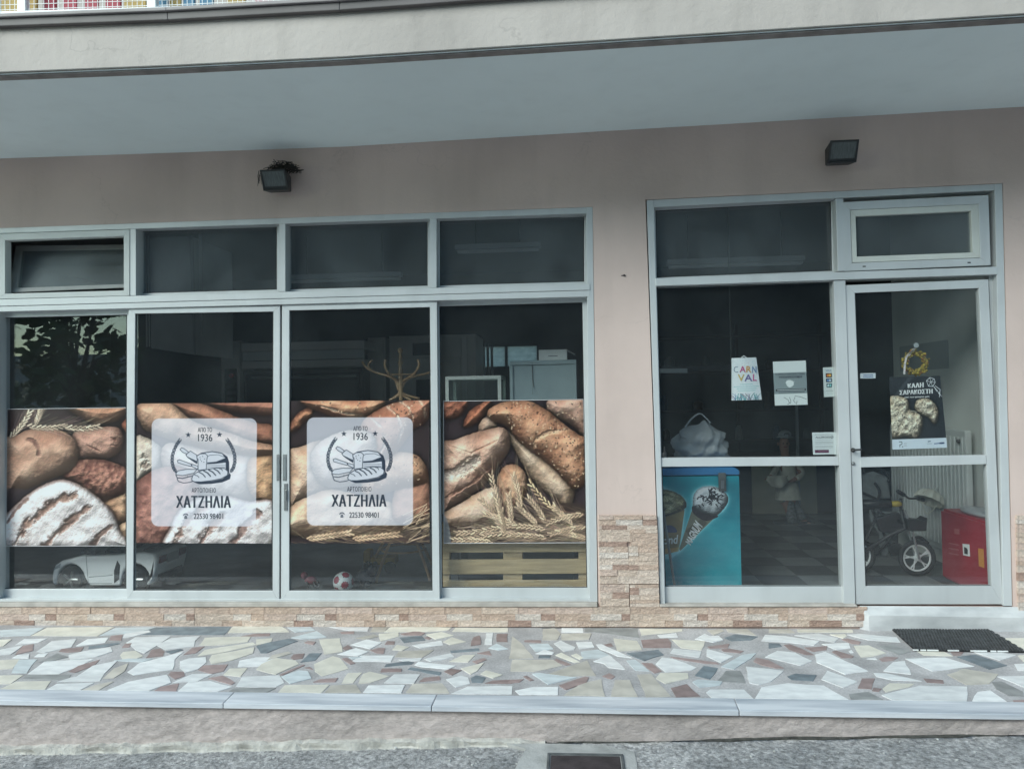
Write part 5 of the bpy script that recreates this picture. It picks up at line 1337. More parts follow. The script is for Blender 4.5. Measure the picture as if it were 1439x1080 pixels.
# narrow vertical stand seen through the ring and the pole behind the notice come with the shop fittings
# ================================================================== inside the shop
FZ = .13
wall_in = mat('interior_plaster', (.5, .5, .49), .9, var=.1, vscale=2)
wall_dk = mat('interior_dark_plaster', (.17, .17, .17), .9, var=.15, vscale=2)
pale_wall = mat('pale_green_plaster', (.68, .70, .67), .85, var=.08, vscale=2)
RX = 2.905
BY = 5.2
mb = MB(); mb.box(-6.5, 4.6, .2, BY + .1, -.3, FZ - .004)
floor_o = structure(mb.build('shop_floor', mat('grey_floor', (.16, .165, .17), .4, var=.2, vscale=3)))
TL = [mat('pale_floor_tile', (.20, .21, .21), .3, var=.12, vscale=5, rand=.08), mat('dark_floor_tile', (.075, .08, .085), .3, var=.15, vscale=5, rand=.1)]
ts = .31
tm = {}
for k in (0, 1):
    mb = MB(); mb.box(-ts / 2 + .0015, ts / 2 - .0015, -ts / 2 + .0015, ts / 2 - .0015, -.006, 0)
    tm[k] = mb.mesh('floor_tile'); tm[k].materials.append(TL[k])
for i in range(10):
    for j in range(12):
        x, y = .1 + ts * (i + .5), .24 + ts * (j + .5)
        if x > RX - .05 and y < 2.2: continue
        o = bpy.data.objects.new('floor_tile', tm[(i + j) % 2]); C.objects.link(o); o.parent = floor_o; o.location = (x, y, FZ + .002)
mb = MB()                                                           # back wall with a window opening, side walls
wq = [P(664, 484, BY), P(758, 484, BY), P(758, 517, BY), P(664, 517, BY)]
wx0, wx1, wz0, wz1 = wq[0][0], wq[1][0], wq[2][2], wq[0][2]
mb.box(-6.5, wx0, BY, BY + .12, 0, 3.2); mb.box(wx1, 4.6, BY, BY + .12, 0, 3.2)
mb.box(wx0, wx1, BY, BY + .12, 0, wz0); mb.box(wx0, wx1, BY, BY + .12, wz1, 3.2)
mb.box(-6.6, -6.5, .2, BY + .12, 0, 3.2); mb.box(4.6, 4.7, .2, BY + .12, 0, 3.2)
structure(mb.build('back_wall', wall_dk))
mb = MB(); mb.box(RX, RX + .12, .2, 2.1, 0, 3.2); mb.box(RX + .12, 4.6, 1.98, 2.1, 0, 3.2)
structure(mb.build('right_wall', pale_wall))
mb = MB(); mb.box(-6.5, 4.6, .2, BY + .1, 3.2, 3.26)
structure(mb.build('shop_ceiling', mat('ceiling_paint', (.5, .5, .5), .9)))
# back window
bw = thing('back_window', ((wx0 + wx1) / 2, BY, wz0), 'small bright window with pale curtains in the dark back wall', 'window')
mb = MB(); w = .035
mb.box(wx0, wx1, BY + .02, BY + .07, wz1 - w, wz1 - .002); mb.box(wx0, wx1, BY + .02, BY + .07, wz0 + .002, wz0 + w)
for x in (wx0 + .002, (wx0 + wx1) / 2 - w / 2, wx1 - w - .002): mb.box(x, x + w, BY + .022, BY + .068, wz0 + w, wz1 - w)
mb.build('frame', wall_dk, bw)
fr = bpy.data.materials.new('frosted_pane'); fr.use_nodes = True; t = fr.node_tree; n = t.nodes; n.remove(n['Principled BSDF'])
a = n.new('ShaderNodeBsdfTranslucent'); a.inputs[0].default_value = (.55, .62, .66, 1)
nz = n.new('ShaderNodeTexNoise'); nz.inputs['Scale'].default_value = 9; rp = n.new('ShaderNodeValToRGB'); rp.color_ramp.elements[0].color = (.42, .42, .40, 1); rp.color_ramp.elements[1].color = (.9, .86, .80, 1)
t.links.new(nz.outputs[0], rp.inputs[0]); t.links.new(rp.outputs[0], a.inputs[0]); t.links.new(a.outputs[0], n['Material Output'].inputs[0])
mb = MB(); mb.box(wx0 + .01, wx1 - .01, BY + .04, BY + .045, wz0 + .01, wz1 - .01); mb.build('pane', fr, bw)
mb = MB()
for i in range(5):
    x = wx0 + .03 + i * .055; mb.box(x, x + .035, BY - .05, BY - .045, wz0 - .1 + .02 * (i % 2), wz1 - .03)
mb.build('curtain', mat('white_curtain', (.6, .6, .6), .9), bw)

def bx(name, px0, py0, px1, py1, y, depth, m, parent, bevel=0, label=None):
    """a box whose front face was measured at distance y"""
    a, b_ = P(px0, py0, y), P(px1, py1, y)
    cx_ = (a[2], b_[2]); p2, p3 = P(px1, py0, y), P(px0, py1, y)
    mb = MB(); mb.box((a[0] + p3[0]) / 2, (b_[0] + p2[0]) / 2, y, y + depth, (b_[2] + p3[2]) / 2, (a[2] + p2[2]) / 2)
    return mb.build(name, m, parent, bevel=bevel, label=label)
# deck oven with its control column
g = P(420, 700, 3.6)
ov = thing('deck_oven', (g[0], 3.6, FZ), 'wide steel deck oven with dark doors and a control column with a red button', 'oven')
a = P(340, 520, 3.6); b_ = P(510, 520, 3.6)
mb = MB(); mb.box(a[0], b_[0], 3.6, 5.0, FZ, a[2] - .01); mb.build('body', MW['dsteel'], ov, bevel=.01)
for y0, y1 in ((524, 566), (572, 620), (626, 680)): 
    bx('oven_door', 346, y0, 505, y1, 3.58, .02, MW['black'], ov, bevel=.005)
    bx('handle', 352, y0 + 4, 500, y0 + 7, 3.53, .03, MW['steel'], ov, bevel=.004)
bx('hood', 339, 480, 512, 491.5, 3.4, 1.2, mat('bright_hood', (.8, .8, .78), .4), ov, bevel=.006)
bx('hood_glass', 341, 492.5, 511, 505, 3.43, .05, mat('pale_panel', (.75, .8, .8), .2), ov)
bx('hood_lip', 339, 506, 512, 516, 3.4, .4, mat('bright_lip', (.8, .8, .78), .4), ov, bevel=.006)
bx('control_column', 312, 479, 338, 760, 3.5, .4, mat('grey_enamel', (.72, .73, .71), .45), ov, bevel=.006)
bx('control_panel', 316, 518, 333, 640, 3.488, .012, MW['black'], ov)
c_ = P(325.5, 527.5, 3.486); mb = MB(); mb.lathe([(.028, 0), (.028, .015), (.018, .024)], 16, M=Matrix.Rotation(rad(90), 4, 'X'), c=c_)
mb.build('button', mat('red_button', (.8, .04, .07), .3), ov)
for k in range(3): bx('gauge', 318, 540 + k * 9, 331, 545 + k * 9, 3.482, .006, MW['dsteel'], ov)
# tall cabinets to its right
gm = mat('grey_cabinet', (.60, .60, .56), .5, var=.06)
for k, (x0, x1, y0, lab) in enumerate(((516, 541, 474, 'narrow grey cabinet between the oven and the wide cabinet'), (546, 668, 472, 'wide grey cabinet with dark panels behind the coat rack'))):
    g = P((x0 + x1) / 2, 700, 3.9)
    cb = thing('tall_cabinet', (g[0], 3.9, FZ), lab, 'cabinet', 'tall cabinets by the oven')
    a, b_ = P(x0, y0, 3.9), P(x1, y0, 3.9)
    mb = MB(); mb.box(a[0], b_[0], 3.92, 4.7, FZ, a[2]); mb.build('carcass', gm, cb, bevel=.006)
    if k:
        bx('door', x0 + 2, 476, 648, 502, 3.9, .019, gm, cb, bevel=.003); bx('door', x0 + 2, 504, 648, 640, 3.9, .019, gm, cb, bevel=.003)
        bx('dark_panel', 580, 482, 606, 499, 3.89, .009, MW['black'], cb); bx('dark_panel', 585, 533, 606, 600, 3.89, .009, MW['black'], cb)
        bx('side_post', 650, 472, 657, 640, 3.88, .03, mat('pale_post', (.7, .7, .68), .5), cb)
    else: bx('door', x0 + 1.5, 477, x1 - 1.5, 640, 3.9, .019, gm, cb, bevel=.003)
# extractor hood on rods
g = P(243, 470, 2.4)
eh = thing('extractor_hood', (g[0], 2.4, 3.2), 'pale sheet metal extractor hood hanging from the ceiling at the left', 'extractor hood')
hm = mat('pale_sheet_metal', (.82, .84, .84), .45, metal=.1, var=.12, vscale=2)
a, b_ = P(212, 489, 2.4), P(272, 498, 2.4)
mb = MB(); mb.prism([(a[0], 2.4, a[2]), (b_[0], 2.4, b_[2]), (b_[0], 2.4, 3.2), (a[0], 2.4, 3.2)], (0, .9, 0)); mb.build('canopy', hm, eh, bevel=.006)
p = P(272.5, 498, 2.4)
mb = MB(); mb.prism([(p[0] + .004, 2.39, p[2]), (p[0] + .03, 2.36, p[2] - .01), (p[0] + .02, 2.36, 3.2), (p[0] - .03, 2.39, 3.2)], (0, .02, 0)); mb.build('edge_strip', mat('bright_edge', (.6, .62, .62), .4), eh)
for px in (206.5, 210, 282, 284.5):
    q = P(px, 487 if px < 250 else 470, 2.3); mb = MB(); mb.tube([(q[0], 2.3, q[2]), (q[0], 2.3, 3.2)], .008, 6); mb.build('rod', mat('white_rod', (.6, .6, .6), .4), eh)
# coat rack
cr_m = mat('varnished_beech', (.46, .29, .16), .4, var=.25, vscale=14, stretch=(1, 1, .3), coat=.3)
cy_ = .80
def cp(px, py, dy=0.0): return P(px, py, cy_ + dy)
base = cp(566, 700); 
rk = thing('coat_rack', (base[0], cy_, FZ), 'bentwood coat rack with curled hooks standing behind the window', 'coat rack')
top = cp(562.5, 489)
cx0 = top[0]
mb = MB(); prof = [(.016, FZ + .3), (.02, FZ + .5), (.017, 1.2), (.016, top[2] - .36), (.021, top[2] - .25), (.018, top[2] - .16), (.013, top[2] - .135), (.02, top[2] - .12), (.02, top[2] - .105), (.012, top[2] - .095), (.016, top[2] - .07), (.011, top[2] - .05), (.009, top[2] - .045), (.019, top[2] - .03), (.022, top[2] - .016), (.016, top[2] - .002), (.004, top[2] + .004)]
mb.lathe(prof, 14, c=(cx0, cy_, 0)); mb.build('post', cr_m, rk, smooth=True)
def spl(pts, n=6):
    pts = [np.array(p, float) for p in pts]; out = []
    for i in range(len(pts) - 1):
        p0, p1, p2, p3 = pts[max(i - 1, 0)], pts[i], pts[i + 1], pts[min(i + 2, len(pts) - 1)]
        for t_ in np.linspace(0, 1, n, endpoint=False): out.append(.5 * (2 * p1 + (p2 - p0) * t_ + (2 * p0 - 5 * p1 + 4 * p2 - p3) * t_ ** 2 + (3 * p1 - p0 - 3 * p2 + p3) * t_ ** 3))
    out.append(pts[-1]); return out
HK = [[(547, 562, 0), (560, 555, 0), (562, 545, 0), (559, 535, -.01), (550, 528, -.08), (544, 521, -.12), (541, 512, -.14), (542, 505, -.14)],
      [(578, 562, 0), (566, 555, 0), (564, 545, 0), (567, 535, -.01), (578, 528, -.08), (585, 521, -.12), (589, 512, -.14), (587, 505, -.14)],
      [(548, 562, .02), (560, 553, 0), (561, 543, 0), (555, 533, 0), (542, 527, 0), (528, 523, .02), (515, 516, .03), (509, 508, .03)],
      [(590, 560, .02), (567, 553, 0), (566, 543, 0), (572, 533, 0), (585, 528, 0), (598, 525, .02), (611, 520, .03), (620, 510, .03)],
      [(560, 548, .01), (553, 530, .05), (535, 525, .1), (522, 520, .14), (518, 512, .15), (523, 506, .15)]]
for h in HK:
    mb = MB(); mb.tube(spl([cp(x, y, d) for x, y, d in h]), .0095, 7); mb.build('hook', cr_m, rk, smooth=True)
mb = MB(); mb.tube([cp(549, 526, -.03), cp(584, 525.5, -.03)], .006, 6); mb.build('crossbar', cr_m, rk)
for (x1, d1, z1) in ((528, -.22, 829), (604, -.15, 800), (520, .2, 790), (610, .2, 786)):
    e = P(x1, 800, cy_ + d1)
    pts = [(cx0, cy_, FZ + .52), (cx0 + (e[0] - cx0) * .15, cy_ + d1 * .15, FZ + .42), (cx0 + (e[0] - cx0) * .55, cy_ + d1 * .55, FZ + .26), (cx0 + (e[0] - cx0) * .9, cy_ + d1 * .9, FZ + .08), (e[0], cy_ + d1, FZ + .012)]
    mb = MB(); mb.tube(spl(pts), .012, 7); mb.build('leg', cr_m, rk, smooth=True)
mb = MB(); rr = .17; mb.tube([(cx0 + rr * math.cos(q_), cy_ + rr * math.sin(q_), FZ + .22) for q_ in np.linspace(0, 2 * math.pi, 28)], .008, 6, cap=False); mb.build('ring', cr_m, rk, smooth=True)
# pallet standing on edge
pm = mat('weathered_pine', (.44, .335, .20), .8, var=.22, vscale=9, stretch=(.35, 1, 4), rand=.08, bump=.3, bscale=40, bdist=.003)
py_ = .17
g = P(723, 800, py_)
pl_ = thing('wooden_pallet', (g[0], py_, FZ), 'light wooden pallet stood on edge under the rightmost bread poster', 'pallet')
for y0, y1 in ((752, 775.5), (785.5, 806), (815, 840)):
    q = [P(619, y0 + .6, py_), P(828, y0 - .6, py_), P(829, y1 - .6, py_), P(619, y1 + .6, py_)]
    mb = MB(); mb.prism(q[::-1], (0, .018, 0)); mb.build('slat', pm, pl_, bevel=.002, at=q[0])
for x0, x1 in ((619, 631.5), (707, 734), (813, 829)):
    q = [P(x0, 735, py_ + .0185), P(x1, 735, py_ + .0185), P(x1, 838, py_ + .0185), P(x0, 838, py_ + .0185)]
    mb = MB(); mb.prism(q[::-1], (0, .08, 0)); mb.build('block', pm, pl_, bevel=.002, at=q[0])
for y0, y1 in ((752, 772), (820, 838)):
    q = [P(621, y0, py_ + .1), P(825, y0, py_ + .1), P(825, y1, py_ + .1), P(621, y1, py_ + .1)]
    mb = MB(); mb.prism(q[::-1], (0, .018, 0)); mb.build('rear_slat', pm, pl_, at=q[0])
# glass display case, grey metal box with a carton on it; both on a bench
dy = .62
g = P(740, 640, dy)
bt = P(740, 640, dy)[2]
bench = thing('work_bench', (g[0], dy + .3, FZ), 'low dark bench behind the rightmost poster that carries the display case', 'bench')
a, b_ = P(622, 640, dy), P(822, 640, dy)
mb = MB(); mb.box(a[0], b_[0], dy - .05, dy + .6, bt - .04, bt); mb.build('top', MW['dsteel'], bench, bevel=.004)
for x in (a[0] + .05, b_[0] - .1):
    for y in (dy, dy + .5):
        mb = MB(); mb.box(x, x + .05, y, y + .05, FZ, bt - .041); mb.build('leg', MW['dsteel'], bench)
wfm = mat('white_profile', (.56, .59, .55), .45)
q0, q1 = P(625.5, 528, dy), P(704, 528, dy)
dc2 = thing('display_case', ((q0[0] + q1[0]) / 2, dy + .2, bt), 'small white framed glass display case left of the grey metal box', 'display case')
x0, x1, z1 = q0[0], q1[0], (q0[2] + q1[2]) / 2
e = .026
mb = MB()
for x in (x0, x1 - e):
    for y in (dy, dy + .4 - e): mb.box(x, x + e, y, y + e, bt + .001, z1 - e)
mb.box(x0, x1, dy, dy + e, z1 - e, z1); mb.box(x0, x1, dy + .4 - e, dy + .4, z1 - e, z1)
mb.box(x0, x0 + e, dy + e, dy + .4 - e, z1 - e, z1); mb.box(x1 - e, x1, dy + e, dy + .4 - e, z1 - e, z1)
mb.build('frame', wfm, dc2, bevel=.002)
gg = glass_mat('case_glass', (.72, .8, .77), .03)
mb = MB(); mb.box(x0 + e, x1 - e, dy + .008, dy + .012, bt + .004, z1 - e); mb.build('front_pane', gg, dc2)
mb = MB(); mb.box(x1 - .015, x1 - .01, dy + e, dy + .4 - e, bt + .004, z1 - e); mb.build('side_pane', gg, dc2)
mb = MB(); mb.box(x0 + e, x1 - e, dy + .03, dy + .37, bt + .22, bt + .226); mb.build('shelf', gg, dc2)
gb = mat('grey_blue_enamel', (.28, .355, .375), .55, var=.07, vscale=5)
q0, q1 = P(715.5, 507, dy), P(810, 505.5, dy)
mbx = thing('metal_box', ((q0[0] + q1[0]) / 2, dy + .2, bt), 'grey blue sheet metal box with a folded top edge beside the display case', 'metal box')
x0, x1, z1 = q0[0], q1[0], q0[2]
mb = MB(); mb.box(x0, x1, dy + .012, dy + .45, bt + .001, z1); mb.build('body', gb, mbx, bevel=.004)
mb = MB(); mb.box(x0 + .002, x1 - .002, dy, dy + .011, z1 - .032, z1 - .001); mb.box(x0 + .002, x0 + .026, dy, dy + .011, bt + .002, z1 - .034); mb.box(x1 - .026, x1 - .002, dy, dy + .011, bt + .002, z1 - .034); mb.build('folded_edge', gb, mbx, bevel=.002)
mb = MB(); mb.box((x0 + x1) / 2 - .08, (x0 + x1) / 2 - .078, dy - .001, dy + .0, z1 - .25, z1 - .01); mb.tube([((x0 + x1) / 2 - .08, dy + .008, z1 - .01), ((x0 + x1) / 2 - .078, dy + .009, z1 - .12), ((x0 + x1) / 2 - .07, dy + .008, z1 - .2)], .0025, 5)
mb.build('scratch_line', MW['dsteel'], mbx)
q0, q1 = P(757, 491.5, dy + .05), P(797, 506, dy + .05)
ct = thing('white_carton', ((q0[0] + q1[0]) / 2, dy + .1, z1), 'flat white cardboard carton lying on the grey blue metal box', 'carton')
mb = MB(); mb.box(q0[0], q1[0], dy + .05, dy + .3, z1 + .001, q0[2]); mb.build('box', MW['paper'], ct, bevel=.003)
mb = MB(); mb.prism([(q1[0] + .002, dy + .06, q0[2] - .004), (q1[0] + .06, dy + .08, q0[2] - .035), (q1[0] + .062, dy + .25, q0[2] - .035), (q1[0] + .002, dy + .28, q0[2] - .004)], (0, 0, -.003)); mb.build('flap', MW['paper'], ct)
mb = MB(); mb.box((q0[0] + q1[0]) / 2 - .035, (q0[0] + q1[0]) / 2 + .035, dy + .0485, dy + .05, z1 + .03, z1 + .034); mb.build('print_line', ink, ct)

# football: white ball with dark red pentagons, and the toys round it
def unit_ico():
    bm = bmesh.new(); bmesh.ops.create_icosphere(bm, subdivisions=1, radius=1); v = [x.co.normalized() for x in bm.verts]; bm.free(); return v
fb = P(482.5, 818, .36); R_ = .073; fb = np.array((fb[0], .36, FZ + R_))
ballm = bmesh.new(); bmesh.ops.create_icosphere(ballm, subdivisions=4, radius=R_)
rotb = Euler((.5, .35, .2)).to_matrix()
ico = unit_ico()
hexd = [((a + b_ + c_) / 3).normalized() for a in ico for b_ in ico for c_ in ico if a is not b_ and b_ is not c_ and a is not c_ and (a - b_).length < 1.1 and (b_ - c_).length < 1.1 and (a - c_).length < 1.1]
for f in ballm.faces:
    c_ = f.calc_center_median().normalized(); d5 = max(c_.dot(v) for v in ico)
    f.material_index = 1 if d5 > .945 else (2 if d5 > .928 else 0)
me = bpy.data.meshes.new('football'); ballm.transform(rotb.to_4x4()); ballm.to_mesh(me); ballm.free()
for m_ in (MW['white'], mat('dark_red_panel', (.36, .03, .06), .45), MW['black']): me.materials.append(m_)
o = bpy.data.objects.new('football', me); C.objects.link(o); o.location = fb; tag(o, 'small white football with dark red pentagons on the floor', 'football')
tr = P(437, 822, .5)
t1 = thing('toy_figure', (tr[0], .5, FZ), 'small black and pinkish red toy lying left of the football', 'toy')
mb = MB(); mb.ball((tr[0], .5, FZ + .05), .05, .03, .03, 8); mb.ball((tr[0] - .05, .5, FZ + .085), .028, n=8); mb.build('body', mat('dull_red_toy', (.25, .06, .08), .6), t1, smooth=True)
for d in (-.03, .02, .05):
    mb = MB(); mb.tube([(tr[0] + d, .49, FZ + .05), (tr[0] + d + .03, .46, FZ + .012)], .009, 6); mb.build('limb', MW['black'], t1)
tr = P(514, 815, .55)
t2 = thing('plush_toy', (tr[0], .55, FZ), 'dark shiny stuffed toy slumped right of the football', 'toy')
mb = MB(); mb.ball((tr[0], .55, FZ + .06), .075, .06, .06, 10); mb.ball((tr[0] + .05, .53, FZ + .12), .045, .04, .04, 10); mb.build('body', mat('dark_plush', (.03, .035, .05), .35, var=.3, vscale=30), t2, smooth=True)
for d in (-.05, .03):
    mb = MB(); mb.ball((tr[0] + d, .48, FZ + .03), .03, .045, .027, 8); mb.build('leg', mat('dark_plush_leg', (.03, .035, .05), .35), t2, smooth=True)
mb = MB(); mb.ball((tr[0] + .02, .53, FZ + .165), .018, .01, .02, 6); mb.ball((tr[0] + .08, .53, FZ + .165), .018, .01, .02, 6); mb.build('ear', MW['black'], t2)
tr = P(540, 795, 1.0)
t3 = thing('yellow_toy', (tr[0], 1.0, FZ), 'mustard yellow plastic toy truck on the floor behind the coat rack leg', 'toy')
ym = mat('mustard_plastic', (.36, .22, .03), .5)
mb = MB(); mb.box(tr[0] - .1, tr[0] + .1, .95, 1.08, FZ + .06, FZ + .12); mb.build('tipper', ym, t3, bevel=.01)
mb = MB(); mb.box(tr[0] - .16, tr[0] - .104, .955, 1.075, FZ + .05, FZ + .17); mb.build('cab', ym, t3, bevel=.012)
for d in (-.12, .06):
    mb = MB(); mb.lathe([(.04, -.015), (.045, -.01), (.045, .01), (.04, .015)], 14, M=Matrix.Rotation(rad(90), 4, 'X'), c=(tr[0] + d, .945, FZ + .045)); mb.build('wheel', MW['rubber'], t3)

# white ride-on car
wc0 = P(72, 820, .33)
car = thing('toy_car', (wc0[0] + .4, .62, FZ), 'white ride-on toy sports car parked behind the left windows', 'toy car')
wp = mat('white_car_plastic', (.92, .92, .92), .25, coat=.4)
X0, YN, WD = wc0[0], .33, .44
CS = .81
def sp(pts): return [(X0 + x * CS, YN, FZ + z) for x, z in pts]
def arch(cx_, r, n=9): return [(cx_ + r * math.cos(a), .075 + r * math.sin(a)) for a in np.linspace(math.pi - .25, .25, n)][::-1]
prof = [(.0, .075), (.01, .15), (.035, .20), (.10, .235), (.2, .255), (.30, .275), (.42, .272), (.60, .275), (.72, .285), (.86, .295), (.97, .285), (1.0, .25), (.99, .17), (.965, .10), (.93, .055)]
low = [(.86, .05)] + [(x, z) for x, z in arch(.80, .135)] + [(.66, .05), (.36, .05)] + [(x, z) for x, z in arch(.185, .135)] + [(.035, .045)]
pr_ = prof + low
mb = MB(); mb.prism([p_ for p_ in sp(pr_)][::-1], (0, WD, 0)); body = mb.build('body', wp, car, bevel=.022, seg=3)
for s_ in (0, 1):
    y = YN - .004 if s_ == 0 else YN + WD - .06
    for wx in (.185, .80):
        c_ = (X0 + wx * CS, y + .03, FZ + .098)
        mb = MB(); mb.lathe([(.05, -.03), (.088, -.03), (.098, -.02), (.098, .02), (.088, .03), (.05, .03)], 24, M=Matrix.Rotation(rad(90), 4, 'X'), c=c_); wh = mb.build('wheel', MW['rubber'], car, smooth=False)
        mb = MB()
        for k in range(5):
            a = k * 2 * math.pi / 5; mb.tube([(c_[0], c_[1] - .026, c_[2]), (c_[0] + .06 * math.cos(a), c_[1] - .03, c_[2] + .06 * math.sin(a))], .009, 5)
        mb.lathe([(.016, 0), (.014, .012)], 10, M=Matrix.Rotation(rad(90), 4, 'X'), c=(c_[0], c_[1] - .022, c_[2])); mb.build('hub', MW['steel'], wh)
mb = MB(); mb.prism(sp([(.33, .276), (.40, .345), (.43, .35), (.42, .276)])[::-1], (0, WD, 0)); mb.build('windscreen', MW['black'], car, bevel=.006)
mb = MB(); mb.box(X0 + .46 * CS, X0 + .62 * CS, YN + .06, YN + WD - .06, FZ + .27, FZ + .30); mb.box(X0 + .60 * CS, X0 + .66 * CS, YN + .06, YN + WD - .06, FZ + .30, FZ + .39); mb.build('seat', MW['black'], car, bevel=.012)
mb = MB(); c_ = (X0 + .36 * CS, YN - .035, FZ + .31); mb.ball(c_, .032, .02, .018, 8); mb.tube([(c_[0], c_[1], c_[2] - .01), (c_[0] + .005, YN + .02, FZ + .285)], .006, 5); mb.build('mirror', MW['black'], car, smooth=True)
mb = MB(); mb.prism([(X0 + x * CS, YN - .003, FZ + z) for x, z in [(.60, .07), (.645, .10), (.655, .20), (.63, .235), (.60, .16)]][::-1], (0, .02, 0)); mb.build('side_intake', MW['black'], car)
mb = MB(); mb.tube(sp([(.335, .27), (.345, .15), (.355, .07), (.58, .07)]), .0022, 5); mb.tube(sp([(.36, .115), (.585, .13)]), .004, 5); mb.build('door_seam', mat('seam_grey', (.30, .31, .32), .5), car)
mb = MB(); mb.prism([(X0 + x * CS, YN - .003, FZ + z) for x, z in [(.02, .165), (.05, .195), (.095, .215), (.085, .185)]][::-1], (0, .01, 0)); mb.build('headlight', mat('clear_lens', (.35, .38, .4), .1), car)
xr = X0 + 1.0 * CS
for yy0 in (YN + .03, YN + WD - .13):
    mb = MB(); mb.prism([(xr - .004, yy0, FZ + .205), (xr - .004, yy0 + .10, FZ + .205), (xr + .002, yy0 + .10, FZ + .255), (xr + .002, yy0, FZ + .26)], (.006, 0, 0)); mb.build('taillight', mat('dark_red_lens', (.12, .012, .03), .2), car)
mb = MB(); mb.box(xr - .012, xr + .003, YN + .14, YN + WD - .14, FZ + .19, FZ + .25); mb.build('number_plate', mat('grey_plate', (.32, .33, .34), .5), car)
mb = MB(); mb.box(xr - .03, xr - .008, YN + .06, YN + WD - .06, FZ + .07, FZ + .12); mb.build('diffuser', MW['black'], car)
mb = MB(); mb.prism([(xr - .12, YN + .03, FZ + .30), (xr + .015, YN + .03, FZ + .325), (xr + .015, YN + .03, FZ + .335), (xr - .12, YN + .03, FZ + .31)], (0, WD - .06, 0)); mb.build('spoiler', MW['black'], car, bevel=.004)

# ------------------------------------------------------------------ right hand room
# ice cream chest
fy = .34
A, B_ = P(929, 660, fy), P(1038.5, 660, fy)
top_z = float(P(1000, 657, fy)[2])
xr = float(P(1041, 740, fy)[0]); xl = xr - .78
fzr = thing('ice_cream_freezer', ((xl + xr) / 2, fy + .3, FZ), 'turquoise ice cream chest freezer with printed cones on its front', 'freezer')
mb = MB(); mb.box(xl, xr, fy + .002, fy + .62, FZ + .03, top_z - .055); mb.build('body', mat('turquoise_enamel', (.02, .32, .38), .35), fzr, bevel=.012)
mb = MB(); mb.prism([(xl, fy - .004, top_z - .05), (xr, fy - .004, top_z - .05), (xr, fy - .004, top_z - .02), (xr - .03, fy - .004, top_z), (xl + .03, fy - .004, top_z), (xl, fy - .004, top_z - .02)], (0, .63, 0)); mb.build('lid', mat('blue_lid', (.05, .20, .42), .3), fzr, bevel=.006)
mb = MB(); mb.box(xl + .02, xr - .02, fy + .02, fy + .6, FZ, FZ + .03); mb.build('plinth', MW['black'], fzr)
s_ = ad_freezer()
q = [P(929, 668, fy), P(1038, 666, fy), P(1043, 829, fy), P(932, 829, fy)]
zt, zb = top_z - .058, FZ + .035
xa = float(P(929, 740, fy)[0])
mb = MB(); mb.v = [(xa, fy - .001, zb), (xr - .004, fy - .001, zb), (xr - .004, fy - .001, zt), (xa, fy - .001, zt), (xa, fy + .0015, zb), (xr - .004, fy + .0015, zb), (xr - .004, fy + .0015, zt), (xa, fy + .0015, zt)]
mb.f = [(0, 1, 2, 3), (7, 6, 5, 4), (0, 4, 5, 1), (1, 5, 6, 2), (2, 6, 7, 3), (3, 7, 4, 0)]; mb.m = [0] * 6
mb.uv = [(0, 0), (1, 0), (1, 1), (0, 1)] * 2
mb.build('front_print', print_mat('freezer_print', s_.a, .3), fzr)
zf = lambda x, y: (915 + x / 5.4, 640 + y / 5.4)
lettering('MAGNUM', [zf(258, 652), zf(334, 486), zf(392, 540), zf(300, 680)], fy - .002, MW['white'], fzr, .03)
lettering('ond', [zf(92, 612), zf(206, 598), zf(198, 668), zf(92, 672)], fy - .002, MW['white'], fzr, .02)
a = P(1013.5, 664, fy - .012); b_ = P(1017, 690, fy - .012)
mb = MB(); mb.box(a[0] - .02, a[0] + .03, fy - .02, fy - .005, b_[2], a[2]); lk = mb.build('hasp', MW['dsteel'], fzr, bevel=.003)
mb = MB(); mb.box(a[0] - .005, a[0] + .015, fy - .024, fy - .02, b_[2] + .02, a[2] - .05); mb.build('label_slot', MW['steel'], lk)
p0, p1 = P(934, 740, .2), P(948, 822, .2)
pole = tag(MB().tube([P(932, 718, .22), P(948, 822, .17)], .009, 8).build('broom_handle', mat('grey_tube', (.16, .17, .17), .4)), 'thin dark grey pole leaning across the left cone of the freezer print', 'pole')
# carrier bag on the freezer
bc = P(986, 612, .62)
bgm = bpy.data.materials.new('thin_plastic_bag'); bgm.use_nodes = True; t = bgm.node_tree; n = t.nodes; b = n['Principled BSDF']; b.inputs['Base Color'].default_value = (.50, .55, .58, 1); b.inputs['Roughness'].default_value = .3
tp = n.new('ShaderNodeBsdfTransparent'); mxs = n.new('ShaderNodeMixShader'); mxs.inputs[0].default_value = .6
t.links.new(tp.outputs[0], mxs.inputs[1]); t.links.new(b.outputs[0], mxs.inputs[2]); t.links.new(mxs.outputs[0], n['Material Output'].inputs[0])
sc_ = 5.52 / F
bagt = thing('carrier_bag', (bc[0], .62, top_z), 'crumpled translucent white carrier bag standing on the ice cream freezer', 'bag')
me = bpy.data.meshes.new('bag'); bm = bmesh.new(); bmesh.ops.create_icosphere(bm, subdivisions=5, radius=1)
hb = (646 - 588) * sc_
for v in bm.verts:
    x, y, z = v.co
    r = 1 + .10 * math.sin(5 * x + 3 * z) + .09 * math.sin(9 * z - 4 * y + 2) + .07 * math.sin(13 * x - 7 * z + 5 * y) + .05 * abs(math.sin(11 * x + 15 * z))
    zz2 = (z + 1) / 2
    wdt = (.95 + .28 * math.sin(math.pi * min(1, zz2 * 1.2)) + .1 * zz2) / max(.45, math.sqrt(max(.05, 1 - z * z)) if z < .55 else .84) * .86 * (1 if zz2 < .8 else 1 - (zz2 - .8) * 2.2)
    v.co = Vector((x * r * wdt * 31 * sc_, y * r * wdt * 24 * sc_, max(0, zz2 * hb * (1 + .05 * math.sin(6 * x))) + .002))
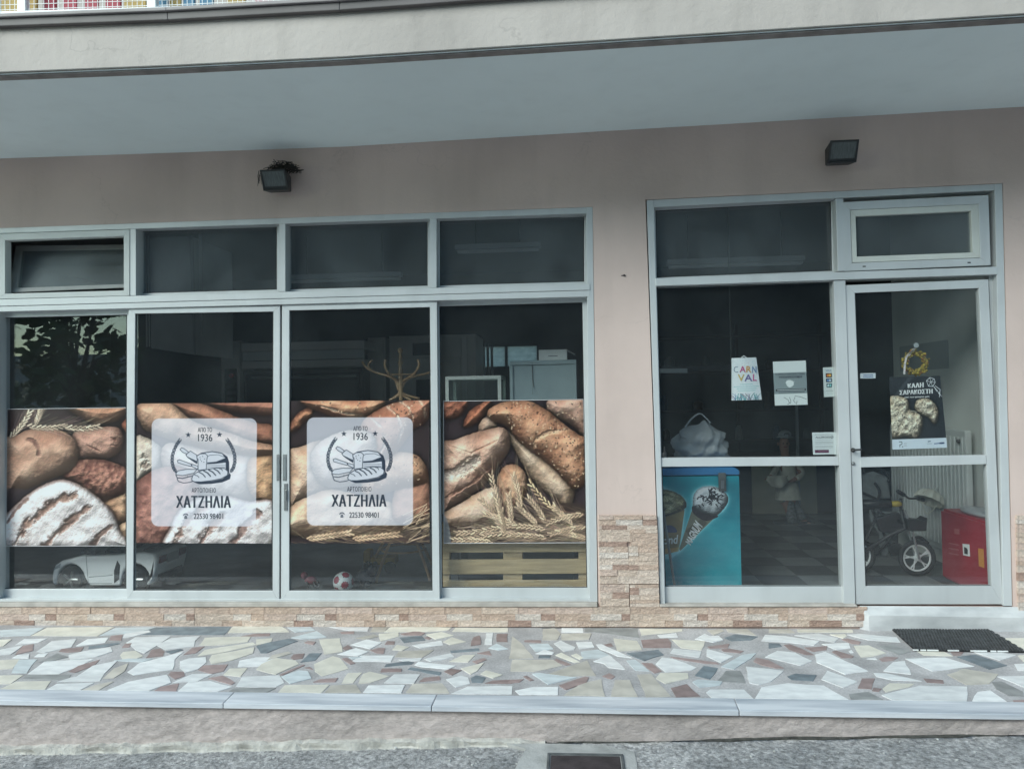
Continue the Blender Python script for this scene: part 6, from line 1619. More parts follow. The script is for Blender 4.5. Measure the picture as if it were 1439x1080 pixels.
bm.to_mesh(me); bm.free(); me.polygons.foreach_set('use_smooth', [True] * len(me.polygons)); me.materials.append(bgm)
o = bpy.data.objects.new('bag', me); C.objects.link(o); o.parent = bagt
mb = MB(); mb.tube(spl([P(963, 600, .6), P(972, 588, .6), P(983, 581, .6), P(991, 586, .6), P(998, 594, .6)]), [.012] + [.006] * 23 + [.012], 6); mb.build('handle', bgm, bagt, smooth=True)
bo = P(934, 636, .75)
btl = thing('squeeze_bottle', (bo[0], .75, top_z), 'slim pale bottle at the left edge of the freezer lid', 'bottle')
mb = MB(); mb.lathe([(.02, .002), (.021, .06), (.018, .075), (.006, .085), (.004, .12)], 12, c=(bo[0], .75, top_z)); mb.build('body', mat('pale_pink_plastic', (.30, .27, .26), .5), btl, smooth=True)
# counter, shelves, pole, lights
cy0 = 3.76
cm = mat('dark_counter', (.085, .075, .065), .6, var=.2, vscale=4)
a, b_ = P(900, 640, cy0), P(1235, 640, cy0); ztop = float(P(1100, 641, cy0)[2])
ctr = thing('shop_counter', ((a[0] + b_[0]) / 2, cy0 + .3, FZ), 'long dark counter with a beige front panel behind the baker statue', 'counter')
mb = MB(); mb.box(a[0], b_[0], cy0 + .02, cy0 + .7, FZ, ztop - .045); mb.build('carcass', cm, ctr)
mb = MB(); mb.box(a[0] - .05, b_[0] + .05, cy0 - .03, cy0 + .72, ztop - .04, ztop); mb.build('worktop', mat('brown_worktop', (.16, .125, .10), .5), ctr, bevel=.006)
bx('front_panel', 1057, 652, 1148, 724, cy0 - .005, .02, mat('beige_panel', (.46, .43, .31), .6, var=.06), ctr, bevel=.003)
rw_ = random.Random(5)
shm = mat('shelf_board', (.12, .11, .10), .6)
g = P(1040, 560, 4.9)
shf = thing('wall_shelf', (g[0], 4.95, FZ), 'dark wall shelving with jars behind the counter', 'shelf')
a, b_ = P(925, 600, 4.9), P(1165, 600, 4.9)
for py in (470, 520, 575, 618):
    z = float(P(1040, py, 4.9)[2]); mb = MB(); mb.box(a[0], b_[0], 4.9, 5.18, z - .03, z); mb.build('board', shm, shf)
for x in (a[0], (a[0] + b_[0]) / 2, b_[0]): mb = MB(); mb.box(x - .02, x + .02, 5.15, 5.19, FZ, 2.4); mb.build('upright', shm, shf)
jar_m = {k: mat('jar_' + k, c_, .3) for k, c_ in dict(glass=(.22, .24, .24), brown=(.10, .06, .03), white=(.38, .4, .4), blue=(.05, .08, .14)).items()}
ORD = ['leftmost', 'second', 'third', 'fourth', 'rightmost']
for py, shelf in ((520, 'upper'), (575, 'middle'), (618, 'lowest')):
    z = float(P(1040, py, 4.9)[2])
    for k in range(5):
        x = a[0] + .15 + (b_[0] - a[0] - .3) * (k + rw_.uniform(-.2, .2)) / 4.2
        h, r = rw_.uniform(.12, .22), rw_.uniform(.045, .075)
        kind = rw_.choice(list(jar_m))
        mb = MB(); mb.lathe([(r * .9, .001), (r, .01), (r, h * .75), (r * .6, h * .88), (r * .6, h)], 10, c=(x, 5.0, z))
        o = mb.build('storage_jar', jar_m[kind], None, smooth=True, at=(x, 5.0, z))
        tag(o, 'dim %s jar, %s of the five on the %s wall shelf' % ({'glass': 'grey glass'}.get(kind, kind), ORD[k], shelf), 'jar', 'jars on the wall shelving')
q = P(1120.5, 600, 3.52)
o = MB().box(q[0] - .014, q[0] + .014, 3.52, 3.546, FZ, P(1120, 568, 3.52)[2]).build('display_post', mat('pale_metal_post', (.36, .39, .40), .4)); tag(o, 'thin pale metal post behind the face mask notice', 'post')
q = [P(927.5, 518, 1.2), P(966, 517.5, 1.2), P(966, 523.8, 1.2), P(927.5, 524, 1.2)]
o = MB().prism(q[::-1], (0, .004, 0)).build('price_strip', mat('price_white', (.34, .37, .38), .5)); tag(o, 'pale horizontal price strip seen through the left of the right window', 'price strip')
mb = MB(); mb.box(q[0][0] - .3, q[1][0] + .4, 1.206, 1.23, q[0][2] - .02, q[0][2] + .02)
hg = thing('ceiling_menu_rail', (q[0][0], 1.22, q[0][2]), 'dark rail hanging across the left window pane that holds the price strip', 'rail'); mb.build('rail', MW['black'], hg)
mb = MB(); mb.tube([(q[0][0] - .25, 1.218, q[0][2]), (q[0][0] - .25, 1.218, 3.2)], .004, 5); mb.tube([(q[1][0] + .35, 1.218, q[0][2]), (q[1][0] + .35, 1.218, 3.2)], .004, 5); mb.build('wire', MW['dsteel'], hg)
lfm = mat('lamp_white', (.62, .64, .63), .4)
for k, (x0, x1, y0, y1, yy2, lab) in enumerate(((937, 1130, 356, 373, 2.3, 'unlit strip light seen through the right hand top window'), (405, 565, 378, 394, 2.6, 'unlit strip light seen through the third top window'), (640, 760, 340, 352, 2.2, 'unlit strip light seen through the fourth top window'))):
    a, b_ = P(x0, y1, yy2), P(x1, y1, yy2)
    lt = thing('strip_light', ((a[0] + b_[0]) / 2, yy2, 3.2), lab, 'ceiling light', 'unlit strip lights on the shop ceiling')
    z = min(3.05, float(a[2]))
    mb = MB(); mb.box(a[0], b_[0], yy2 - .05, yy2 + .05, z, z + .05); mb.build('tray', lfm, lt, bevel=.006)
    for d in (-.025, .025): mb = MB(); mb.tube([(a[0] + .02, yy2 + d, z - .016), (b_[0] - .02, yy2 + d, z - .016)], .013, 8); mb.build('tube', MW['white'], lt)
    mb = MB()
    for x in (a[0] + .2, b_[0] - .2): mb.tube([(x, yy2, z + .05), (x, yy2, 3.2)], .004, 5)
    mb.build('rod', MW['dsteel'], lt)

# baker statue
sy = 3.15
S0 = P(1112, 738, sy); k_ = (sy + 4.9) / F
bs = thing('baker_statue', (S0[0], sy, FZ), 'waist high statue of a baker in a white coat and cap holding out a cloth', 'statue')
def sq(px, py, d=0.0):
    q = P(px, py, sy); return Vector((q[0], sy + d, q[2]))
def skin_body(name, nodes, edges, m, parent, sub=2):
    me = bpy.data.meshes.new(name); po = org(parent)
    me.from_pydata([Vector(v) - po for v, r in nodes], edges, [])
    o = bpy.data.objects.new(name, me); C.objects.link(o); o.parent = parent; me.materials.append(m)
    sm = o.modifiers.new('skin', 'SKIN'); sm.use_smooth_shade = True
    for i, (v, r) in enumerate(nodes):
        me.skin_vertices[0].data[i].radius = (r, r)
    me.skin_vertices[0].data[0].use_root = True
    ss = o.modifiers.new('sub', 'SUBSURF'); ss.levels = 1; ss.render_levels = sub
    return o
skm = mat('painted_skin', (.40, .22, .16), .5, var=.08)
nodes = [(sq(1110, 690), .075), (sq(1108, 672), .08), (sq(1106, 652), .082), (sq(1104, 642), .04), (sq(1102, 632), .05), (sq(1101.5, 622), .055), (sq(1103, 612), .04),
         (sq(1115, 706, .02), .05), (sq(1122, 722, .03), .04), (sq(1130, 733, .02), .03), (sq(1138, 736, -.05), .022),
         (sq(1104, 706, -.02), .05), (sq(1110, 724, -.04), .04), (sq(1112, 736, -.04), .028), (sq(1106, 738, -.10), .022),
         (sq(1092, 650, -.03), .036), (sq(1084, 662, -.09), .03), (sq(1078, 668, -.15), .022), (sq(1074, 670, -.18), .014),
         (sq(1118, 650, .02), .036), (sq(1124, 664, -.05), .032), (sq(1112, 672, -.12), .024), (sq(1104, 674, -.15), .015)]
ed = [(0, 1), (1, 2), (2, 3), (3, 4), (4, 5), (5, 6), (0, 7), (7, 8), (8, 9), (9, 10), (0, 11), (11, 12), (12, 13), (13, 14), (2, 15), (15, 16), (16, 17), (17, 18), (2, 19), (19, 20), (20, 21), (21, 22)]
skin_body('body', nodes, ed, skm, bs)
coat_m = mat('cream_painted_coat', (.74, .72, .60), .5, var=.12, vscale=16)
mb = MB()
rings = [(701, .135, .115), (694, .125, .11), (680, .105, .10), (668, .098, .095), (656, .10, .09), (648, .085, .075), (643, .05, .05)]
nn_ = 20
for py, rx_, ry_ in rings:
    c_ = sq(1108 - (701 - py) * .06, py)
    for i in range(nn_):
        a = 2 * math.pi * i / nn_; f = 1 + (.05 * math.sin(7 * a) if py > 675 else 0)
        mb.v.append((c_[0] + rx_ * f * math.cos(a), c_[1] + ry_ * f * math.sin(a), c_[2]))
for j in range(len(rings) - 1):
    for i in range(nn_): mb.f.append((j * nn_ + i, j * nn_ + (i + 1) % nn_, (j + 1) * nn_ + (i + 1) % nn_, (j + 1) * nn_ + i)); mb.m.append(0)
mb.build('coat', coat_m, bs, smooth=True)
for pts in ([(1095, 648, -.02), (1086, 660, -.09), (1080, 667, -.14)], [(1116, 648, .01), (1125, 664, -.05), (1114, 671, -.115)]):
    mb = MB(); mb.tube(spl([sq(*q) for q in pts]), .034, 10); mb.build('sleeve', coat_m, bs, smooth=True)
tm_ = mat('checked_trousers', (.20, .21, .21), .7, var=.35, vscale=45)
for pts in ([(1112, 698, .01), (1121, 716, .03), (1128, 730, .02)], [(1106, 698, -.01), (1110, 718, -.04), (1112, 733, -.04)]):
    mb = MB(); mb.tube(spl([sq(*q) for q in pts]), .052, 10); mb.build('trouser_leg', tm_, bs, smooth=True)
for q, e in (((1131, 735, .0), (1143, 738, -.04)), ((1112, 737, -.05), (1104, 739, -.12))):
    mb = MB(); mb.tube(spl([sq(*q), (Vector(sq(*q)) + Vector(sq(*e))) / 2 + Vector((0, 0, .01)), sq(*e)]), .03, 8); mb.build('shoe', MW['black'], bs, smooth=True)
hm_ = mat('grey_cap', (.36, .39, .40), .6)
c_ = sq(1103, 612)
mb = MB(); mb.ball(c_ + Vector((0, 0, .012)), .066, .07, .048, 14); mb.build('cap', hm_, bs, smooth=True)
mb = MB(); mb.lathe([(.064, 0), (.08, -.006), (.082, -.002), (.064, .01)], 18, c=c_ + Vector((-.006, -.012, -.012))); mb.build('cap_brim', hm_, bs, smooth=True)
mb = MB(); mb.ball(c_ + Vector((.0, -.062, .018)), .03, .006, .018, 10); mb.build('cap_badge', MW['dsteel'], bs)
fc = sq(1101.5, 624)
for d in (-.02, .018):
    mb = MB(); mb.ball((fc[0] + d, fc[1] - .050, fc[2] + .012), .008, .006, .007, 8); mb.build('eye', MW['black'], bs)
    mb = MB(); mb.ball((fc[0] + d * 2.9, fc[1], fc[2] + .004), .01, .012, .018, 8); mb.build('ear', skm, bs)
mb = MB(); mb.ball((fc[0], fc[1] - .058, fc[2] - .002), .010, .014, .012, 8); mb.build('nose', skm, bs, smooth=True)
mb = MB(); mb.ball((fc[0], fc[1] - .050, fc[2] - .024), .020, .008, .006, 8); mb.build('mouth', mat('painted_lips', (.30, .08, .07), .5), bs)
for hx, hy, hd, sg in ((1074, 670, -.18, -1), (1104, 674, -.15, -1)):
    h = sq(hx, hy, hd)
    hb_ = MB()
    hb_.ball(h, .022, .02, .012, 8)
    for k in range(4):
        b0 = h + Vector((-.012, -.014 + .009 * k, .002)); l = (.026, .031, .029, .022)[k]
        hb_.tube([b0, b0 + Vector((-l * .6, 0, .002)), b0 + Vector((-l, 0, -.008))], [.0052, .0048, .004], 6)
    b0 = h + Vector((.0, -.016, .006)); hb_.tube([b0, b0 + Vector((-.010, -.012, .006)), b0 + Vector((-.022, -.014, .004))], [.006, .0055, .0045], 6)
    hb_.build('hand', skm, bs, smooth=True)
mb = MB()                                                            # cloth over the forearm
cl = [sq(1070, 668, -.19), sq(1088, 668, -.17), sq(1100, 668, -.16)]
ncl = 9
for i in range(ncl):
    u = i / (ncl - 1); p_ = cl[0].lerp(cl[2], u)
    for j in range(6):
        w = j / 5; mb.v.append((p_.x + .012 * math.sin(9 * w + 3 * u), p_.y - .03 - .02 * math.sin(u * 11) * w, p_.z + .02 - w * (.075 + .05 * math.sin(math.pi * u * .9))))
for i in range(ncl - 1):
    for j in range(5): mb.f.append((i * 6 + j, i * 6 + j + 1, i * 6 + j + 7, i * 6 + j + 6)); mb.m.append(0)
o = mb.build('cloth', coat_m, bs, smooth=True); sd_ = o.modifiers.new('thick', 'SOLIDIFY'); sd_.thickness = .006
mb = MB(); mb.lathe([(.17, 0), (.17, .012), (.15, .018)], 24, c=(S0[0] - .01, sy, FZ)); mb.build('plinth', MW['dsteel'], bs)

# radiator on the right wall
rdm = mat('white_radiator', (.60, .63, .62), .35, var=.03)
ra0, ra1 = .72, 2.0
rx_ = RX - .10
rd = thing('radiator', (rx_ + .04, (ra0 + ra1) / 2, .25), 'white ribbed panel radiator along the right wall behind the door', 'radiator')
mb = MB(); mb.box(rx_ + .012, rx_ + .06, ra0, ra1, .26, 1.2); mb.build('panel', rdm, rd, bevel=.012)
nr = 22; me0 = None
for k in range(nr):
    y = ra0 + .04 + (ra1 - ra0 - .08) * k / (nr - 1)
    if me0 is None:
        r_ = MB().box(rx_, rx_ + .012, y - .014, y + .014, .31, 1.15).build('rib', rdm, rd, bevel=.006, at=(rx_, y, .3)); me0 = r_
    else:
        r_ = me0.copy(); C.objects.link(r_); r_.parent = rd; r_.location = Vector((rx_, y, .3)) - rd.location
for y in (ra0 + .15, ra1 - .15):
    mb = MB(); mb.box(rx_ + .061, RX, y - .02, y + .02, .5, .54); mb.build('bracket', MW['dsteel'], rd)
mb = MB(); mb.tube([(rx_ + .03, ra0 + .03, .26), (rx_ + .03, ra0 + .03, FZ)], .009, 6); mb.build('pipe', rdm, rd)
mb = MB(); mb.lathe([(.014, 0), (.014, .02), (.01, .03)], 10, M=Matrix.Rotation(rad(-90), 4, 'Y'), c=(rx_ + .011, ra0 + .06, 1.12)); mb.build('valve', MW['dsteel'], rd)
# papers pinned on the right wall
zq = [(RX - .003, 1.95, 1.88), (RX - .003, 1.1, 1.88), (RX - .003, 1.1, 1.66), (RX - .003, 1.95, 1.66)]
mb = MB(); mb.prism(zq, (-.003, 0, 0)); o = mb.build('wall_notice', mat('grey_paper', (.40, .43, .43), .7)); tag(o, 'wide pale paper notice pinned on the wall above the radiator', 'notice')
v, f = glyphs('αγωγές.gr', .0)
x0_, x1_ = min(a[0] for a in v), max(a[0] for a in v)
# red cabinet on the floor
rbm = mat('red_enamel', (.34, .02, .035), .35, var=.08)
rb_ = thing('red_cabinet', (2.78, .44, FZ), 'red metal fire cabinet with small stickers standing at the right wall', 'cabinet')
mb = MB(); mb.box(2.672, RX - .004, .115, .77, FZ, .635); mb.build('body', rbm, rb_, bevel=.008)
mb = MB(); mb.box(2.652, 2.671, .125, .76, FZ + .02, .62); dr_ = mb.build('door', rbm, rb_, bevel=.004)
def onx(px, py): 
    r = _ray(px, py); t_ = (2.6505 - CAM[0]) / r[0]; p_ = CAM + r * t_; return p_
def decal(name, pts, m, lift=0.0):
    mb = MB(); mb.prism([onx(*p_) + (-lift, 0, 0) for p_ in pts], (.0012, 0, 0)); return mb.build(name, m, dr_)
decal('pictogram', [(1352.5, 763.5), (1362, 764.5), (1363, 781.5), (1353.5, 779.5)], MW['white'])
decal('flame_mark', [(1355, 768), (1358.5, 769.5), (1360, 772), (1360, 778.5), (1355.5, 777.5)], MW['black'], .0015)
decal('orange_label', [(1374.5, 770), (1382, 771), (1383, 797.5), (1375.5, 795)], mat('orange_label_paper', (.62, .26, .05), .5))
decal('small_sticker', [(1341, 742), (1348, 743.2), (1348, 751), (1341, 749.5)], mat('faded_red', (.45, .12, .12), .5))
for i, y in enumerate((762, 769, 776)):
    decal('print_line', [(1333, y), (1347, y + 2.6), (1347, y + 4), (1333, y + 1.4)], mat('faded_print_%s' % 'abc'[i], (.45, .14, .14), .5))
mb = MB(); mb.ball((2.78, .45, .655), .10, .24, .03, 12); mb.ball((2.77, .30, .665), .06, .1, .035, 10)
o = mb.build('plastic_wrap', bgm, None, smooth=True); tag(o, 'crumpled clear plastic wrap lying on the red cabinet', 'plastic wrap')
# helmet hung before the radiator
hq = P(1307, 699, 1.05); hs_ = (1.05 + 4.9) / F
hlm = mat('cream_helmet', (.66, .66, .58), .35)
hl = thing('bike_helmet', (hq[0], 1.05, hq[2]), 'pale ribbed child cycle helmet hanging in front of the white radiator', 'helmet')
Mh = Matrix.Rotation(rad(28), 4, 'Y') @ Matrix.Rotation(rad(-20), 4, 'X')
mb = MB(); n0 = 12
for i in range(9):
    t_ = math.pi / 2 * i / 8
    for k in range(n0 * 2):
        a = math.pi * k / n0; r_ = (1 + .05 * (1 if k % 2 else -1)) * math.sin(t_ + .05)
        v_ = Mh @ Vector((19 * hs_ * r_ * math.cos(a), 15 * hs_ * r_ * math.sin(a), 17 * hs_ * math.cos(t_) - 6 * hs_)); mb.v.append((hq[0] + v_.x, 1.05 + v_.y, hq[2] + v_.z))
for i in range(8):
    for k in range(n0 * 2): k2 = (k + 1) % (n0 * 2); mb.f.append((i * n0 * 2 + k, i * n0 * 2 + k2, (i + 1) * n0 * 2 + k2, (i + 1) * n0 * 2 + k)); mb.m.append(0)
o = mb.build('shell', hlm, hl, smooth=False); sd_ = o.modifiers.new('thick', 'SOLIDIFY'); sd_.thickness = .008
mb = MB(); mb.tube(spl([(hq[0] - .06, 1.05, hq[2] - .04), (hq[0] - .03, 1.04, hq[2] - .12), (hq[0] + .05, 1.05, hq[2] - .06)]), .004, 5); mb.build('strap', hlm, hl)
mb = MB(); mb.tube([(hq[0] + .05, 1.08, hq[2] + .05), (rx_ - .001, 1.12, hq[2] + .07)], .005, 5); mb.build('hook', rdm, hl)

# balance bike
by_ = .83
def bp_(px, py, d=0.0): q = P(px, py, by_ + d); return Vector((q[0], by_ + d, q[2]))
bk = thing('balance_bike', (bp_(1250, 800)[0], by_, FZ), 'black child balance bike with a white spoked wheel inside the door', 'balance bike')
kb = (by_ + 4.9) / F
wr_ = 24.5 * kb
wcs = [Vector((bp_(1288.5, 779)[0], by_, FZ + wr_ + .001)), Vector((bp_(1206, 779, .06)[0], by_ + .08, FZ + wr_ + .001))]
MX = Matrix.Rotation(rad(90), 4, 'X') 
whm = mat('white_rim', (.74, .76, .76), .35)
for wc_ in wcs:
    w_ = MB(); w_.tube([(wc_.x + (wr_ - .017) * math.cos(a), wc_.y, wc_.z + (wr_ - .017) * math.sin(a)) for a in np.linspace(0, 2 * math.pi, 33)], .017, 8, cap=False); wo = w_.build('wheel', MW['rubber'], bk, smooth=True)
    r_ = MB(); rr = wr_ * .70
    r_.tube([(wc_.x + rr * math.cos(a), wc_.y, wc_.z + rr * math.sin(a)) for a in np.linspace(0, 2 * math.pi, 33)], .0075, 6, cap=False)
    for k in range(5):
        a = math.pi / 2 + .2 + k * 2 * math.pi / 5
        for s_ in (-1, 1):
            r_.tube([(wc_.x + .012 * s_ * math.sin(a), wc_.y, wc_.z - .012 * s_ * math.cos(a)), (wc_.x + rr * math.cos(a + s_ * .13), wc_.y, wc_.z + rr * math.sin(a + s_ * .13))], .0055, 5)
    r_.lathe([(.018, -.02), (.02, 0), (.018, .02)], 12, M=MX, c=wc_); r_.build('rim', whm, wo)
mb = MB(); hd = bp_(1266, 716)
fk = mat('grey_fork', (.33, .35, .36), .35, metal=.4)
for d in (-.035, .035): 
    mb.tube([(wcs[0].x, by_ + d, wcs[0].z), (bp_(1280, 748).x, by_ + d, bp_(1280, 748).z), (hd.x + .02, by_ + d * .5, hd.z)], .008, 7)
mb.build('fork', fk, bk)
mb = MB(); mb.tube([hd, bp_(1272, 742), bp_(1250, 752), (wcs[1].x, wcs[1].y, wcs[1].z)], .014, 8); mb.tube([bp_(1270, 735), bp_(1240, 722, .03), bp_(1232, 714, .03)], .012, 8); mb.tube([bp_(1236, 716, .03), (wcs[1].x, wcs[1].y - .03, wcs[1].z)], .01, 7); mb.build('frame', MW['black'], bk, smooth=True)
mb = MB(); mb.prism([bp_(*q) for q in ((1264, 719), (1272, 738), (1262, 752), (1238, 747), (1230, 728), (1244, 724))][::-1], (0, .05, 0)); mb.build('body_panel', MW['black'], bk, bevel=.012)
mb = MB(); mb.tube([hd, bp_(1266, 700)], .011, 8); mb.tube(spl([bp_(1262, 690, -.14), bp_(1272, 696, -.06), bp_(1278, 700, 0), bp_(1290, 700, .1), bp_(1297, 702, .15)]), .008, 7); hb2 = mb.build('handlebar', MW['black'], bk, smooth=True)
for e0, e1 in (((1262, 690, -.14), (1270, 695, -.08)), ((1290, 700, .1), (1298, 702, .155))):
    mb = MB(); mb.tube([bp_(*e0), bp_(*e1)], .015, 8); mb.build('grip', MW['rubber'], hb2)
mb = MB()
for i, (x, w_) in enumerate(((1212, .035), (1232, .045), (1248, .05), (1256, .035))): pass
mb.tube([bp_(1211, 708, .02), bp_(1232, 708, .02), bp_(1253, 708, .0)], [.028, .030, .022], 10); mb.build('saddle', MW['black'], bk, smooth=True)
mb = MB(); mb.tube([bp_(1253, 708, -.002), bp_(1263, 707.5, -.004), bp_(1267, 708, -.004)], [.021, .022, .012], 10); mb.build('saddle_nose', mat('yellow_vinyl', (.50, .38, .06), .5), bk, smooth=True)
q0, q1 = bp_(1270, 727), bp_(1299, 744)
mb = MB(); mb.prism([(q0.x, by_ - .06, q0.z), (q0.x + .02, by_ - .06, q1.z), (q1.x - .01, by_ - .06, q1.z), (q1.x, by_ - .06, q0.z + .01), (q1.x - .03, by_ - .06, q0.z - .015)], (0, .12, 0)); mb.build('basket', MW['black'], bk, bevel=.008)
mb = MB(); mb.tube(spl([(wcs[0].x - .03, by_, wcs[0].z + wr_ + .012), (wcs[0].x + .03, by_, wcs[0].z + wr_ + .012), (wcs[0].x + .08, by_, wcs[0].z + wr_ - .03)]), .014, 6); mb.build('mudguard', MW['black'], bk, smooth=True)
# folded pushchair behind it
uy = 1.55
def up_(px, py, d=0.0): q = P(px, py, uy + d); return Vector((q[0], uy + d, q[2]))
gf = mat('dark_grey_fabric', (.17, .185, .19), .85, var=.12, vscale=20)
uc = thing('pushchair', (up_(1232, 780)[0], uy, FZ), 'folded dark grey fabric pushchair with black frame behind the balance bike', 'pushchair')
def patch(name, pts, th=.03, m=gf): 
    mb = MB(); mb.prism([up_(*q) for q in pts][::-1], (0, th, 0)); return mb.build(name, m, uc, bevel=.012)
patch('hood', [(1206, 668), (1228, 662), (1248, 670), (1252, 700), (1212, 702)])
patch('seat_fabric', [(1222, 716), (1262, 720), (1266, 740), (1252, 762), (1246, 786), (1238, 786), (1236, 750), (1224, 732)])
for pts in ([(1208, 690), (1230, 700), (1238, 705)], [(1229, 678), (1236, 690), (1233, 704)], [(1210, 655), (1240, 660), (1250, 672), (1247, 676)], [(1246, 726), (1258, 745), (1232, 778), (1226, 786)], [(1225, 715), (1240, 745), (1256, 786)], [(1212, 665), (1222, 640), (1240, 655)]):
    mb = MB(); mb.tube(spl([up_(x, y, -.02) for x, y in pts]), .011, 6); mb.build('frame_tube', MW['black'], uc, smooth=True)
for px in (1226, 1256):
    q = up_(px, 786); mb = MB(); mb.lathe([(.05, -.015), (.055, 0), (.05, .015)], 16, M=MX, c=(q.x, uy - .03, FZ + .056)); mb.build('wheel', MW['rubber'], uc)
# ================================================================== lamps on the facade, mat, and the street side seen in the glass
def floodlight(label, fl, fr, bot, top, tiltdown, glass_side):
    """fl, fr: left and right pixel of the lens; built at the wall with its body projecting .14 m"""
    y0 = -.15
    a, b_ = P(fl, top, y0), P(fr, top, y0); c_ = P(fl, bot, y0)
    w, h = b_[0] - a[0], a[2] - c_[2]
    cx_, cz = (a[0] + b_[0]) / 2, (a[2] + c_[2]) / 2
    fl_ = thing('floodlight', (cx_, 0, cz), label, 'floodlight', 'floodlights on the shop front')
    bmat = mat('lamp_housing', (.03, .032, .034), .5, bump=.05, bscale=60)
    mb = MB()
    f = [(cx_ - w / 2, y0 + .045, cz - h / 2), (cx_ + w / 2, y0 + .045, cz - h / 2), (cx_ + w / 2, y0 - .012, cz + h / 2), (cx_ - w / 2, y0 - .012, cz + h / 2)]
    k = .86
    r = [(cx_ - w / 2 * k, -.025, cz - h / 2 * k), (cx_ + w / 2 * k, -.025, cz - h / 2 * k), (cx_ + w / 2 * k, -.025, cz + h / 2 * k), (cx_ - w / 2 * k, -.025, cz + h / 2 * k)]
    mb.add(f + r, [(0, 1, 2, 3), (7, 6, 5, 4), (0, 4, 5, 1), (1, 5, 6, 2), (2, 6, 7, 3), (3, 7, 4, 0)])
    mb.build('housing', bmat, fl_, bevel=.008)
    mb = MB()
    e = .012
    outer = [np.array(p_) for p_ in f]
    ctr_ = sum(outer) / 4
    inn = [p_ + (ctr_ - p_) * np.array((2 * e / w, 0, 2 * e / h)) for p_ in outer]
    for i in range(4):
        j = (i + 1) % 4
        mb.prism([outer[i] + (0, -.001, 0), outer[j] + (0, -.001, 0), inn[j] + (0, -.001, 0), inn[i] + (0, -.001, 0)], (0, -.008, 0))
    mb.build('bezel', bmat, fl_, bevel=.002)
    mb = MB(); mb.prism([p_ + (0, -.002, 0) for p_ in inn], (0, -.002, 0)); mb.build('lens', mat('dull_lens', (.10, .115, .115), .15, var=.2, vscale=30, stretch=(6, 1, .6)), fl_)
    mb = MB(); mb.box(cx_ - .02, cx_ + .02, -.024, 0, cz - .03, cz + .03); mb.build('bracket', bmat, fl_)
    mb = MB(); mb.ball((cx_ - .01, y0 - .002, cz + h / 2 - .018), .006, n=8); mb.build('sensor', MW['steel'], fl_)
    return cx_, cz, w, h, y0
n1_ = floodlight('black floodlight with twigs of a nest on it, above the second top window', 366.5, 402, 266, 240, 0, 1)
floodlight('clean black floodlight above the entrance window on the right', 1165.5, 1206, 227, 199, 0, -1)
cx_, cz, w, h, y0 = n1_
nst = mat('dry_twigs', (.05, .045, .04), .9, rand=.3)
mb = MB()
for k in range(260):
    a = rng.uniform(0, 6.283); t_ = rng.uniform(-.9, .9)
    u = rng.uniform(-1, 1)
    c0 = Vector((cx_ + .045 + u * .085, -.075 + rng.uniform(-.06, .06), cz + h / 2 + .012 + rng.uniform(0, 1) * .055 * (1 - u * u * .7)))
    d = Vector((math.cos(a), math.sin(a) * .6, t_ * .5)).normalized() * rng.uniform(.015, .04)
    mb.tube([c0 - d, c0 + d * .2 + Vector((0, 0, .006)), c0 + d], rng.uniform(.0012, .0024), 4)
nest = thing('bird_nest', (cx_ + .045, -.075, cz + h / 2), 'ragged bird nest of dark twigs built on the left floodlight', 'nest')
mb.build('twig', nst, nest)['kind'] = 'stuff'
mh = MB()
for k in range(10):
    x = cx_ - w / 2 + rng.uniform(-.012, .01); z = cz + h / 2 - rng.uniform(0, .05); mh.tube([(x, y0 - .01, z), (x + rng.uniform(-.008, .004), y0 - .012, z - rng.uniform(.03, .08))], .0012, 4)
mh.build('hanging_twig', nst, nest)
# rubber mat of woven links by the doorstep
zc = .006
q = [G(1080 + 678 / 4.008, 840 + 160 / 4.008, zc), G(1080 + 1242 / 4.008, 840 + 178 / 4.008, zc), G(1080 + 1452 / 4.008, 840 + 303 / 4.008, zc), G(1080 + 826 / 4.008, 840 + 294 / 4.008, zc)]
q = [Vector(v) for v in q]
dm = thing('door_mat', (q[0] + q[2]) / 2, 'black ribbed rubber mat lying on the paving before the doorstep', 'door mat')
mb = MB(); mb.prism([q[3], q[2], q[1], q[0]], (0, 0, -.0035)); mb.build('base', MW['rubber'], dm)
lk = MB(); nu, nv = 34, 13
for i in range(nu):
    for j in range(nv):
        u, v_ = (i + .5 + (.25 if j % 2 else -.25)) / nu, (j + .5) / nv
        p_ = (q[0].lerp(q[1], u)).lerp(q[3].lerp(q[2], u), v_)
        a = (q[1] - q[0]) / nu * .36; b_ = (q[3] - q[0]) / nv * .33
        lk.prism([p_ + b_ - a * .6 + Vector((0, 0, .006)), p_ + b_ + a * 1.1 + Vector((0, 0, .006)), p_ - b_ + a * .6 + Vector((0, 0, .008)), p_ - b_ - a * 1.1 + Vector((0, 0, .008))], (0, 0, -.006))
o = lk.build('link', mat('worn_rubber', (.06, .063, .067), .6, var=.3, vscale=20), dm); o['kind'] = 'stuff'
mb = MB()
for i in range(14):
    if rng.random() < .8:
        u = (i + rng.random() * .5) / 16; p_ = q[3].lerp(q[2], u); mb.box(p_.x - .018, p_.x + .012, p_.y - .004, p_.y + .002, zc - .001, zc + .006)
mb.build('frayed_edge', MW['white'], dm)

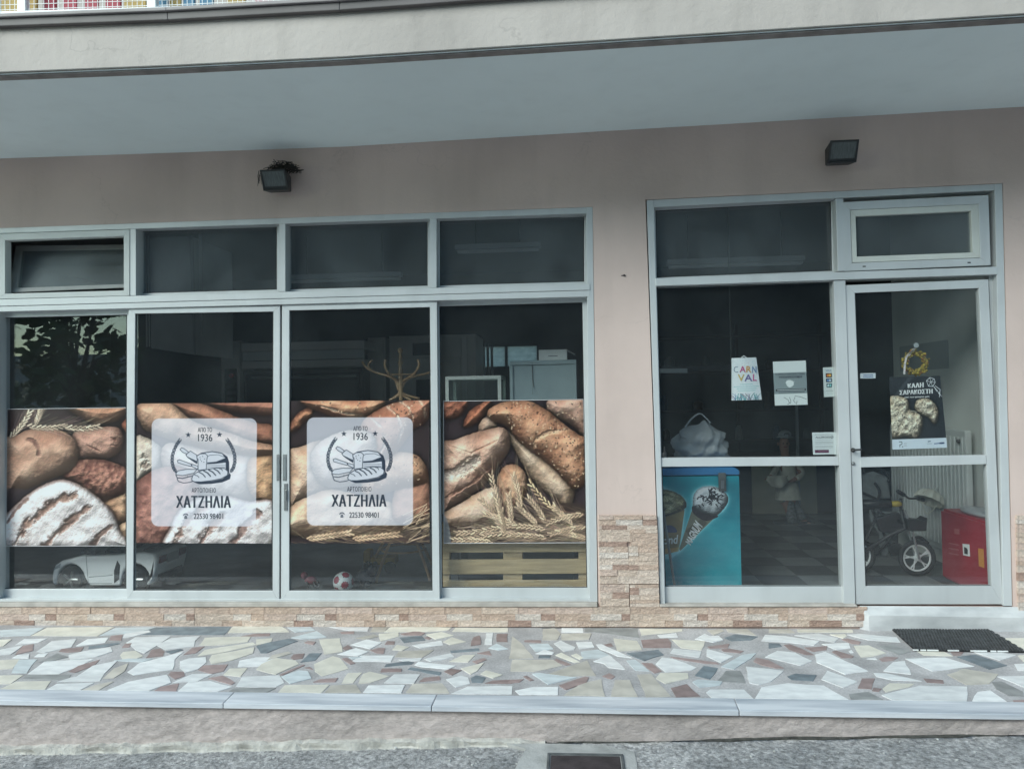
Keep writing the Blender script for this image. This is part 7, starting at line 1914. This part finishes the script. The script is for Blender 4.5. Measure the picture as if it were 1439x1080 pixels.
# the other side of the street, seen in the glass
hw = mat('opposite_render', (.62, .62, .6), .9, var=.1, vscale=1); hw2 = mat('opposite_dark_render', (.13, .135, .14), .9, var=.15, vscale=1)
rtile = mat('clay_tiles', (.25, .13, .09), .9, var=.25, vscale=6)
def house(name, label, x0, x1, y1, y0, h, m, roof=True, wins=()):
    zg = road_z((x0 + x1) / 2) - .1
    t_ = thing(name, ((x0 + x1) / 2, y1, zg), label, 'house')
    mb = MB(); mb.box(x0, x1, y0, y1, zg, h); w_ = mb.build('wall', m, t_)
    if roof:
        mb = MB(); mb.prism([(x0 - .3, y1 + .35, h + .01), (x0 - .3, y0 - .3, h + .01), (x0 - .3, (y0 + y1) / 2, h + 1.2)], (x1 - x0 + .6, 0, 0)); mb.build('roof', rtile, t_)
    else:
        mb = MB(); mb.box(x0 - .1, x1 + .1, y0 - .1, y1 + .1, h + .002, h + .25); mb.build('parapet', m, t_)
    for (wx, wz, ww, wh) in wins:
        mb = MB(); mb.box(wx, wx + ww, y1 + .004, y1 + .05, wz, wz + wh); f = mb.build('window', m, t_)
        mb = MB(); mb.box(wx + .06, wx + ww - .06, y1 + .051, y1 + .055, wz + .06, wz + wh - .06); mb.build('pane', MW['dsteel'], f)
    return t_
HX = float(P(192, 470, 12.6)[0])
house('low_house', 'low single storey house across the street, seen only as a reflection at the left', HX - 12, HX - .2, -12.5, -19, 2.5, hw, False, [(HX - 4, .9, 1.1, 1.2), (HX - 8, .9, 1.1, 1.2)])
house('street_house', 'long two storey house across the street, reflected in the middle and right panes', HX, 20, -12.6, -20, 7.0, hw2, True, [(HX + 1.2 + 3.1 * i, z, 1.2, 1.4) for i in range(9) for z in (1.0, 3.9)])
def tree(label, x, y, zb, h, rad_, n, seed, leaf):
    g = random.Random(seed)
    zb = road_z(x)
    t_ = thing('street_tree', (x, y, zb), label, 'tree')
    mb = MB(); mb.tube([(x, y, zb), (x + .05, y, zb + h * .3), (x - .03, y + .05, zb + h * .55), (x + .1, y, zb + h * .85)], [.09, .07, .05, .02], 8)
    tk = mb.build('trunk', mat('bark', (.09, .075, .06), .9, bump=.5), t_)
    cl_ = []
    br = MB()
    for k in range(16):
        a = g.uniform(0, 6.283); e = g.uniform(-.2, .9); r = rad_ * g.uniform(.5, 1.0)
        p_ = Vector((x + r * math.cos(a), y + r * math.sin(a) * .8, zb + h * .6 + e * h * .42)); cl_.append(p_)
        br.tube([(x, y, zb + h * g.uniform(.3, .7)), ((x + p_.x) / 2, (y + p_.y) / 2, p_.z - .15), p_], [.03, .02, .006], 5)
    br.build('branch', mat('branch_bark', (.08, .07, .055), .9), t_)
    lv = MB()
    for k in range(n):
        c_ = g.choice(cl_); s_ = .38 * rad_
        p_ = c_ + Vector((g.gauss(0, s_ * .55), g.gauss(0, s_ * .55), g.gauss(0, s_ * .5)))
        R__ = Euler((g.uniform(-1, 1), g.uniform(-1, 1), g.uniform(0, 6.28))).to_matrix()
        l = leaf * g.uniform(.6, 1.2)
        pts = [R__ @ Vector(v) * l + p_ for v in ((0, -.5, 0), (.28, -.1, .05), (.2, .3, .02), (0, .55, -.05), (-.2, .3, .02), (-.28, -.1, .05))]
        lv.add(pts, [tuple(range(6))])
    o = lv.build('crown', mat('leaf_green', (.12, .20, .09), .6, var=.35, vscale=3), t_); o['kind'] = 'stuff'
tx = P(112, 500, 7.3)
tree('small broad leaved tree across the street, reflected in the leftmost pane', float(tx[0]), -7.0, 0, 3.9, .85, 1150, 3, .25)
